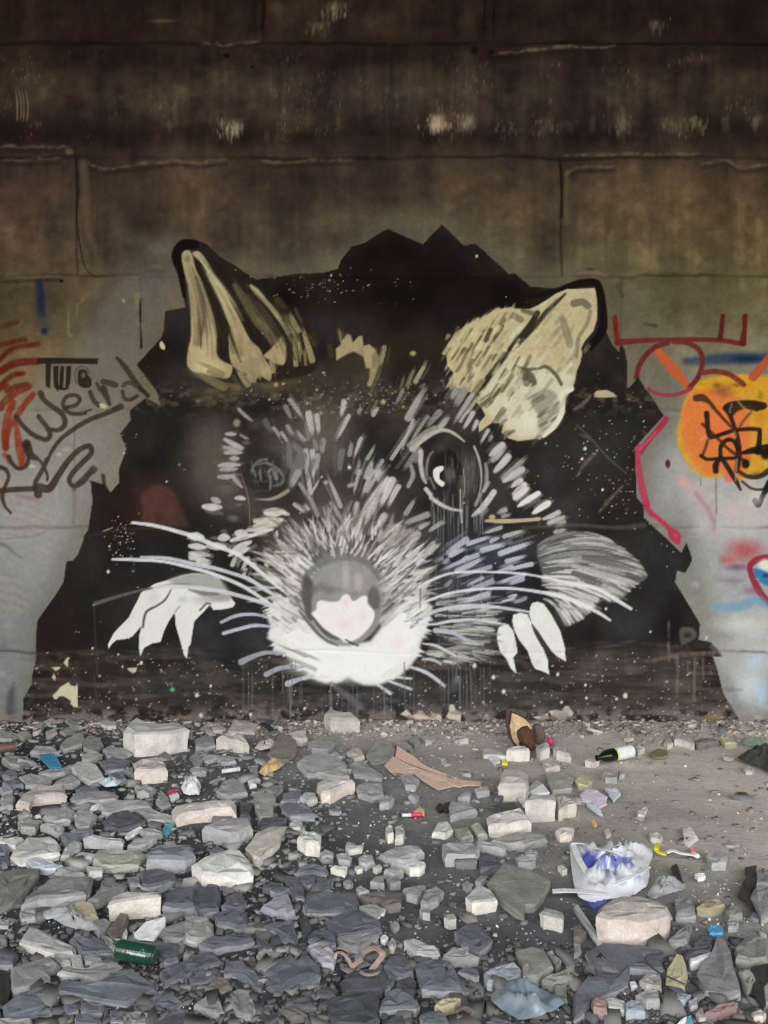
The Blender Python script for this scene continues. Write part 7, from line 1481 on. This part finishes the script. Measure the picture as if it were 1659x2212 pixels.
# tan strapping in the foreground
SO, SK = (700, 2010), 10.3687
sp = tag(empty('packing_strap', tuple(ground_at(790, 2085))), 'curled tan packing strap among dark slate stones', 'strap')
for pts, w in (([(245, 640, .02), (280, 520, .03), (370, 500, .035), (450, 550, .03), (540, 660, .025), (625, 830, .014)], .012), ([(625, 830, .014), (700, 760, .02), (860, 650, .03)], .020), ([(850, 520, .03), (1000, 430, .04), (1130, 400, .045), (1270, 480, .045), (1310, 580, .04), (1200, 720, .03), (1060, 900, .02)], .022), ([(750, 880, .018), (880, 975, .024), (1020, 1005, .026), (1180, 965, .024), (1290, 895, .018)], .012), ([(300, 390, .015), (420, 400, .02), (580, 470, .015)], .018)):
    ribbon('strap_loop', pts, w, M_strap, SK, SO, sp, th=.003)
reserve(790, 2075, 90); MARKS.append((785, 2075, 'tan packing strap'))
# bottom right: drink carton, wire, cream stone
dc = tag(empty('drink_carton', tuple(ground_at(1478, 2208))), 'white and teal drink carton at the front edge', 'carton')
flake('white_face', 'E4', [(865, 1390), (930, 1335), (968, 1315), (950, 1395)], 16, M_white, parent=dc); flake('teal_side', 'E4', [(952, 1395), (970, 1312), (1003, 1308), (1030, 1395)], 20, M_teal, parent=dc)
ribbon('wire', [(770, 785, .02), (640, 795, .03), (612, 830, .03), (640, 880, .03), (720, 940, .04), (850, 1005, .05), (950, 1050, .04)], .004, M_wire, ZT, (1239, 1862), None, 'thin dark wire bent across the cream stone', 'wire', .004)
stone('E4', [(780, 1050), (800, 900), (880, 772), (930, 790), (970, 950), (950, 1070)], 34, 'ochre', 'stone', (0, .25)); MARKS.append((1460, 2100, 'cream stone')); ROCKS[-1][0]['label'] = 'upright cream-yellow stone with a pointed tip crossed by a thin wire'
reserve(1460, 2100, 60)
stv = [(625, 175), (700, 225)]
ribbon('stick', [(410 + 620 / ZT, 1520 + 185 / ZT, .05), (410 + 660 / ZT, 1520 + 205 / ZT, .045), (410 + 700 / ZT, 1520 + 235 / ZT, .03)], .03, M_black, label='short black stick end beside a grey box at the wall', cat='stick', th=.02)
MARKS = [(a_, b_, {'white-labelled bottle': 'labelled bottle', 'blue-grey plastic sheet': 'plastic sheet', 'small red plastic piece': 'red plastic piece', 'blue and white wrapper': 'blue wrapper'}.get(c_, c_)) for a_, b_, c_ in MARKS]
MARKS += [(335, 1590, 'big pale block'), (620, 1575, 'flat grey box'), (735, 1560, 'tall beige wedge'), (1365, 1985, 'big pinkish block'), (725, 1710, 'rounded pinkish stone'), (1160, 1745, 'beige cube'), (480, 1880, 'rounded pale boulder'), (225, 2130, 'wide slate slab'), (640, 2105, 'rough slate boulder'), (950, 2100, 'thick slate block')]

# ---------------------------------------------------------------- further stones and the loose gravel
WANT = 318
tries = 0
while len(ROCKS) < WANT and tries < 20000:
    tries += 1
    px = sr.uniform(-10, 1669) if sr.rand() < .55 else sr.uniform(-10, 820)
    py = 1565 + 640 * sr.rand() ** .9
    if px > 1250 and py < 1830 and sr.rand() < .85: continue
    w = sr.uniform(18, 44) * (0.55 + 0.9 * (py - 1560) / 650)
    g = ground_at(px, py); r = w * (g[1] + D) / F * .5
    if any((g[0] - a) ** 2 + (g[1] - c) ** 2 < (s * .9 + r) ** 2 for a, c, s in TAKEN + RESERVED): continue
    n_ = sr.randint(5, 8); ang = np.sort(sr.uniform(0, 2 * math.pi, n_)) ; ang = np.linspace(0, 2 * math.pi, n_, endpoint=False) + sr.uniform(-.3, .3, n_)
    rot = sr.uniform(-.5, .5); el = sr.uniform(.5, .95)
    poly = [(g[0] + r * sr.uniform(.75, 1.1) * math.cos(a + rot), min(g[1] + el * r * sr.uniform(.75, 1.1) * math.sin(a + rot), -.03)) for a in ang]
    key = sr.choice(['grey', 'slate', 'olive', 'pale', 'beige', 'dark'], p=[.38, .26, .16, .06, .06, .08]) if py < 1900 else sr.choice(['grey', 'slate', 'dark', 'olive', 'brown'], p=[.25, .45, .15, .1, .05])
    hz = r * sr.uniform(.25, .6)
    rock(poly, hz, (sr.uniform(-.15, .15), sr.uniform(-.05, .18)), -.01, key, 'stone', np.array([px, py]), w, w * .7)
    TAKEN.append((g[0], g[1], r))

gr = np.random.RandomState(77)
cube = np.array([(-1, -1, -1), (1, -1, -1), (1, 1, -1), (-1, 1, -1), (-1, -1, 1), (1, -1, 1), (1, 1, 1), (-1, 1, 1)], float)
cf = np.array([(0, 3, 2, 1), (4, 5, 6, 7), (0, 1, 5, 4), (1, 2, 6, 5), (2, 3, 7, 6), (3, 0, 4, 7)])
def gravel(name, n, sampler, smin, smax, cols, flat=(.25, .6), shade=False):
    V, Fc, Cc = [], [], []
    tk = np.array(TAKEN)
    for k in range(n):
        px, py = sampler()
        g = ground_at(px, py)
        if g[1] > -.012: g[1] = -.02 - .2 * gr.rand()
        if len(tk) and np.any((g[0] - tk[:, 0]) ** 2 + (g[1] - tk[:, 1]) ** 2 < (tk[:, 2] * .62) ** 2): continue
        s = gr.uniform(smin, smax) * (0.5 + gr.rand() ** 2) * .5 * (g[1] + D) / F * (0.7 + .6 * min(py - 1560, 700) / 650)
        v = cube * (1 + np.tile(gr.uniform(-.75, .3, (4, 3)), (2, 1)) + gr.uniform(-.12, .12, (8, 3))); v *= np.array([s, s * gr.uniform(.55, .95), s * gr.uniform(*flat)])
        v[4:, :2] *= gr.uniform(.72, .95)
        a, t = gr.uniform(0, 6.28), gr.uniform(-.35, .35)
        v[:, 2] += t * v[:, 0]
        v = np.stack([v[:, 0] * math.cos(a) - v[:, 1] * math.sin(a), v[:, 0] * math.sin(a) + v[:, 1] * math.cos(a), v[:, 2]], -1)
        v += np.array([g[0], g[1], floor_z(g[0], g[1]) + s * .22]); v[:, 1] = np.minimum(v[:, 1], -.008)
        Fc.append(cf + 8 * len(V)); V.append(v)
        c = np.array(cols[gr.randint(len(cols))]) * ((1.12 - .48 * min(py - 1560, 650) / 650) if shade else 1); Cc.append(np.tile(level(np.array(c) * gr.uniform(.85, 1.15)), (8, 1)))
    me = mesh_np(name, np.concatenate(V), np.concatenate(Fc), np.concatenate(Cc))
    return link(name, me, M_chip)
M_chip = paint_mat('stone_chips', 0.9, 1, .2)
def s_left():
    while True:
        px, py = gr.uniform(-420, 2080), 1560 + 1000 * gr.rand()
        if gr.rand() < .5 and not (-20 < px < 1680 and py < 2220): continue
        p = 1.0 if px < 760 else (.7 if py > 2030 else .5 if py < 1620 else .22 if px < 1150 else .16)
        if gr.rand() < p: return px, py
def s_mid():
    while True:
        px, py = gr.uniform(-420, 2080), 1562 + 1000 * gr.rand()
        if gr.rand() < .45 and not (-20 < px < 1680 and py < 2220): continue
        p = 1.0 if px < 700 else .75 if py > 2040 else .5 if px < 900 and py < 1720 else .07
        if gr.rand() < p: return px, py
GC = [(132, 131, 129), (122, 122, 123), (140, 138, 135), (112, 113, 116), (146, 143, 138), (126, 124, 118), (150, 147, 142), (104, 105, 108)]
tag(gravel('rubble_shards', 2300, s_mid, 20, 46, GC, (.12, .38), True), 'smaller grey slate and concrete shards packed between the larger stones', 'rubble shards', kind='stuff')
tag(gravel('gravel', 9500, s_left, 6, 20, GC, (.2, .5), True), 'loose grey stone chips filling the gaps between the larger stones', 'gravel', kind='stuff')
tag(gravel('grit', 5000, lambda: (gr.uniform(-300, 1960), 1556 + 800 * gr.rand() ** 1.3), 2.5, 7, [(150, 146, 140), (160, 156, 149), (136, 132, 127), (172, 167, 158)]), 'fine pale grit strewn over the dust', 'grit', kind='stuff')
tag(gravel('plaster_flecks', 420, lambda: (gr.uniform(0, 1659), 1560 + 640 * gr.rand()), 3.2, 7.5, [(232, 230, 224), (214, 208, 198), (240, 240, 240)], (.5, .9)), 'bright white plaster flecks scattered over the floor', 'plaster flecks', kind='stuff')
tag(gravel('wall_rubble', 1500, lambda: (gr.uniform(-20, 1679), 1558 + 30 * gr.rand() ** 1.4), 8, 22, [(150, 140, 130), (132, 122, 114), (166, 156, 146), (120, 112, 104), (186, 176, 164)]), 'crumbled plaster and stone bits banked along the wall foot', 'plaster rubble', kind='stuff')

# ---------------------------------------------------------------- what each stone is called
ORD = ['nearest', 'second nearest', 'third nearest', 'fourth nearest', 'fifth nearest', 'sixth nearest', 'seventh nearest', 'eighth nearest', 'ninth nearest', 'tenth nearest', 'eleventh nearest', 'twelfth nearest', 'thirteenth nearest', 'fourteenth nearest', 'fifteenth nearest', 'sixteenth nearest']
sect = {}
for o, c, w, h, key in ROCKS:
    if 'label' in o: tag(o, None, 'stone'); continue
    mk = min(MARKS, key=lambda m: math.hypot(c[0] - m[0], 1.6 * (c[1] - m[1])))
    dx, dy = c[0] - mk[0], 1.6 * (c[1] - mk[1])
    if math.hypot(dx, dy) < 14: where = 'at'
    elif abs(dx) > abs(dy): where = 'left of' if dx < 0 else 'right of'
    else: where = 'in front of' if dy > 0 else 'behind'
    sect.setdefault((mk[2], where, key), []).append((math.hypot(dx, dy), o, w, h, key))
SIZE = lambda w: 'large ' if w > 95 else 'small ' if w < 34 else ''
for (mk, where, key), rows in sect.items():
    for i, (d, o, w, h, key) in enumerate(sorted(rows, key=lambda r: r[0])):
        noun = {'concrete_chunk': 'concrete chunk', 'flat_stone': 'flat slab'}.get(o.name.split('.')[0], 'stone')
        shape = 'long ' if w > 2.6 * h else 'blocky ' if noun == 'stone' and h > .8 * w else ''
        rank = '' if len(rows) == 1 else ', %s of that colour' % ORD[min(i, 15)]
        lb_ = '%s%s%s %s %s the %s%s' % ('' if len(rows) > 6 else SIZE(w), shape, PAL[key][2], noun, where, mk, rank)
        while len(lb_.split()) + lb_.count('-') * 0 > 15: lb_ = lb_.replace(' of that colour', '') if ' of that colour' in lb_ else lb_.replace('flat slab', 'slab') if 'flat slab' in lb_ else lb_.split(' ', 1)[1]
        tag(o, lb_, 'stone', 'broken stones and slabs on the floor')
